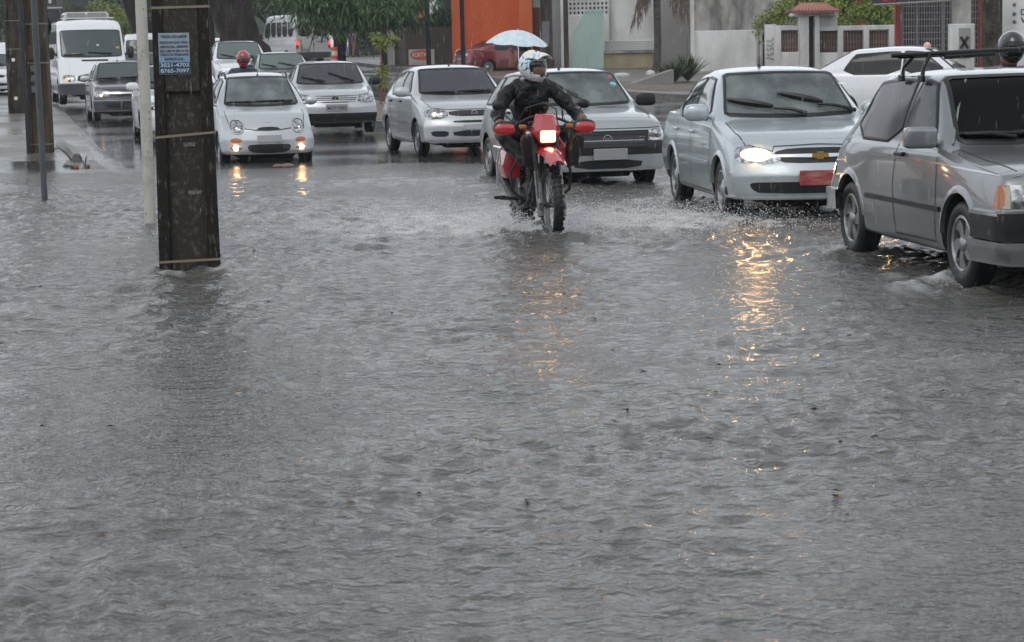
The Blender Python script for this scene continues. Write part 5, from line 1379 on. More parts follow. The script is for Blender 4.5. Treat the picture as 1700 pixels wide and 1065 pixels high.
# the big old tree: huge leaning trunk
t = thing('tree', 'massive dark leaning tree trunk with flared root, left of the minibus', 'tree', at(405, 78))
b0 = t.location; mb = MB(); pr = []
for (xl, xr, y) in ((366, 455, 104), (365, 448, 90), (364, 434, 74), (360, 426, 50), (354, 420, 22), (345, 416, -5), (330, 412, -50), (318, 408, -110)):
    A, B = V(xl, y, 78), V(xr, y, 78); pr.append(((A + B) / 2 - b0, (B.x - A.x) / 2))
mb.tube([p for p, r in pr], [r for p, r in pr], 20)
rr = random.Random(2); top = pr[-1][0]
for k in range(5): limb(mb, top - Vector((0, 0, .3)), (math.cos(k * 1.3 + .4), math.sin(k * 1.3 + .4), .8), 3.5, .45, 1, rr)
o = mb.build('trunk', bark, t, 60)
for v in o.data.vertices:
    nz_ = mnoise.noise(v.co * 1.3) * .16; v.co.x += nz_; v.co.y += mnoise.noise(v.co * 1.1 + Vector((9, 0, 0))) * .2
bl = [(top + Vector((math.cos(a) * q, math.sin(a) * q, zz)), (2.2, 2.2, 1.3)) for a, q, zz in ((0, 3, 2), (1, 3.5, 2.8), (2.1, 3, 2), (3.1, 3.2, 2.2), (4, 3, 2.6), (5.2, 3.4, 2.2), (0, 0, 4))]
leaves('crown', bl, 9000, .24, .09, dleaf, t, 5, .4, .4)
for (p0, p1, r0, r1, y0, y1) in ((214, 236, 8, 7, 46, -40), (338, 352, 7, 7, 100, -40)):
    pass
t = thing('tree', 'dark slanting tree trunk left of the white post, above the cars', 'tree', at(236, 92)); b0 = t.location
MB().tube([V(240, 60, 92) - b0, V(232, 40, 92) - b0, V(221, 10, 92) - b0, V(206, -40, 92) - b0], [.42, .40, .36, .34], 12).tube([V(240, 110, 92) - b0, V(240, 58, 92) - b0], [.5, .42], 12).build('trunk', bark, t, 60)
leaves('crown', [(V(190, -90, 92) - b0, (2.5, 2.5, 1.4)), (V(260, -110, 92) - b0, (2.5, 2.5, 1.4))], 3500, .24, .09, dleaf, t, 8)
t = thing('tree', 'dark tree trunk just right of the poster pole, behind the white hatchback', 'tree', at(343, 84)); b0 = t.location
MB().tube([(0, 0, -.1), V(345, 60, 84) - b0, V(338, 0, 84) - b0, V(330, -60, 84) - b0], [.34, .28, .26, .24], 12).build('trunk', bark, t, 60)
leaves('crown', [(V(330, -90, 84) - b0, (1.8, 1.8, 1.2))], 1500, .22, .09, mleaf, t, 9)
# mango-leaved tree over the pavement: its crown hangs into the picture
t = thing('tree', 'green tree with long drooping leaves hanging over the minibus and pedestrians', 'tree', at(568, 92)); b0 = t.location
mb = MB().tube([(0, 0, -.1), V(567, 70, 92) - b0, V(574, 30, 92) - b0, V(578, -20, 92) - b0], [.2, .17, .15, .14], 10)
rr = random.Random(6)
for k in range(5): limb(mb, V(578, -10, 92) - b0, (math.cos(k * 1.3), math.sin(k * 1.3), .5), 1.8, .07, 1, rr)
mb.tube([V(578, -15, 92) - b0, V(545, 20, 91) - b0, V(520, 60, 90.5) - b0, V(510, 92, 90) - b0], [.06, .04, .025, .01], 6)
mb.build('trunk', bark, t, 60)
bl = []
for (x, y, rx, rz) in ((498, -12, .7, .55), (528, 4, .8, .65), (560, 8, .9, .7), (598, 20, .9, .7), (635, 20, .8, .65), (665, 8, .7, .6), (690, -8, .6, .5), (520, 30, .3, .3), (590, -15, 1.3, .8), (540, -20, 1.2, .8), (640, -25, 1.2, .8), (622, 34, .55, .35), (572, 14, .6, .4)):
    bl.append((V(x, y - 9, 91.5) - b0, (rx, 1.3, rz)))
leaves('crown', bl, 8000, .42, .085, mleaf, t, 12, .75, .2, 560)
t = thing('tree', 'slim dark trunk on the far pavement, right behind the sapling', 'tree', at(638, 84)); b0 = t.location
MB().tube([(0, 0, -.1), V(638, 70, 84) - b0, V(636, 10, 84) - b0], [.14, .12, .10], 10).build('trunk', bark, t, 60)
leaves('crown', [(V(640, -12, 84) - b0, (1.0, 1.0, .6))], 900, .28, .06, mleaf, t, 13, .7, .2, 60)
# sapling with lime tufts
t = thing('sapling', 'thin sapling with lime green tufts tied to a reddish stake on the median', 'tree', at(632, 55)); b0 = t.location
MB().tube([(0, 0, 0), V(634, 120, 55) - b0, V(631, 55, 55) - b0], [.03, .024, .014], 7).build('trunk', mat('red_stem', (.16, .06, .04), .7), t)
MB().tube([(.09, 0, 0), V(640, 110, 55) - b0], .018, 6).build('stake', mat('red_stem', (.16, .06, .04), .7), t)
leaves('foliage', [(V(628, 60, 55) - b0, (.16, .16, .10)), (V(645, 63, 55) - b0, (.18, .15, .08)), (V(634, 72, 55) - b0, (.14, .14, .10)), (V(633, 118, 55) - b0, (.12, .12, .09)), (V(636, 135, 55) - b0, (.13, .12, .12))], 420, .19, .028, yleaf, t, 14, .35, .1)
# far green masses, each a tree of its own
for i, (px, Y, h, cr_, m, lb) in enumerate(((128, 125, 7, 3.6, dleaf, 'dark bushy tree above the roof of the white van'), (182, 108, 3.6, 1.35, yleaf, 'lime green rounded shrub-like tree above the van roof rack'), (262, 140, 8, 4, dleaf, 'dark far tree behind the white post'),
        (455, 135, 8, 4.5, dleaf, 'dark far tree above the minibus roof'), (560, 150, 9, 5, dleaf, 'dark far tree behind the drooping leaves'), (655, 140, 8, 4, dleaf, 'dark green far tree left of the pale house'), (20, 150, 8, 5, dleaf, 'dark far tree at the left edge behind the bus'),
        (350, 150, 9, 5, dleaf, 'tall dark far tree behind the slanting trunks'), (760, 150, 9, 5, dleaf, 'far tree rising behind the orange building'), (1000, 130, 9, 5, mleaf, 'far tree rising behind the white screened building'), (1250, 120, 10, 5, dleaf, 'far tree rising behind the stained grey wall'), (1520, 110, 9, 5, dleaf, 'far tree rising behind the shop'))):
    tree(lb, px, Y, h, .25, cr_, m, 4200 if cr_ > 2 else 2600, .34 if cr_ > 2 else .15, .16 if cr_ > 2 else .07, 20 + i, .3, 'trees along the far side', trunk_h=h * .25)
props(sheet('hill', [[(x, 175, 3), (x, 185, 7.5 + 1.5 * math.sin(x * .07) + math.sin(x * .21)), (x, 260, 9)] for x in range(-120, 121, 6)], mat('far_greenery', (.03, .045, .025), .9, noise=(.5, (.012, .02, .012))), 60), kind='structure')
tree('bushy green tree leaning over the garden wall beside the gateway', 1400, 76, 3.9, .12, 1.9, vleaf, 7000, .13, .07, 41, .4, None, 1.5, nb=12)
t = thing('vine', 'lime green creeper hanging from the stained wall over a brown stem', 'vine', at(1270, 76)); b0 = t.location
MB().tube([(0, 0, 0), V(1270, 60, 76) - b0, V(1276, 30, 76) - b0], [.09, .08, .05], 8).build('stem', bark, t)
leaves('foliage', [(V(1258, 45, 76) - b0, (.22, .2, .35)), (V(1275, 32, 76) - b0, (.5, .3, .35)), (V(1300, 18, 76) - b0, (.6, .4, .5)), (V(1270, 62, 76) - b0, (.2, .2, .3)), (V(1330, 5, 77) - b0, (.8, .5, .5))], 2600, .10, .06, vleaf, t, 15, .5, .1)
leaves('crown', [(V(1465, 25, 74) - Vector((0, 0, 0)), (.5, .5, .4)), (V(1450, 15, 74), (.6, .5, .4)), (V(1480, 38, 73.5), (.3, .3, .2))], 1200, .16, .07, vleaf, None, 16, .4, .1)
o = bpy.data.objects['crown.0%02d' % 0] if False else COL.objects[-1]; props(o, 'yellow green foliage between the orange sliver and the red post', 'shrub'); o.name = 'shrub'
leaves('shrub', [(V(735, 30, 102.5), (.5, .3, .5)), (V(715, 35, 102.5), (.45, .3, .35))], 1400, .14, .06, mleaf, None, 17); props(COL.objects[-1], 'green bush spilling over the olive wall behind the dark post', 'shrub')
# palm
t = thing('palm_tree', 'grey palm trunk with brown dead fronds hanging above the low wall', 'palm tree', at(1092, 81)); b0 = t.location
prof = [(1091, 124, 22), (1091, 116, 17), (1091, 100, 13), (1092, 70, 12), (1091, 30, 12), (1090, -40, 12), (1089, -110, 11)]
mb = MB(); pts = []; rs = []
for x, y, wpx in prof: pts.append(V(x, y, 81) - b0); rs.append(wpx / 2 * 81 / FPX)
pts[0].z = 0; mb.tube(pts, rs, 14)
o = mb.build('trunk', mat('palm_bark', (.075, .068, .058), .8, noise=((4, 4, 14), (.035, .031, .027), .4, .6), bump=(20, .6, .02)), t, 60)
dead = leaf_mat('dead_frond', (.07, .045, .035), (.11, .075, .055), (.15, .11, .08))
def frond(p0, p1, m, n=46, ln=.5, seed=1, sag=.35):
    r_ = random.Random(seed); mb = MB(); pts = []
    for i in range(9): q = i / 8; pts.append(p0.lerp(p1, q) + Vector((0, 0, sag * 4 * q * (1 - q) * .5)))
    mb.tube(pts, [.02 * (1 - .08 * i) for i in range(9)], 5)
    for i in range(n):
        q = (i + 1) / (n + 1); k = q * 8; a = pts[int(k)].lerp(pts[min(int(k) + 1, 8)], k - int(k)); s_ = -1 if i % 2 else 1
        e = a + Vector((s_ * r_.uniform(.02, .2), r_.uniform(-.1, .1), -ln * r_.uniform(.5, 1)))
        mid = a.lerp(e, .5) + Vector((s_ * .05, 0, .03)); w_ = .018
        mb.add([a, mid + Vector((w_, 0, 0)), e, mid - Vector((w_, 0, 0))], [(0, 1, 2, 3)])
    return mb.build('frond', m, t, None)
topz = V(1090, -75, 81) - b0
for i, (x, y, s_) in enumerate(((1066, 8, 1), (1054, 30, 2), (1072, -10, 3), (1128, 14, 4), (1140, 20, 5), (1148, 0, 6))):
    frond(topz, V(x, y, 80.6) - b0, dead, 170, .75, s_, .6)
for i in range(9):
    a = i * .7; frond(topz + Vector((0, 0, .3)), topz + Vector((math.cos(a) * 2.2, math.sin(a) * 2.2, .1)), dleaf, 60, .6, 20 + i, 1.6)
# agaves
def agave(px, Y, h, n, label, seed):
    t = thing('agave', label, 'plant', at(px, Y)); t.location.z += .17; r_ = random.Random(seed); mb = MB()
    for i in range(n):
        a = r_.uniform(0, 6.28); l = h * r_.uniform(.7, 1.15); o_ = r_.uniform(.25, 1.0); w_ = .017
        P = [Vector((math.cos(a) * o_ * l * q, math.sin(a) * o_ * l * q, l * (q - .35 * o_ * q * q))) for q in (0, .35, .7, 1)]
        sd = Vector((-math.sin(a), math.cos(a), 0)); vs = []
        for q, p in zip((.8, 1, .7, .05), P): vs += [p - sd * w_ * q, p + sd * w_ * q]
        mb.add(vs, [(0, 1, 3, 2), (2, 3, 5, 4), (4, 5, 7, 6)])
    mb.build('foliage', leaf_mat('agave_leaf', (.035, .055, .03), (.06, .085, .045), (.10, .12, .06)), t, None)
agave(1120, 68, .75, 260, 'spiky dark green plant clump at the foot of the corrugated wall', 1)
agave(1142, 69, .98, 260, 'taller spiky plant clump touching the white wall', 2)
agave(1098, 78, .4, 30, 'small spiky plant in the soil under the palm', 3)
# ramp slab and pale stones
p = at(1045, 66); q = at(1112, 70)
o = MB().prism([(0, .12), (0, .20), (1.35, .62), (1.35, .12)], 0, 1.5).build('ramp', stain('ramp_concrete', (.22, .215, .205), (.14, .135, .13))); o.location = p; props(o, 'grey concrete ramp slab rising to the right beside the palm', 'ramp')
for px, Y, s_, lb in ((1032, 76, (.28, .2, .09), 'flat white stone on the far pavement behind the boxy hatchback'), (1080, 77, (.16, .15, .13), 'small rounded white stone at the palm foot')):
    o = MB().ball((0, 0, .2), s_, 12, 8, e=.8).build('stone', mat('white_stone', (.5, .5, .49), .7)); o.location = at(px, Y); props(o, lb, 'stone')
# traffic drum
p = at(558, 103); t = thing('traffic_barrel', 'orange and white striped traffic barrel beside the minibus', 'traffic barrel', p)
om = mat('barrel_orange', (.7, .12, .03), .5)
for i in range(5): MB().lathe([(.26 - i * .022, i * .2), (.25 - i * .022, (i + 1) * .2)], 14).build('stripe', om if i % 2 == 0 else white, t)
# ---------------------------------------------------------------- people
def skin_mesh(name, V_, E_, rad, sub=2):
    me = bpy.data.meshes.new(name); me.from_pydata([tuple(v) for v in V_], E_, []); me.update()
    o = bpy.data.objects.new(name, me); COL.objects.link(o)
    md = o.modifiers.new('s', 'SKIN'); md.use_smooth_shade = True
    for i, r in enumerate(rad):
        sv = me.skin_vertices[0].data[i]; sv.radius = (r, r) if not isinstance(r, tuple) else r; sv.use_root = (i == 0)
    sd = o.modifiers.new('d', 'SUBSURF'); sd.levels = sub; sd.render_levels = sub
    dg = bpy.context.evaluated_depsgraph_get(); dg.update()
    m2 = bpy.data.meshes.new_from_object(o.evaluated_get(dg)); bpy.data.objects.remove(o); bpy.data.meshes.remove(me)
    for p in m2.polygons: p.use_smooth = True
    return m2
skinm = mat('brown_skin', (.20, .10, .06), .5)
def human(name, J, mats, parent=None, sub=2, fold=0.0, thick=1.0, fingers=True, foot=True):
    """J: joints; one continuous body. mats: dict torso, arm, leg, foot, skin"""
    V_ = []; E_ = []; Rr = []; reg = []
    def v(p, r, g, link=None):
        V_.append(Vector(p)); Rr.append(r * thick if not isinstance(r, tuple) else (r[0] * thick, r[1] * thick)); reg.append(g)
        if link is not None: E_.append((link, len(V_) - 1))
        return len(V_) - 1
    pel = v(J['pelvis'], (.145, .12), 'leg'); mid = v((Vector(J['pelvis']) * .5 + Vector(J['chest']) * .5), (.15, .115), 'torso', pel)
    ch = v(J['chest'], (.165, .125) if 'collar' not in J else (.19, .15), 'torso', mid); ub = v(Vector(J['chest']) * .35 + Vector(J['neck']) * .65, (.12, .10), 'torso', ch)
    nk = v(J['neck'], .066 if 'collar' in J else .058, 'torso' if 'collar' in J else 'skin', ub); hd = Vector(J['head']); j0 = Vector(J['neck']); v0 = v(j0.lerp(hd, .5), .068, 'torso' if 'collar' in J else 'skin', nk)
    h1 = v(hd, .092, 'skin', v0); v(hd + (hd - j0).normalized() * .07, .07, 'skin', h1)
    for s in ('l', 'r'):
        bk = 1.14 if 'collar' in J else 1.0; sh = v(J['sh' + s], .072 * bk, 'arm', ub); e = v(J['el' + s], .052 * bk, 'arm', sh); mm = v(Vector(J['el' + s]).lerp(Vector(J['wr' + s]), .4), .048 * bk, 'arm', e)
        w_ = v(J['wr' + s], .032, 'arm', mm); d = (Vector(J['wr' + s]) - Vector(J['el' + s])).normalized(); hdn = J.get('hd' + s)
        d = Vector(hdn).normalized() if hdn else d
        pm = v(Vector(J['wr' + s]) + d * .045, (.036, .018), 'skin', w_)
        if fingers:
            side = d.cross(Vector((0, 0, 1))); side = side.normalized() if side.length > .1 else Vector((0, 1, 0)); dn = Vector(J.get('curl' + s, (0, 0, -1))).normalized()
            for k, (of, ln) in enumerate(((-.03, .068), (-.010, .078), (.010, .073), (.028, .058))):
                a = v(V_[pm] + d * .04 + side * of, .0095, 'skin', pm); b_ = v(V_[a] + d * ln * .45 + dn * ln * .15, .0088, 'skin', a); v(V_[b_] + d * ln * .1 + dn * ln * .5, .0075, 'skin', b_)
            a = v(V_[pm] - side * .045 + d * .005, .011, 'skin', pm); v(V_[a] + d * .04 + dn * .02, .009, 'skin', a)
        hp = v(J['hp' + s], .105, 'leg', pel); kn = v(J['kn' + s], .068, 'leg', hp); cf = v(Vector(J['kn' + s]).lerp(Vector(J['an' + s]), .35), .062, 'leg', kn); an = v(J['an' + s], .042, 'leg', cf)
        if foot:
            he = v(Vector(J['an' + s]) + (Vector(J['an' + s]) - Vector(J['kn' + s])).normalized() * .05, .045, 'foot', an); to = v(J['to' + s], (.042, .03), 'foot', he)
    me = skin_mesh(name, V_, E_, Rr, sub)
    keys = ['torso', 'arm', 'leg', 'foot', 'skin']; ml = []
    for k in keys: me.materials.append(mats.get(k, mats['torso']))
    # colour by nearest bone point
    pts = [(V_[a].lerp(V_[b_], t), reg[b_] if t > .35 else reg[a]) for a, b_ in E_ for t in (0, .2, .4, .6, .8, 1)]
    P = np.array([tuple(p) for p, _ in pts]); G_ = [keys.index(g) for _, g in pts]
    if fold:
        for vv in me.vertices:
            q = vv.co; vv.co += vv.normal * (fold * (mnoise.noise(q * 9) + .6 * mnoise.noise(q * 19)))
    C_ = np.array([tuple(p.center) for p in me.polygons])
    idx = np.array([int(np.argmin(((P - c_) ** 2).sum(1))) for c_ in C_])
    for p, i in zip(me.polygons, idx): p.material_index = G_[i]
    me.update(); return link_mesh('body', me, None, parent)
raincoat = mat('wet_black_raincoat', (.004, .0045, .0055), .34, bump=(9, 1.0, .05), spec=.28)
raintr = mat('wet_dark_trousers', (.008, .008, .009), .42, spec=.35, bump=(10, .8, .03))
shoem = mat('brown_shoe', (.07, .038, .022), .6)
solem = mat('dark_sole', (.014, .012, .011), .55, bump=(60, .6, .006))

def helmet(parent, c0, yaw, shell, visorm=None, kind='cross', pitch=0, scale=1.0):
    """helmet facing +x turned by yaw degrees"""
    rt = Matrix.Rotation(R(yaw), 3, 'Z') @ Matrix.Rotation(R(pitch), 3, 'Y'); n, m = 40, 26; vs = []; keep = []
    a0, e0, e1 = (58, -24, 17) if kind == 'cross' else (62, -30, 22)
    for i in range(m + 1):
        el = -62 + (152) * i / m
        for k in range(n):
            az = 360 * k / n; azs = az if az <= 180 else az - 360
            ce, se = math.cos(R(el)), math.sin(R(el)); rx, ry, rz = .142, .122, .138
            f = max(0, math.cos(R(azs))); low = max(0, min(1, (-el - 8) / 22))
            ext = (.058 if kind == 'cross' else .02) * f ** 3 * low; 
            nar = 1 - (.10 * low * f)
            p = Vector((rx * ce * math.cos(R(azs)) + ext, ry * ce * math.sin(R(azs)) * nar, rz * se - .02 * low * f))
            vs.append(Vector(c0) + rt @ (p * scale)); keep.append((azs, el))
    fs = []
    for i in range(m):
        for k in range(n):
            az, el = keep[i * n + k]; el += 152 / m / 2; az += 360 / n / 2
            w_ = a0 * (1 - .25 * abs((el + 4) / 22) ** 2)
            if abs(az) < w_ and e0 < el < e1: continue
            fs.append((i * n + k, i * n + (k + 1) % n, (i + 1) * n + (k + 1) % n, (i + 1) * n + k))
    hm = thing('helmet', None, None); hm.parent = parent
    bpy.data.objects.remove(hm)
    me = bpy.data.meshes.new('helmet'); me.from_pydata([tuple(v) for v in vs], [], fs); me.update()
    bm = bmesh.new(); bm.from_mesh(me); bmesh.ops.solidify(bm, geom=bm.faces[:], thickness=.012 * scale); bmesh.ops.recalc_face_normals(bm, faces=bm.faces); bm.to_mesh(me); bm.free(); smooth(me, 40)
    h = link_mesh('helmet', me, shell, parent)
    # dark glass sunk in the opening
    r_ = .93 if kind == 'cross' else .99; vs = []
    for i in range(13):
        el = -30 + 54 * i / 12
        for k in range(19):
            az = -66 + 132 * k / 18
            vs.append(Vector(c0) + rt @ (Vector((.142 * math.cos(R(el)) * math.cos(R(az)) * r_, .122 * math.cos(R(el)) * math.sin(R(az)) * r_, .138 * math.sin(R(el)) * r_)) * scale))
    build('visor', vs, [(i * 19 + k, i * 19 + k + 1, (i + 1) * 19 + k + 1, (i + 1) * 19 + k) for i in range(12) for k in range(18)], visorm or tint, h, 80)
    if kind == 'cross':
        vs = []; nx, ny = 8, 12
        for i in range(nx + 1):
            q = i / nx
            for j in range(ny + 1):
                t_ = j / ny * 2 - 1; wv = .105 * (1 - .25 * q)
                x = .07 + .15 * q; z = .112 + .018 * math.sin(q * 2.4) - .03 * q - .055 * t_ * t_ * (1 - .3 * q)
                vs.append(Vector(c0) + rt @ (Vector((x - .03 * t_ * t_, wv * t_, z)) * scale))
        me = bpy.data.meshes.new('peak'); me.from_pydata([tuple(v) for v in vs], [], [(i * (ny + 1) + j, i * (ny + 1) + j + 1, (i + 1) * (ny + 1) + j + 1, (i + 1) * (ny + 1) + j) for i in range(nx) for j in range(ny)]); me.update()
        bm = bmesh.new(); bm.from_mesh(me); bmesh.ops.solidify(bm, geom=bm.faces[:], thickness=.006); bm.to_mesh(me); bm.free(); smooth(me, 50)
        link_mesh('peak', me, shell, h)
        mb = MB()
        for sg in (-1, 1): mb.ball(Vector(c0) + rt @ Vector((.178, sg * .03, -.085)), (.012, .016, .010), 8, 5, rt)
        mb.build('chin_vent', ink, h)
        MB().ball(Vector(c0) + rt @ Vector((.05, 0, .128)), (.012, .012, .008), 8, 5).build('bolt', ink, h)
        # goggles strap band and glimpse of face
        MB().ball(Vector(c0) + rt @ Vector((.085, 0, -.025)), (.05, .075, .07), 12, 8, rt).build('face', skinm, h)
    return h
# ---- motorcycle
redp = mat('bike_red', (.42, .018, .026), .22, coat=1.0, bump=(40, .2, .002)); forkm = mat('fork_grey', (.22, .22, .22), .35, .7, noise=(30, (.09, .085, .08)))
engm = mat('engine_alloy', (.10, .10, .10), .45, .7, noise=(22, (.02, .02, .02), .4, .65)); frm = mat('bike_frame', (.012, .012, .013), .4)
def spoke_wheel(parent, c0, r, w_, knob=True):
    o = thing('wheel', None, None); bpy.data.objects.remove(o)
    mb = MB(); n = 44; prof = []
    for a in np.linspace(-150, 150, 13): prof.append((r - w_ * .5 + w_ * .5 * math.cos(R(a)), w_ * .5 * math.sin(R(a))))
    mb.lathe(prof, n, 'Y', caps=False)
    if knob:
        for k in range(n):
            a = 2 * math.pi * k / n; rt = Matrix.Rotation(-a, 3, 'Y')
            for yy0 in ((-.28, .28) if k % 2 else (-.42, 0, .42)):
                hh = r - .010 - abs(yy0) * .02 + .012; mb.box(rt @ Vector((hh, yy0 * w_, 0)), (.018, w_ * .24, .026), rt)
    w = mb.build('wheel', rubber, parent); w.location = c0; ri = r - w_ * .78
    mb = MB().lathe([(ri + .012, -w_ * .3), (ri - .008, -w_ * .24), (ri - .014, 0), (ri - .008, w_ * .24), (ri + .012, w_ * .3)], 40, 'Y', caps=False)
    mb.build('rim', mat('bike_rim', (.30, .30, .31), .3, .9), w)
    mb = MB(); rr = random.Random(1)
    for k in range(32):
        a = 2 * math.pi * k / 32; sg = 1 if k % 2 else -1; b_ = a + (.28 if k % 4 < 2 else -.28)
        mb.tube([(.028 * math.cos(b_), sg * .028, .028 * math.sin(b_)), (ri * math.cos(a), sg * .004, ri * math.sin(a))], .0022, 4)
    mb.build('spoke_set', mat('spoke_steel', (.5, .5, .5), .3, .9), w)
    MB().lathe([(.0, -.055), (.035, -.05), (.022, -.03), (.022, .03), (.05, .04), (.05, .05), (0, .055)], 16, 'Y').build('hub', engm, w)
    return w
BP = G(917, 402, .0); BP = Vector((BP.x, BP.y, 0))
hd_ = 10.5
bike = thing('motorcycle', 'red trail motorcycle with lit square headlight and red hand guards, splashing through the water', 'motorcycle', (0, 0, 0), R(-90 + hd_))
fw = Vector((.66, 0, 0)); bike.location = Vector((BP.x, BP.y, -.02)) - Matrix.Rotation(R(-90 + hd_), 3, 'Z') @ fw
spoke_wheel(bike, (.66, 0, .345), .345, .088); spoke_wheel(bike, (-.70, 0, .32), .32, .12)
for sg in (-1, 1):
    a, b_ = Vector((.375, sg * .098, 1.02)), Vector((.675, sg * .098, .25)); k = a.lerp(b_, .50)
    o = MB().tube([a, k], .0205, 12).build('fork_tube', frm, bike); MB().tube([k, b_.lerp(k, .1), b_], [.029, .031, .028], 14).box(Vector((.665, sg * .098, .335)), (.06, .05, .07), bev=.012).build('fork_slider', forkm, o)
MB().box((.40, 0, .93), (.09, .26, .035), bev=.01).box((.345, 0, 1.05), (.08, .26, .03), bev=.01).tube([(.66, -.12, .345), (.66, .12, .345)], .012, 8).build('triple_clamp', frm, bike)
# front mudguard: long beak
vs = []; nx, ny = 14, 8
for i in range(nx + 1):
    q = i / nx; ang_ = R(62 - 40 * q)
    for j in range(ny + 1):
        t_ = j / ny * 2 - 1; wv = .112 * (1 - .42 * abs(q - .4) * 1.6); x = .34 + .64 * q; z = .790 + .065 * math.sin(math.pi * min(1, q * .9)) - .11 * max(0, q - .35) - .045 * t_ * t_
        vs.append((x, wv * t_, z))
me = bpy.data.meshes.new('front_mudguard'); me.from_pydata(vs, [], [(i * (ny + 1) + j, i * (ny + 1) + j + 1, (i + 1) * (ny + 1) + j + 1, (i + 1) * (ny + 1) + j) for i in range(nx) for j in range(ny)]); me.update()
bm = bmesh.new(); bm.from_mesh(me); bmesh.ops.solidify(bm, geom=bm.faces[:], thickness=.007); bm.to_mesh(me); bm.free(); smooth(me, 50); link_mesh('front_mudguard', me, redp, bike)
# headlight cowl: wedge of flat planes
def hull(name, pts, m, parent, bev=.008):
    bm = bmesh.new(); [bm.verts.new(p) for p in pts]; bmesh.ops.convex_hull(bm, input=bm.verts[:]); bmesh.ops.dissolve_limit(bm, angle_limit=R(4), verts=bm.verts[:], edges=bm.edges[:])
    bmesh.ops.bevel(bm, geom=bm.edges[:], offset=bev, segments=2, affect='EDGES', profile=.6); me = bpy.data.meshes.new(name); bm.to_mesh(me); bm.free(); smooth(me, 25); return link_mesh(name, me, m, parent)
cow = hull('headlight_cowl', [(.50, sg * a, z) for sg in (-1, 1) for a, z in ((.055, .865), (.085, .90))] + [(.47, sg * .135, .98) for sg in (-1, 1)] + [(.45, sg * .085, 1.135) for sg in (-1, 1)] + [(.53, sg * .04, 1.12) for sg in (-1, 1)] + [(.555, sg * .065, .99) for sg in (-1, 1)] + [(.545, sg * .06, .885) for sg in (-1, 1)] + [(.38, sg * .12, .97) for sg in (-1, 1)] + [(.40, sg * .07, .87) for sg in (-1, 1)], redp, bike)
MB().box((.556, 0, .935), (.03, .135, .105), Matrix.Rotation(R(5), 3, 'Y'), bev=.012).build('headlight', lensglow2, bike)
MB().box((.574, 0, .935), (.012, .05, .045), Matrix.Rotation(R(5), 3, 'Y'), bev=.01).build('bulb', litm_, [o for o in bike.children if o.name.startswith('headlight') and 'cowl' not in o.name][0])
MB().tube([(.36, -.42, 1.03), (.34, -.24, 1.04), (.30, -.10, 1.10), (.30, .10, 1.10), (.34, .24, 1.04), (.36, .42, 1.03)], .0125, 8).build('handlebar', frm, bike)
for sg in (-1, 1):
    MB().tube([(.36, sg * .30, 1.03), (.36, sg * .44, 1.03)], .018, 8).build('grip', rubber, bike)
    g_ = MB().ball((.42, sg * .355, 1.005), (.035, .098, .055), 16, 10, e=.75).build('hand_guard', redp, bike)
    MB().ball((.412, sg * .35, 1.012), (.036, .108, .062), 16, 10, e=.75).build('guard_edge', black, g_)
    m_ = MB().ball((.28, sg * .385, 1.205), (.018, .055, .040), 14, 8, Matrix.Rotation(R(-10 * sg), 3, 'X')).build('mirror', black, bike)
    MB().tube([(.34, sg * .26, 1.05), (.31, sg * .33, 1.12), (.285, sg * .36, 1.18)], .006, 6).build('mirror_stem', black, m_)
    q = MB().tube([(.46, sg * .11, 1.02), (.46, sg * .19, 1.02)], .008, 6).build('signal_stem', black, bike)
    MB().box((.465, sg * .205, 1.02), (.05, .065, .042), bev=.012).build('turn_signal', amber, q)
    hull('shroud', [(.30, sg * .14, .95), (.36, sg * .20, .84), (.30, sg * .19, .66), (.05, sg * .16, .72), (-.02, sg * .13, .92), (.28, sg * .08, .95), (.3, sg * .1, .7), (0, sg * .08, .75)], redp if sg > 0 else mat('bike_dark', (.014, .013, .014), .35), bike)
    MB().tube([(.30, sg * .05, .70), (.26, sg * .22, .72), (.20, sg * .27, .62), (.20, sg * .26, .45), (.15, sg * .12, .33)], .0125, 8).build('crash_bar', frm, bike)
    sg < 0 and MB().tube([(-.02, sg * .10, .36), (-.02, sg * .34, .375)], .016, 8).box((-.02, sg * .33, .38), (.05, .11, .03), bev=.006).build('footpeg', frm, bike)
MB().ball((.05, 0, .88), (.30, .13, .12), 16, 10, e=.8).build('fuel_tank', redp, bike)
MB().ball((-.42, 0, .86), (.38, .11, .05), 14, 8, e=.7).build('seat', mat('bike_seat', (.015, .015, .016), .6), bike)
mb = MB().box((.06, 0, .42), (.30, .24, .24), bev=.05).lathe([(.085, -.16), (.09, -.13), (.10, 0), (.09, .13), (.085, .16)], 18, 'Y', (-.02, 0, .38))
for i in range(7): mb.box((.12, 0, .50 + i * .026), (.20, .20, .010), Matrix.Rotation(R(-14), 3, 'Y'))
mb.build('engine', engm, bike)
MB().tube([(.20, -.05, .60), (.30, -.10, .50), (.26, -.13, .34), (.05, -.16, .28), (-.3, -.17, .38), (-.75, -.19, .58)], [.018, .019, .02, .022, .04, .045], 10).build('exhaust', engm, bike)
MB().tube([(.33, 0, .98), (.26, 0, .70), (.20, 0, .35), (-.1, 0, .28), (-.2, 0, .45), (-.22, 0, .80), (-.85, 0, .86)], .022, 8).tube([(-.1, .1, .32), (-.70, .12, .32)], .022, 8).tube([(-.1, -.1, .32), (-.70, -.12, .32)], .022, 8).build('frame', frm, bike)
hull('side_case', [(-.28, -.26, .77), (-.30, -.30, .62), (-.30, -.27, .50), (-.62, -.27, .50), (-.66, -.30, .62), (-.62, -.26, .78), (-.28, -.14, .77), (-.30, -.14, .50), (-.62, -.14, .50), (-.64, -.14, .78)], redp, bike, .015).location = (0, .05, .03)
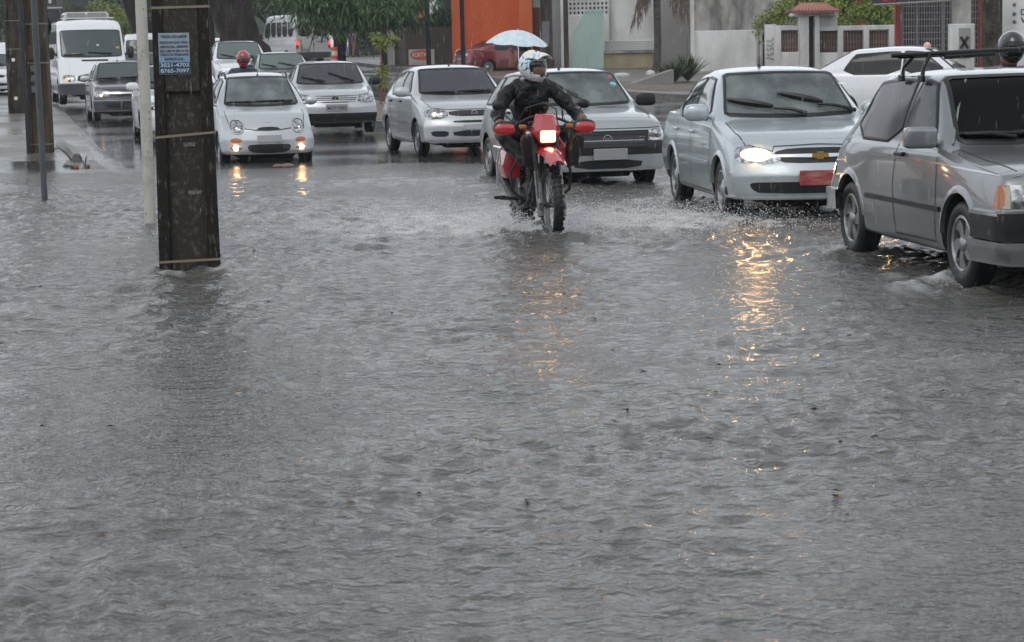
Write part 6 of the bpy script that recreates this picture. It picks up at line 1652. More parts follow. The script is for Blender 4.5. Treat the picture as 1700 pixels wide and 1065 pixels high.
MB().tube([(-.2, -.14, .82), (-.22, -.29, .80), (-.26, -.31, .66), (-.28, -.30, .47), (-.45, -.28, .45)], .011, 8).tube([(-.22, -.27, .81), (-.6, -.27, .81)], .011, 8).build('case_rack', chrome, bike)
hull('tail', [(-.55, .10, .88), (-.55, -.10, .88), (-1.0, .05, .96), (-1.0, -.05, .96), (-.6, .12, .80), (-.6, -.12, .80), (-.95, .05, .9), (-.95, -.05, .9)], redp, bike)
MB().tube([(.33, -.22, 1.06), (.42, -.17, 1.18), (.45, -.02, 1.225), (.44, .10, 1.17), (.40, .12, 1.02)], .006, 6).build('brake_cable', frm, bike)
MB().tube([(.33, .18, 1.06), (.46, .15, 1.16), (.50, .17, 1.05), (.42, .11, .92)], .006, 6).build('clutch_cable', frm, bike)
MB().tube([(.46, -.13, 1.0), (.53, -.13, .82), (.58, -.115, .62), (.64, -.11, .40)], .007, 6).build('brake_hose', frm, bike)
# rider, feet lifted clear of the water
rider = thing('person', 'person in black raincoat riding the red motorcycle, white and blue helmet, feet raised', 'person', bike.location, bike.rotation_euler.z)
J = dict(pelvis=(-.30, 0, .93), chest=(-.20, 0, 1.20), neck=(-.12, 0, 1.395), head=(-.09, 0, 1.49), collar=(0, 0, 0))
for s, sg in (('l', 1), ('r', -1)):
    J['sh' + s] = (-.16, sg * .205, 1.345); J['el' + s] = (-.02, sg * .335, 1.15); J['wr' + s] = (.27, sg * .375, 1.065); J['hd' + s] = (.9, -.1 * sg, -.1); J['curl' + s] = (.3, 0, -1)
    J['hp' + s] = (-.24, sg * .12, .90); J['kn' + s] = (.10, sg * .33, .945); J['an' + s] = (.36, .235 if sg > 0 else -.15, .69); J['to' + s] = (.44, .27 if sg > 0 else -.17, .90)
human('body', J, dict(torso=raincoat, arm=raincoat, leg=raintr, foot=shoem, skin=skinm), rider, 2, .030, 1.06)
for sg in (-1, 1):      # shoe soles shown to the camera
    rt = Matrix.Rotation(R(78), 3, 'Y') ; a_ = Vector((.425, .245 if sg > 0 else -.155, .675)); b_ = Vector((.50, .30 if sg > 0 else -.175, .935)); d = (b_ - a_).normalized(); sd = Vector((0, 1, 0)) - d * d.y; sd.normalize(); nn = sd.cross(d)
    if nn.x < 0: nn = -nn
    out_ = [(0, .030), (.03, .040), (.10, .034), (.18, .047), (.235, .044), (.27, .022)]
    loop = [(u, w_) for u, w_ in out_] + [(u, -w_) for u, w_ in reversed(out_)]
    vs = [a_ + d * u + sd * w_ + nn * h for h in (-.012, .014) for u, w_ in loop]; n = len(loop)
    q = build('sole', vs, [tuple(range(n)), tuple(range(2 * n - 1, n - 1, -1))] + [(i, (i + 1) % n, n + (i + 1) % n, n + i) for i in range(n)], solem, rider, 30)
    vs = [a_ + d * (u * 1.03 - .004) + sd * w_ * 1.15 + nn * (h - .02) for h in (-.035, .006) for u, w_ in loop]
    build('shoe', vs, [tuple(range(n)), tuple(range(2 * n - 1, n - 1, -1))] + [(i, (i + 1) % n, n + (i + 1) % n, n + i) for i in range(n)], shoem, rider, 30)
    MB().tube([(-.30, sg * .375, 1.06)] * 0 + [(.235, sg * .37, 1.075), (.265, sg * .373, 1.068)], [.047, .042], 12).build('cuff', raincoat, rider)
# helmet with teal and blue flame print
hmm = mat('printed_helmet', (.62, .62, .60), .25, coat=.4); t_ = hmm.node_tree; bb_ = t_.nodes['Principled BSDF']; co_ = t_.nodes.new('ShaderNodeTexCoord')
wv = t_.nodes.new('ShaderNodeTexNoise'); wv.inputs['Scale'].default_value = 9; wv.inputs['Detail'].default_value = 2; wv.inputs['Distortion'].default_value = 2.5; t_.links.new(co_.outputs['Object'], wv.inputs['Vector'])
rp = t_.nodes.new('ShaderNodeValToRGB'); rp.color_ramp.interpolation = 'CONSTANT'; e = rp.color_ramp.elements; e[0].position = 0; e[0].color = (.03, .06, .22, 1); e[1].position = .33; e[1].color = (.05, .30, .40, 1)
for ps, cc in ((.40, (.30, .55, .60, 1)), (.43, (.70, .70, .68, 1))): k = e.new(ps); k.color = cc
t_.links.new(wv.outputs[0], rp.inputs[0]); t_.links.new(rp.outputs[0], bb_.inputs['Base Color'])
helmet(rider, (-.07, 0, 1.545), 24, hmm, glass('helmet_visor', (.25, .2, .18), .05, (.1, .1, .1)), 'cross', 2)
text('chest_lettering', 'ALBA', .035, mat('coat_letter', (.10, .10, .11), .4), rider, (-.02, .10, 1.21), (R(80), 0, R(90)))

# motorcyclist behind the boxy hatch, right edge
mp = V(1683, 75, 20.5); r2 = thing('person', 'person in a scratched black helmet at the right edge, beyond the roof bar', 'person', (mp.x, mp.y, 0), R(-90 + 8))
J2 = {k: Vector(v_) for k, v_ in J.items()}
human('body', J2, dict(torso=mat('dark_jacket', (.03, .03, .035), .5, bump=(12, .6, .03)), arm=MATS['dark_jacket'], leg=raintr, foot=shoem, skin=skinm), r2, 2, .012, 1.1)
helmet(r2, (-.05, 0, 1.60), -6, mat('black_helmet', (.012, .013, .015), .2, coat=.7, noise=(9, (.16, .16, .17), .55, .7)), None, 'full', 0, 1.08)
b2 = thing('motorcycle', 'dark motorcycle hidden behind the silver two-door hatch, only its top near the edge', 'motorcycle', (mp.x, mp.y, 0), R(-90 + 8))
for ch in list(bike.children):
    if ch.name.split('.')[0] in ('wheel', 'fork_tube', 'handlebar', 'frame', 'seat', 'engine', 'mirror', 'triple_clamp', 'grip'): copy_tree(ch, b2)
MB().ball((.05, 0, .88), (.30, .13, .12), 16, 10, e=.8).build('fuel_tank', mat('bike_dark', (.014, .013, .014), .35), b2)

# red helmeted rider behind the small city car
mp = at(409, 42.5); r3 = thing('person', 'person in a red helmet and dark blue jacket riding behind the small city car', 'person', (mp.x, mp.y, 0), R(-90 + 13))
human('body', J2, dict(torso=mat('navy_jacket', (.02, .025, .05), .5, bump=(12, .6, .03)), arm=MATS['navy_jacket'], leg=raintr, foot=shoem, skin=skinm), r3, 2, .012, 1.1)
helmet(r3, (-.05, 0, 1.60), 0, mat('red_helmet', (.40, .02, .025), .25, coat=.7), mat('red_visor', (.10, .03, .03), .08, coat=.5), 'full', 0, 1.12)
b3 = thing('motorcycle', 'dark motorcycle under the red-helmeted rider, hidden by the small city car', 'motorcycle', (mp.x, mp.y, 0), R(-90 + 13))
for ch in list(b2.children): copy_tree(ch, b3)

# driver in the boxy hatch
c = CARS['uno']; M4 = Matrix.Translation(c.root.location) @ c.root.rotation_euler.to_matrix().to_4x4()
dr = thing('person', 'driver behind the windscreen of the boxy grey hatchback, wearing a pale shirt', 'person', M4 @ Vector((c.L / 2 - 1.72, .36, .17)), c.root.rotation_euler.z)
JD = dict(pelvis=(.06, 0, .48), chest=(-.08, 0, .78), neck=(-.08, 0, .955), head=(-.05, 0, 1.045))
for s, sg in (('l', 1), ('r', -1)):
    JD.update({'sh' + s: (-.07, sg * .17, .91), 'el' + s: (.10, sg * .22, .70), 'wr' + s: (.33, sg * .13, .80), 'hp' + s: (.10, sg * .1, .46), 'kn' + s: (.48, sg * .12, .50), 'an' + s: (.72, sg * .12, .22), 'to' + s: (.86, sg * .12, .22)})
human('body', JD, dict(torso=mat('pale_shirt', (.40, .40, .40), .8), arm=skinm, leg=raintr, foot=shoem, skin=mat('driver_skin', (.34, .19, .12), .5)), dr, 2)
MB().ball((-.065, 0, 1.10), (.098, .085, .075), 14, 9).build('hair', mat('black_hair', (.012, .010, .009), .6), dr)

# pedestrians
def stander(name, label, px, Y, face, cols, step=.0, hair='short', z=.16, arms=None, hgt=1.66):
    p = at(px, Y); r_ = thing('person', label, 'person', (p.x, p.y, zg(Y) + z), R(face)); k = hgt / 1.70
    Jp = dict(pelvis=(0, 0, .93), chest=(.0, 0, 1.22), neck=(0, 0, 1.42), head=(.01, 0, 1.545))
    for s, sg in (('l', 1), ('r', -1)):
        q = step * sg
        Jp.update({'sh' + s: (0, sg * .18, 1.36), 'el' + s: (-.03 - q * .5, sg * .24, 1.10), 'wr' + s: (.06 - q * .8, sg * .25, .88), 'hp' + s: (0, sg * .09, .88), 'kn' + s: (.04 + q, sg * .10, .49), 'an' + s: (q * 1.6 - .02, sg * .10, .09), 'to' + s: (q * 1.6 + .15, sg * .11, .035)})
    if arms: Jp.update(arms)
    Jp = {a: Vector(b_) * k for a, b_ in Jp.items()}
    human('body', Jp, cols, r_, 2, .006)
    mb = MB().ball(Vector((-.015, 0, 1.60)) * k, (.105, .092, .105), 14, 9)
    if hair == 'long': mb.ball(Vector((-.05, 0, 1.50)) * k, (.07, .085, .13), 12, 8)
    mb.build('hair', mat('black_hair', (.012, .010, .009), .6), r_)
    mb = MB().ball(Vector((.105, 0, 1.545)) * k, (.018, .014, .02), 8, 5); mb.build('nose', cols['skin'], r_)
    return r_
sk = mat('dark_skin', (.16, .085, .055), .55); jean = mat('blue_jeans', (.05, .11, .24), .7); blk = mat('black_shirt', (.02, .02, .024), .7)
stander('p', 'person in blue shorts and jeans walking away beside the tree trunk', 572, 128, 120, dict(torso=blk, arm=sk, leg=jean, foot=blk, skin=sk), .14)
stander('p', 'person in a purple top walking beside the person in jeans', 587, 127, 60, dict(torso=mat('purple_top', (.13, .05, .16), .7), arm=MATS['purple_top'], leg=sk, foot=blk, skin=sk), .12, 'long')
# umbrella holder
Yu = 41.5
up = stander('p', 'person holding the pale blue umbrella, hidden behind the helmeted rider', 872, Yu, -85, dict(torso=mat('wine_shirt', (.16, .03, .04), .7), arm=mat('tan_skin', (.34, .17, .10), .5), leg=blk, foot=blk, skin=MATS['tan_skin']), 0, 'long', .04,
             arms=dict(shr=(0, -.18, 1.36), elr=(.16, -.27, 1.28), wrr=(.20, -.24, 1.50), hdr=(0, 0, 1)), hgt=1.66)
um = thing('umbrella', 'open pale blue flowered umbrella held above the motorcyclist in view', 'umbrella', V(861, 98, Yu - .2)); hh = V(861, 50, Yu - .2).z - um.location.z
def canopy():
    vs = []; fs = []; nr, na = 9, 64; Rm = .60
    for i in range(nr + 1):
        q = i / nr
        for k in range(na):
            a = 2 * math.pi * k / na; sc = 1 - .07 * q * q * (1 - abs(math.cos(4 * a))) ; r_ = Rm * q * sc
            z = -.27 * q * q + .02 * (1 - abs(math.cos(4 * a))) * q
            vs.append((r_ * math.cos(a), r_ * math.sin(a), z))
    for i in range(nr):
        for k in range(na): fs.append((i * na + k, i * na + (k + 1) % na, (i + 1) * na + (k + 1) % na, (i + 1) * na + k))
    me = bpy.data.meshes.new('canopy'); me.from_pydata(vs, [], fs); me.update(); bm = bmesh.new(); bm.from_mesh(me); bmesh.ops.remove_doubles(bm, verts=bm.verts, dist=1e-5); bmesh.ops.solidify(bm, geom=bm.faces[:], thickness=.003); bm.to_mesh(me); bm.free(); smooth(me, 60); return me
umat = mat('pale_blue_fabric', (.50, .62, .67), .6, noise=(7, (.62, .69, .71), .45, .55))
tl = Matrix.Rotation(R(5), 4, 'Y')
cn = link_mesh('canopy', canopy(), umat, um); cn.location = (0, 0, hh); cn.rotation_euler = (R(4), R(4), .2)
MB().tube([(0, 0, -.05), (0.0, 0, hh + .04)], .006, 6).build('shaft', chrome, um)
MB().tube([(0, 0, -.14), (0, 0, -.03)], .014, 8).build('grip', black, um)
mb = MB()
for k in range(8):
    a = 2 * math.pi * k / 8 + .2; mb.tube([(0, 0, hh - .02), (.3 * math.cos(a), .3 * math.sin(a), hh - .09), (.58 * math.cos(a), .58 * math.sin(a), hh - .275)], .004, 4)
mb.build('rib_set', chrome, um)
MB().tube([(-.03, -.55, hh - .25), (-.0, -.56, hh - .36)], .008, 5).build('strap', white, um)
# parked motorcycle on the pavement
b4 = thing('motorcycle', 'small parked motorcycle on the far pavement by the dark gate', 'motorcycle', at(604, 129) + Vector((0, 0, .15)), R(70))
for ch in list(b2.children): copy_tree(ch, b4)

# ---------------------------------------------------------------- vans and bus
def van_spec(L=5.6, W=1.93, H=2.38, **k):
    w2 = W / 2
    s_ = spec(L, W, H, .95, 3.45, .80, 1.28, 1.50, L - .3, L - .05, H - .2, .85, 1.30, zb=.26, bowf=.22, bowp=2.6, bulge=.03, wz=.34, leanf=[(.2, .05), (.35, 0), (.6, 0), (.7, .04), (1.1, .10)], bowlenr=.5, bowr=.05)
    s_['zc'] = [(0, .70), (.03, .80), (.10, .85), (.80, 1.30), (1.50, H - .12), (1.8, H - .03), (2.4, H), (L - .3, H), (L - .08, H - .06), (L, H - .3)]
    s_['zs'] = [(0, .66), (.10, .80), (.80, 1.22), (1.5, 1.32), (L - .1, 1.34), (L, 1.3)]
    s_['wr'] = [(0, w2 - .12), (.8, w2 - .10), (1.5, w2 - .11), (L, w2 - .13)]; s_['drop'] = [(0, .02), (.8, .03), (1.5, .08), (2.4, .10), (L, .09)]; s_['leanr'] = [(.2, .0), (1, 0), (2.4, .06)]
    s_.update(k); return s_
greyw2 = paint('van_grey_white', (.50, .51, .51), .35, 0)
c = Car('van', 'white high-roof van with roof air conditioner, black bumper and yellow windscreen sticker', 'van', van_spec(), whitep); CARS['van'] = c; L2 = c.L / 2
dress(c, .34, .2, 'truck', (1.33, 2.03), mat('van_glass', (.045, .06, .062), .05, coat=.3, bump=(55, .14, .002)), tint, panes=[(1.25, 1.55, 2.15, 2.15, 1.36, .30)] + [(2.3 + i * .78, 2.3 + i * .78, 2.98 + i * .78, 2.98 + i * .78, 1.38, .34) for i in range(4)], hood=False,
      seams=[[(2.2, .4), (2.2, 2.0)], [(1.15, .4), (1.1, 1.2)]], mir=((1.22, 1.40), dict(m=black, size=(.06, .10, .17), arm=.10)), arch=.07, inset=.05)
lamp(c, [(.52, .64), (.82, .64), (.88, .70), (.86, .82), (.70, .84), (.52, .80)], bulb=(.76, .70), bulbr=.05, litm=mat('dim_amber_lamp', (.8, .3, .1), .3, emit=(1, .3, .08), estr=1.6), lit=(1, 0))
c.patch('grille', [(-.50, .62), (.50, .62), (.44, .84), (-.44, .84)], 'F', black, off=.006)
c.patch('bonnet_vent', [(-.30, 1.19), (.42, 1.19), (.42, 1.235), (-.30, 1.235)], 'F', black, off=.008, rounds=0)
c.band('front_bumper', .28, .60, mat('bumper_grey', (.05, .052, .055), .5), 'F', .04, -82, 82, back=.85); c.band('bumper_trim', .56, .59, greyd, 'F', .055, -75, 75, back=.85)
c.wiper([(.5, 1.34), (.15, 1.40), (-.1, 1.42), (.55, 1.38)]); c.wiper([(-.2, 1.33), (-.5, 1.37), (-.75, 1.35), (-.25, 1.38)])
mb = MB().box((L2 - 3.0, 0, 2.47), (1.5, 1.25, .20), bev=.06); mb.build('roof_air_conditioner', greyw2, c.root)
for sg in (-1, 1):
    h_ = MB().box((L2 - 2.24, sg * .29, 2.485), (.03, .52, .13), bev=.01).build('air_grille', mat('brown_grille', (.12, .09, .075), .6), c.root); mb = MB()
    for i in range(15): mb.box((L2 - 2.222, sg * .29 - .24 + i * .034, 2.485), (.012, .014, .125))
    mb.build('grille_bar_set', greyw2, h_)
MB().box((L2 - 2.0, 0, 2.39), (.10, 1.5, .03), bev=.01).box((L2 - 2.18, 0, 2.40), (.05, 1.4, .03), bev=.01).build('roof_rack', greyw2, c.root)
h, _ = c.hit(-.45, 1.40, 'F'); MB().box(h + Vector((.02, 0, 0)), (.01, .22, .04)).build('windscreen_sticker', mat('yellow_sticker', (.5, .38, .05), .5), c.root)
h, _ = c.hit(.72, 1.55, 'F'); MB().box(h + Vector((.02, 0, 0)), (.01, .10, .07)).build('windscreen_sticker', MATS['yellow_sticker'], c.root)
h, _ = c.hit(.18, 1.62, 'F'); MB().lathe([(0, 0), (.04, 0), (.04, -.01)], 12, 'X', h + Vector((.02, 0, 0))).build('windscreen_disc', white, c.root)
stand('van', 148, 62.5, 15, CG, .10)
c = Car('van', 'pale grey minibus seen from behind with red tail lights under the drooping leaves', 'van', van_spec(5.7, 1.95, 2.55), greyw2); CARS['minibus'] = c
dress(c, .34, .2, 'truck', (1.33, 2.1), tint, mat('bus_tint', (.025, .027, .03), .06, coat=.3), panes=[(1.25, 1.55, 2.15, 2.15, 1.40, .40)] + [(2.3 + i * .78, 2.3 + i * .78, 2.92 + i * .78, 2.92 + i * .78, 1.42, .42) for i in range(4)], rearw=None, hood=False, seams=[[(2.2, .4), (2.2, 2.0)]], mir=((1.22, 1.40), dict(m=black, size=(.06, .10, .17), arm=.10)), arch=.07)
for sg in (-1, 1):
    q = [(sg * .08, 1.42), (sg * .78, 1.42), (sg * .76, 2.08), (sg * .08, 2.1)]; c.patch('rear_window', q, 'B', MATS['bus_tint'], off=.008); c.ring('window_seal', q, 'B', black, .025)
    c.patch('tail_lamp', [(sg * .80, .80), (sg * .93, .80), (sg * .93, 1.25), (sg * .80, 1.25)], 'B', redl, off=.015, rounds=0)
    c.patch('brake_lamp', [(sg * .81, .98), (sg * .92, .98), (sg * .92, 1.18), (sg * .81, 1.18)], 'B', redlit, off=.022, rounds=0, step=.03)
c.line('door_gap', [(0, .5), (0, 2.3)], .02, 'B', ink, .008); c.band('rear_bumper', .34, .62, mat('bumper_grey', (.05, .052, .055), .5), 'B', .04, -80, 80, back=.8)
c.patch('licence_plate', [(.2, .66), (.6, .66), (.6, .8), (.2, .8)], 'B', platem, off=.014, rounds=0)
h, _ = c.hit(-.42, 1.15, 'B'); text('side_lettering', 'turismo', .17, mat('blue_letter', (.05, .12, .3), .4), c.root, h + Vector((-.03, 0, 0)), (R(90), 0, R(-90)))
p = at(487, 112); c.root.location = p; c.root.rotation_euler = (0, 0, R(117))
c = Car('van', 'small white van with rounded windscreen, half hidden by the white post', 'van', van_spec(4.5, 1.75, 1.98, zc=[(0, .85), (.03, .98), (.08, 1.02), (.18, 1.15), (.55, 1.80), (1.0, 1.94), (2, 1.98), (4.2, 1.95), (4.45, 1.8), (4.5, 1.6)], zs=[(0, .82), (.1, .98), (.5, 1.1), (4.4, 1.1), (4.5, 1.0)], cowl=.2, wr=[(0, .78), (.5, .72), (4.5, .70)], drop=[(0, .03), (.5, .12), (4.5, .14)], fo=.9, wb_=2.4, wz=.31), whitep); CARS['kombi'] = c
dress(c, .31, .17, 'cap', (1.18, 1.66), tintg, tint, panes=[(.55, .8, 1.5, 1.5, 1.14, .2), (1.6, 1.6, 2.5, 2.5, 1.14, .2), (2.6, 2.6, 3.5, 3.5, 1.14, .2)], hood=False, arch=.05, mir=((.5, 1.2), dict(m=black, size=(.05, .08, .11), arm=.08)), inset=.04)
lamp(c, [(.52, .70), (.72, .70), (.72, .84), (.52, .84)]); stand('kombi', 240, 84, 12)
simple_car('far_c', 'grey car roof between the white van mirror and the white post', greyp, spw(), tintg); stand('far_c', 236, 68, 12)
# dark bus behind the white van
bu = thing('bus', 'dark bus with pale trim line behind the white van, top left', 'bus', at(64, 104), R(0))
bd = mat('bus_dark', (.03, .032, .038), .25, coat=.5); b0 = bu.location
hb = V(64, -14, 104).z - b0.z; mb = MB().prism([(-1.30, .35), (1.30, .35), (1.30, hb - .9), (1.22, hb - .15), (1.0, hb), (-1.0, hb), (-1.22, hb - .15), (-1.30, hb - .9)], 0, 10); mb.build('body', bd, bu)
zt = V(64, 13, 104).z - b0.z
MB().box((0, -.03, zt), (2.55, .06, .06)).build('trim', mat('bus_trim', (.4, .4, .4), .4), bu)
MB().prism([(-1.18, zt - 1.5), (1.18, zt - 1.5), (1.15, zt - .08), (-1.15, zt - .08)], -.03, -.01).build('windscreen', tint, bu)
o = MB().box((0, -.04, zt + .32), (2.0, .05, .34), bev=.02).build('destination_board', ink, bu)
for i, x in enumerate((-.75, -.5, .1, .3, .5, .72)): MB().box((x, -.075, zt + .32), (.13, .01, .22)).build('lit_number', mat('board_white', (.5, .5, .48), .5), o)
for sg in (-1, 1): MB().tube([(sg * 1.25, 0, zt - .1), (sg * 1.45, -.25, zt - .2), (sg * 1.45, -.25, zt - .9)], .03, 6).build('mirror', black, bu); MB().lathe([(.45, -.12), (.48, 0), (.45, .12)], 20, 'X', (sg * 1.1, 2.0, .48)).build('wheel', rubber, bu); MB().box((sg * .95, -.03, .8), (.35, .05, .2), bev=.03).build('headlight', lampc, bu)

# ---------------------------------------------------------------- poles on the left
def dup_pole(label, px, Y, wb, wt, H, seed, deepz=(1.18,), depth=.30, webs=(), m=concpole, yaw=0, side_in=.07, fm_=None):
    """I-section concrete pole: two flanges with recessed web between"""
    t = thing('utility_pole', label, 'pole', at(px, Y)); t.rotation_euler = (0, 0, R(yaw)); t.location.z -= .12
    def wz(z): return wb + (wt - wb) * z / H
    mb = MB(); zz = [0, .6, 1.2, 1.8, 2.6, 3.4, H]
    def pris(x0, x1, y0, y1):    # tapered bar given as fractions of width
        vs = []; n = len(zz)
        for z in zz:
            w_ = wz(z); vs += [(x0 * w_, y0, z), (x1 * w_, y0, z), (x1 * w_, y1, z), (x0 * w_, y1, z)]
        fs = [(4 * i + k, 4 * i + (k + 1) % 4, 4 * i + 4 + (k + 1) % 4, 4 * i + 4 + k) for i in range(n - 1) for k in range(4)] + [(3, 2, 1, 0), tuple(range(4 * n - 4, 4 * n))]
        mb.add(vs, fs)
    pris(-.302, .302, .045, depth - .045); mb.build('shaft', m, t, 30)
    for x0, x1 in ((-.5, -.30), (.30, .5)):
        mb = MB(); pris(x0, x1, 0, depth); o = mb.build('flange', fm_ or m, t, 30)
    for o in [k for k in t.children if k.name.startswith('flange')]:
        bm = bmesh.new(); bm.from_mesh(o.data); bmesh.ops.bevel(bm, geom=[e for e in bm.edges if e.calc_face_angle(0) > 1.2], offset=.010, segments=1, affect='EDGES')
        for v_ in bm.verts: v_.co.x += mnoise.noise(v_.co * 7 + Vector((seed, 0, 0))) * .004
        bm.to_mesh(o.data); bm.free()
    for z0, z1 in webs: MB().box((0, .025, (z0 + z1) / 2), (wz(z0) * .62, .045, z1 - z0), bev=.012).build('cross_web', m, t)
    return t, wz
mp_, wz = dup_pole('big dark concrete pole with blue spiritual poster and yellow tape, standing in the flood', 316, 16.6, .468, .375, 5.2, 1, webs=((1.52, 3.5),), yaw=7, m=mat('speckled_concrete', (.030, .025, .019), .7, noise=((34, 34, 22), (.095, .085, .07), .52, .70), bump=(22, .6, .012), spec=.25), fm_=mat('black_stained_concrete', (.013, .011, .009), .7, noise=((30, 30, 9), (.10, .09, .08), .55, .70), bump=(20, .7, .012), spec=.2))
pole = mp_
tapem = mat('yellowed_tape', (.20, .165, .105), .5)
def tape(t, wz, zs, tilt=(0, 0), d=.30):
    for z, dz in zs:
        w_ = wz(z) / 2 + .004; vs = []
        for x, y, zz_ in ((-w_, -.004, z), (w_, -.004, z + dz), (w_, d + .004, z + dz), (-w_, d + .004, z)): vs += [(x, y, zz_ - .009), (x, y, zz_ + .009)]
        build('tape', vs, [(0, 2, 3, 1), (2, 4, 5, 3), (4, 6, 7, 5), (6, 0, 1, 7)], tapem, t, None)
def zrow(t, y, px=300):  # height on the pole seen at picture row y
    return V(px, y, t.location.y).z - t.location.z
tape(pole, wz, [(zrow(pole, 12), .006), (zrow(pole, 227), .03), (zrow(pole, 434), .012)])
# poster
zt_, zb_ = zrow(pole, 54), zrow(pole, 123); xc = -.055; pw = .232
po = MB().box((xc, -.001, (zt_ + zb_) / 2), (pw, .004, zt_ - zb_)).build('poster', mat('poster_blue', (.20, .28, .35), .6, noise=(9, (.30, .35, .40))), pole)
po.location.y = .0
MB().box((xc, -.004, zb_ + .047), (pw * .98, .003, .088)).build('poster_band', mat('poster_navy', (.02, .04, .09), .6), po); MB().box((xc, -.004, zb_ + .115), (pw * .98, .003, .040)).build('poster_stripe', mat('poster_mid_blue', (.17, .30, .43), .6), po)
ln = (('TENDA DO AMOR', .03), ('RESOLVE SUA VIDA', .074), ('AMOROSA, AMARRE', .106), ('SEU AMOR EM 24 HS', .138), ('TODOS OS TRABALHOS', .166))
for s_, d_ in ln: text('poster_line', s_, .030 if d_ < .05 else .025, ink, po, (xc, -.0045, zt_ - d_ + .002), (R(90), 0, 0), wid=pw * (.86 if d_ < .05 else .92))
text('poster_line', 'ESPIRITUAL', .028, ink, po, (xc, -.0065, zb_ + .116), (R(90), 0, 0), wid=pw * .62)
lt = mat('poster_light', (.45, .55, .62), .6); text('poster_number', '3021-4703', .040, lt, po, (xc, -.0065, zb_ + .070), (R(90), 0, 0), wid=pw * .92); text('poster_number', '8765-7097', .040, lt, po, (xc, -.0065, zb_ + .027), (R(90), 0, 0), wid=pw * .92)
for (x, y, w_) in ((.03, 240, .09), (.06, 320, .10)): MB().box((x, .041, zrow(pole, y)), (w_, .003, .03)).build('paper_scrap', mat('paper_scrap', (.20, .19, .17), .7, noise=(60, (.04, .04, .04))), pole)
# white post beside it
p = at(250, 21.0); o = MB().tube([(0, 0, -.2), (0, 0, 1.2), (-.012, 0, 6)], [.056, .056, .054], 20).build('post', mat('cream_post', (.44, .43, .38), .5, noise=(5, (.34, .33, .29), .5, .6), bump=(3, .1, .02))); o.location = p; props(o, 'smooth cream white round post just left of the poster pole', 'post')
mb = MB(); rr = random.Random(3)
for i in range(16): a = rr.uniform(3.4, 6.0); z = rr.uniform(.1, 2.3); mb.ball((.0555 * math.cos(a), .0555 * math.sin(a), z), (.004, .004, rr.uniform(.005, .016)), 6, 4)
mb.build('chips', ink, o)
# pole with number plates and round sign
t2, wz2 = dup_pole('brown streaked concrete pole behind the thin grey sign post, round sign on its back', 66, 38, .40, .36, 7, 2, webs=((1.75, 2.0),), depth=.3, m=mat('brown_concrete', (.085, .060, .036), .7, noise=((4, 4, .7), (.022, .019, .017), .40, .60), bump=(16, .4, .01), spec=.2))
tape(t2, wz2, [(zrow(t2, 39, 66), 0), (zrow(t2, 104, 66), .0), (zrow(t2, 239, 66), 0)])
for y in (113, 130, 148): MB().box((-.05, .035, zrow(t2, y, 60)), (.10, .01, .11)).build('number_tag', mat('number_tag', (.20, .20, .20), .6, noise=(30, (.06, .06, .06))), t2)
p = at(48.5, 37.8); o = props(MB().box((0, 0, 3.4), (.07, .07, 7)).build('post', mat('black_blue_post', (.008, .009, .014), .5)), 'narrow black post hugging the left side of the brown streaked pole', 'post'); o.location = p
sp_ = thing('round_sign', 'dark round traffic sign seen from the back, on the brown streaked pole', 'sign', V(58, 43, 38.5)); MB().lathe([(0, 0), (.28, 0), (.29, .01), (.29, .02), (0, .02)], 32, 'Y').build('disc', mat('sign_back', (.012, .012, .014), .5), sp_); MB().box((0, -.04, 0), (.4, .05, .05)).build('bracket', frm, sp_)
# thin grey post
p = at(75, 25.2); o = MB().tube([(0, 0, -.2), (-.015, 0, 1.5), (-.03, 0, 5)], .036, 14).build('sign_post', mat('galvanised', (.10, .11, .12), .45, .5, noise=((6, 6, 2), (.06, .07, .075)))); o.location = p; props(o, 'thin grey galvanised post standing in the water at the far left', 'post')
# far left pole
t3, wz3 = dup_pole('dark concrete pole with two round white holes at the far left edge', 26, 57, .38, .32, 7, 3, depth=.3)
tape(t3, wz3, [(zrow(t3, 34, 20), 0), (zrow(t3, 81, 22), 0)])
for y, x in ((99, .0), (163, .02)): MB().lathe([(0, 0), (.045, 0), (.05, .01)], 14, 'Y', (x, .03, zrow(t3, y, 24))).build('hole_plug', white, t3)
o = props(MB().box((0, 0, 1.6), (.22, .12, 3.2), bev=.02).build('post', greyd), 'light grey square post between the two left poles', 'post'); o.location = at(35, 62)
o = props(MB().box((0, 0, 1.1), (.07, .07, 2.2), bev=.01).build('post', mat('cream_post', (.44, .43, .38), .5)), 'short cream post at the right side of the brown streaked pole', 'post'); o.location = at(79, 52)
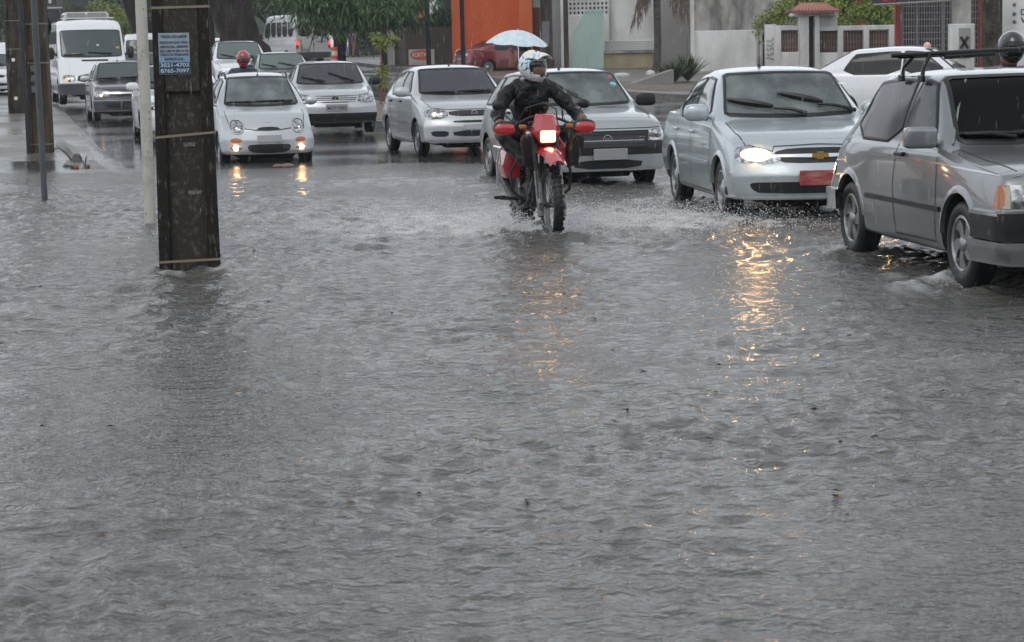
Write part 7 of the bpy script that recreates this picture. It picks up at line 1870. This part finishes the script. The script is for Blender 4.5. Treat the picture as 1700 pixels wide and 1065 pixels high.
# litter, kerb stones
p = V(113, 245, 39); a, b_ = at(100, 40.5), at(128, 35.8)
o = MB().tube([a + Vector((0, 0, .04)), a.lerp(b_, .5) + Vector((.02, 0, .05)), b_ + Vector((0, 0, .03))], [.09, .10, .09], 6).build('kerb_stone', kerbm, None, 20); props(o, 'broken kerb stone lying at the edge of the flooded pavement', 'kerb stone')
rr = random.Random(9)
for i, (px, Y, col, lb) in enumerate(((122, 33.5, (.10, .40, .25), 'crumpled green wrapper floating by the broken kerb stone'), (126, 33.2, (.55, .10, .06), 'small red wrapper floating below the green wrapper'), (145, 33.4, (.35, .22, .08), 'brown scrap floating right of the wrappers'), (114, 33.9, (.5, .5, .52), 'white plastic scrap left of the green wrapper'), (14, 56, (.55, .56, .58), 'crumpled white bag at the foot of the far left pole'), (37, 43, (.5, .35, .08), 'yellow scrap on the pavement left of the poles'))):
    mb = MB().ball((0, 0, .02), (rr.uniform(.06, .10), .05, .03), 9, 6, Matrix.Rotation(rr.uniform(0, 3), 3, 'Z')); o = mb.build('litter', mat('litter_%s' % ('green', 'red', 'brown', 'white', 'bag', 'yellow')[i], tuple(v * .45 for v in col), .6), None, 20)
    for v_ in o.data.vertices: v_.co += Vector((mnoise.noise(v_.co * 30), mnoise.noise(v_.co * 30 + Vector((5, 0, 0))), mnoise.noise(v_.co * 24))) * .04
    o.location = at(px, Y); props(o, lb, 'litter')
rr = random.Random(10); mb = None
twm = mat('twig', (.06, .045, .03), .8)
for i, (px, Y, lb) in enumerate(((141, 33.8, 'leafy twig sticking up from the floating scraps'), (90, 39, 'dark twig lying on the wet pavement by the pole'))):
    mb = MB()
    for k in range(5): a_ = rr.uniform(0, 6.28); mb.tube([(0, 0, .0), (math.cos(a_) * .08, math.sin(a_) * .05, .05 + .1 * (1 - i)), (math.cos(a_) * .18, math.sin(a_) * .1, .03 + .13 * (1 - i))], [.009, .006, .003], 5)
    o = mb.build('twig', twm); o.location = at(px, Y); props(o, lb, 'twig')
for px, sz, lb in ((462, .07, 'brown stone on the wet road below the small city car'), (477, .085, 'larger brown stone right beside the other on the wet road')):
    o = MB().ball((0, 0, .015), (sz * 1.2, sz, sz * .5), 10, 7).build('stone', mat('brown_stone', (.16, .11, .08), .5)); o.location = at(px, 32.3); props(o, lb, 'stone')

# fast thin stream along the kerb, running down into the flood
pts = [G(x, y, .05) for x, y in ((84, 188), (100, 203), (118, 217), (138, 233), (160, 250), (186, 268), (222, 290))]
rows = []; 
for i in range(61):
    k = i / 60 * 6; j = min(int(k), 5); p = pts[j].lerp(pts[j + 1], k - j); wd = .10 + .16 * i / 60
    rows.append([(p.x + wd * (q / 6 - .5) * 2 + .03 * mnoise.noise(Vector((i * .5, 0, 3))), p.y, zg(p.y) - .012 + (.045 * min(1, (60 - i) / 14) + .02 * mnoise.noise(Vector((i * .8, q * .7, 0)))) * math.sin(math.pi * q / 6)) for q in range(7)])
props(sheet('gutter_water', rows, mat('running_water', (.08, .078, .074), .14, noise=(14, (.30, .30, .30), .50, .68), bump=(16, .8, .03)), 80), kind='structure')
# ---------------------------------------------------------------- the flood itself
Zw = waves(Xw, Yw)
vs = np.stack([Xw, Yw, Zw], -1).reshape(-1, 3)
me = bpy.data.meshes.new('flood_water')
idx = np.arange(NR * NC).reshape(NR, NC)
fs = np.stack([idx[:-1, :-1], idx[:-1, 1:], idx[1:, 1:], idx[1:, :-1]], -1).reshape(-1, 4)
me.vertices.add(len(vs)); me.vertices.foreach_set('co', vs.ravel())
me.loops.add(fs.size); me.loops.foreach_set('vertex_index', fs.ravel())
me.polygons.add(len(fs)); me.polygons.foreach_set('loop_start', np.arange(0, fs.size, 4)); me.polygons.foreach_set('loop_total', np.full(len(fs), 4))
me.update(calc_edges=True); me.polygons.foreach_set('use_smooth', np.ones(len(fs), bool))
wm = bpy.data.materials.new('flood_water'); wm.use_nodes = True; t = wm.node_tree; b = t.nodes['Principled BSDF']
b.inputs['IOR'].default_value = 1.42; b.inputs['Roughness'].default_value = .14
co = t.nodes.new('ShaderNodeTexCoord')
def nnode(sc, det, scale=(1, 1, 1), typ='ShaderNodeTexNoise'):
    q = t.nodes.new('ShaderNodeMapping'); q.inputs['Scale'].default_value = scale; t.links.new(co.outputs['Object'], q.inputs[0])
    n = t.nodes.new(typ); n.inputs['Scale'].default_value = sc
    if typ == 'ShaderNodeTexNoise': n.inputs['Detail'].default_value = det
    t.links.new(q.outputs[0], n.inputs['Vector']); return n
n0 = nnode(.8, 5); cr = t.nodes.new('ShaderNodeValToRGB'); cr.color_ramp.elements[0].position = .3; cr.color_ramp.elements[1].position = .7
cr.color_ramp.elements[0].color = (.065, .063, .058, 1); cr.color_ramp.elements[1].color = (.11, .106, .098, 1)
t.links.new(n0.outputs[0], cr.inputs[0])
at_ = me.attributes.new('foam', 'FLOAT', 'POINT'); at_.data.foreach_set('value', FOAM.ravel().astype(np.float32))
an = t.nodes.new('ShaderNodeAttribute'); an.attribute_name = 'foam'
fm = t.nodes.new('ShaderNodeMix'); fm.data_type = 'RGBA'; fm.inputs[7].default_value = (.60, .60, .59, 1)
t.links.new(an.outputs['Fac'], fm.inputs[0]); t.links.new(cr.outputs[0], fm.inputs[6]); t.links.new(fm.outputs[2], b.inputs['Base Color'])
fr_ = t.nodes.new('ShaderNodeMapRange'); fr_.inputs[3].default_value = .14; fr_.inputs[4].default_value = .45; t.links.new(an.outputs['Fac'], fr_.inputs[0]); t.links.new(fr_.outputs[0], b.inputs['Roughness'])
prev = None
for n, st, di in ((nnode(9, 4, (.6, 1, 1)), .9, .048), (nnode(30, 3, (.7, 1, 1)), .9, .018), (nnode(75, 2, (.8, 1, 1)), .6, .006)):
    bb = t.nodes.new('ShaderNodeBump'); bb.inputs['Strength'].default_value = st; bb.inputs['Distance'].default_value = di
    t.links.new(n.outputs[0], bb.inputs['Height'])
    if prev: t.links.new(prev.outputs[0], bb.inputs['Normal'])
    prev = bb
# rings where raindrops land
v = nnode(5.5, 0, (1, 1, 1), 'ShaderNodeTexVoronoi')
m1 = t.nodes.new('ShaderNodeMath'); m1.operation = 'MULTIPLY'; m1.inputs[1].default_value = 40; t.links.new(v.outputs['Distance'], m1.inputs[0])
m2 = t.nodes.new('ShaderNodeMath'); m2.operation = 'SINE'; t.links.new(m1.outputs[0], m2.inputs[0])
mr = t.nodes.new('ShaderNodeMapRange'); mr.inputs[1].default_value = .42; mr.inputs[2].default_value = .05; t.links.new(v.outputs['Distance'], mr.inputs[0])
m3 = t.nodes.new('ShaderNodeMath'); m3.operation = 'MULTIPLY'; t.links.new(m2.outputs[0], m3.inputs[0]); t.links.new(mr.outputs[0], m3.inputs[1])
bb = t.nodes.new('ShaderNodeBump'); bb.inputs['Strength'].default_value = .6; bb.inputs['Distance'].default_value = .005
t.links.new(m3.outputs[0], bb.inputs['Height']); t.links.new(prev.outputs[0], bb.inputs['Normal']); prev = bb
t.links.new(prev.outputs[0], b.inputs['Normal'])
o = link_mesh('flood_water', me, wm); o['kind'] = 'structure'
# ---------------------------------------------------------------- spray, bouncing drops and rain
spraym = mat('spray_water', (.80, .81, .82), .25, spec=.6)
def drops(name, P, r, m, label, stretch=None):
    n = len(P); r = np.broadcast_to(np.asarray(r, float), (n,)); st = np.ones(n) if stretch is None else stretch
    O = np.array([(1, 0, 0), (0, 1, 0), (-1, 0, 0), (0, -1, 0), (0, 0, 1), (0, 0, -1)], float)
    V_ = P[:, None, :] + O[None] * r[:, None, None] * np.stack([np.ones(n), np.ones(n), st], 1)[:, None, :]
    F = np.array([(0, 1, 4), (1, 2, 4), (2, 3, 4), (3, 0, 4), (1, 0, 5), (2, 1, 5), (3, 2, 5), (0, 3, 5)])[None] + (np.arange(n) * 6)[:, None, None]
    me = bpy.data.meshes.new(name); me.vertices.add(6 * n); me.vertices.foreach_set('co', V_.ravel()); F = F.reshape(-1, 3)
    me.loops.add(F.size); me.loops.foreach_set('vertex_index', F.ravel()); me.polygons.add(len(F)); me.polygons.foreach_set('loop_start', np.arange(0, F.size, 3)); me.polygons.foreach_set('loop_total', np.full(len(F), 3))
    me.update(calc_edges=True); me.polygons.foreach_set('use_smooth', np.ones(len(F), bool))
    o = link_mesh(name, me, m); return props(o, label, None, None, 'stuff')
rg = np.random.default_rng(5)
bx, by = BP.x, BP.y; sp_ = []
def fan(n, cx, cy, vx, vy, vz, spread, T=.35, z0=.04):
    """drops thrown up from (cx,cy), seen along their flight"""
    t = rg.random(n) * T; s = rg.normal(size=(n, 3)) * spread; sc = .45 + .55 * rg.random(n)
    x = cx + (vx + s[:, 0]) * sc * t; y = cy + (vy + s[:, 1]) * sc * t; z = z0 + (vz + s[:, 2] * .7) * sc * t - 4.9 * t * t
    k = z > .01; return np.stack([x, y, z], 1)[k]
h_ = Vector((math.sin(R(hd_)), -math.cos(R(hd_))))
for (n, dx, dy, vx, vy, vz, s) in ((6500, -.15, .1, -1.2, .4, 1.75, .5), (1500, -.1, .05, -.4, -.5, 1.4, .5), (9000, .15, .25, 2.9, .8, 1.35, .75), (5500, .1, .1, 1.2, .3, 1.4, .6), (2600, -.3, .9, -2.4, .9, 1.2, .7), (2000, -.2, 1.4, -.6, 1.5, 1.9, .6), (1600, .2, 1.4, 1.0, 1.2, 1.8, .7)):
    sp_.append(fan(n, bx + dx, by + dy, vx, vy, vz, s, .42))
# low mist of fine drops drifting over the wake
n = 36000; a = rg.normal(size=(n, 2)); P = np.stack([bx + .2 + a[:, 0] * 1.0, by + .95 + a[:, 1] * .6, .03 + np.abs(rg.normal(size=n)) * .09], 1); sp_.append(P[(np.abs(P[:, 0] - bx) > .15)])
P = np.concatenate(sp_); drops('splash', P, .0018 + .0048 * rg.random(len(P)) ** 3, spraym, 'spray thrown up by the motorcycle wheels')
sp_ = []
for i, (cx, cy) in enumerate(WHEELS_IN_WATER):
    for (vx, vy, vz, nn) in ((-.9, .4, 1.0, 420), (.9, -.4, 1.0, 320), (-.3, 1.4, 1.5, 320)): sp_.append(fan(nn, cx, cy, vx, vy, vz, .5, .25))
c = CARS['uno']; M4 = Matrix.Translation(c.root.location) @ c.root.rotation_euler.to_matrix().to_4x4()
for x in c.ax:
    for sg in (-1, 1): q = M4 @ Vector((x, sg * .72, 0)); sp_.append(fan(700, q.x, q.y, -.4, .6, 1.6, .6, .3))
P = np.concatenate(sp_); drops('splash', P, .0014 + .003 * rg.random(len(P)) ** 3, spraym, 'spray around the car tyres')
# drops bouncing where the rain strikes water and road
n = 22000; Y = 8 * (60 / 8) ** rg.random(n); X = (rg.random(n) - .5) * Y * .62
kx = X * 0; P = np.stack([X, Y, .035 + np.interp(Y, [a for a, b in TER], [b for a, b in TER]) + rg.random(n) ** 2 * .035], 1)
drops('rain_splash', P, .0009 + .0016 * rg.random(n) ** 2 + Y * .00007, mat('bounce_water', (.34, .35, .36), .15, spec=.6), 'drops bouncing off the flooded road')
# falling rain
rainm = mat('rain_drop', (.70, .72, .74), .2, spec=.6); b_ = rainm.node_tree.nodes['Principled BSDF']; b_.inputs['Alpha'].default_value = .17
n = 13000; Y = 5 + 46 * rg.random(n) ** .6; X = (rg.random(n) - .5) * Y * .6; Z = rg.random(n) * (2.2 + Y * .02)
drops('rain', np.stack([X, Y, Z], 1), .0009 + .0009 * rg.random(n), rainm, 'falling rain', 14 + 8 * rg.random(n))
# floating leaves and scum on the water
rr = random.Random(21); lfm = [mat('floating_leaf_a', (.09, .055, .02), .5), mat('floating_leaf_b', (.16, .10, .04), .5), mat('floating_leaf_c', (.03, .025, .015), .5)]
for i in range(3):
    mb = MB()
    for k in range(38):
        Yl = 7 * (30 / 7) ** rr.random(); xl = (rr.random() - .5) * Yl * .48; s = rr.uniform(.005, .015) * (1 + Yl * .02); a_ = rr.uniform(0, 6.28)
        mb.add([(xl + s * math.cos(a_) * 1.6, Yl + s * math.sin(a_) * 1.6, .052), (xl - s * math.sin(a_), Yl + s * math.cos(a_), .06), (xl - s * math.cos(a_) * 1.6, Yl - s * math.sin(a_) * 1.6, .05), (xl + s * math.sin(a_), Yl - s * math.cos(a_), .056)], [(0, 1, 2, 3)])
    o = mb.build('debris', lfm[i], None, None); props(o, 'leaf scraps and grit floating on the flood water', None, None, 'stuff')
# ---------------------------------------------------------------- the street behind the camera, seen only in reflections
for i, (x, y, w_, d_, h_2, m, lb) in enumerate(((-24, -22, 18, 8, 7, whitew, 'pale two-storey house across the street'), (-4, -26, 17, 8, 5, olivew, 'olive shop row across the street'), (17, -24, 18, 8, 8, greyw, 'grey block across the street'), (38, -14, 12, 18, 6, whitew, 'pale corner house across the street'))):
    b = thing('building', lb, 'building', (x, y, 0)); MB().box((0, 0, h_2 / 2), (w_, d_, h_2)).build('wall', m, b)
    for k in range(5):
        for z in ((1.6, 4.6) if h_2 > 6 else (1.6,)): MB().box((-w_ / 2 + (k + .5) * w_ / 5, d_ / 2 + .02, z), (1.5, .1, 1.6)).build('window', tint, b)
for i, (x, y, h) in enumerate(((-13, -9, 7), (6, -12, 8), (15, -8, 7), (-30, 6, 8), (-22, 22, 8), (26, 22, 7), (24, 8, 8))):
    p = Vector((x, y, 0)); t = thing('tree', ('round street tree behind the photographer', 'tall street tree behind the photographer', 'leafy tree near the grey block', 'tree far to the left beside the pavement', 'tree left of the flooded pavement', 'tree right of the near cars', 'tree beside the corner house')[i], 'tree', p)
    MB().tube([(0, 0, 0), (.1, 0, h * .4)], [.22, .16], 10).build('trunk', bark, t); rr = random.Random(i)
    leaves('crown', [(Vector((rr.uniform(-1.4, 1.4), rr.uniform(-1.4, 1.4), h * rr.uniform(.45, .9))), (1.5, 1.5, 1.1)) for k in range(7)], 2600, .36, .2, dleaf, t, 60 + i)
# ---------------------------------------------------------------- rain-laden air
hz = MB().box((0, 160, 25), (520, 480, 60)).build('haze', None, None, None)
hz.location = (0, 0, 0)
hm = bpy.data.materials.new('haze'); hm.use_nodes = True; t = hm.node_tree; t.nodes.clear(); o_ = t.nodes.new('ShaderNodeOutputMaterial'); pv = t.nodes.new('ShaderNodeVolumePrincipled')
pv.inputs['Color'].default_value = (.85, .88, .92, 1); pv.inputs['Density'].default_value = HAZE; pv.inputs['Anisotropy'].default_value = .2
t.links.new(pv.outputs[0], o_.inputs['Volume']); hz.data.materials.append(hm); props(hz, 'pale rainy haze filling the street', None, None, 'stuff')
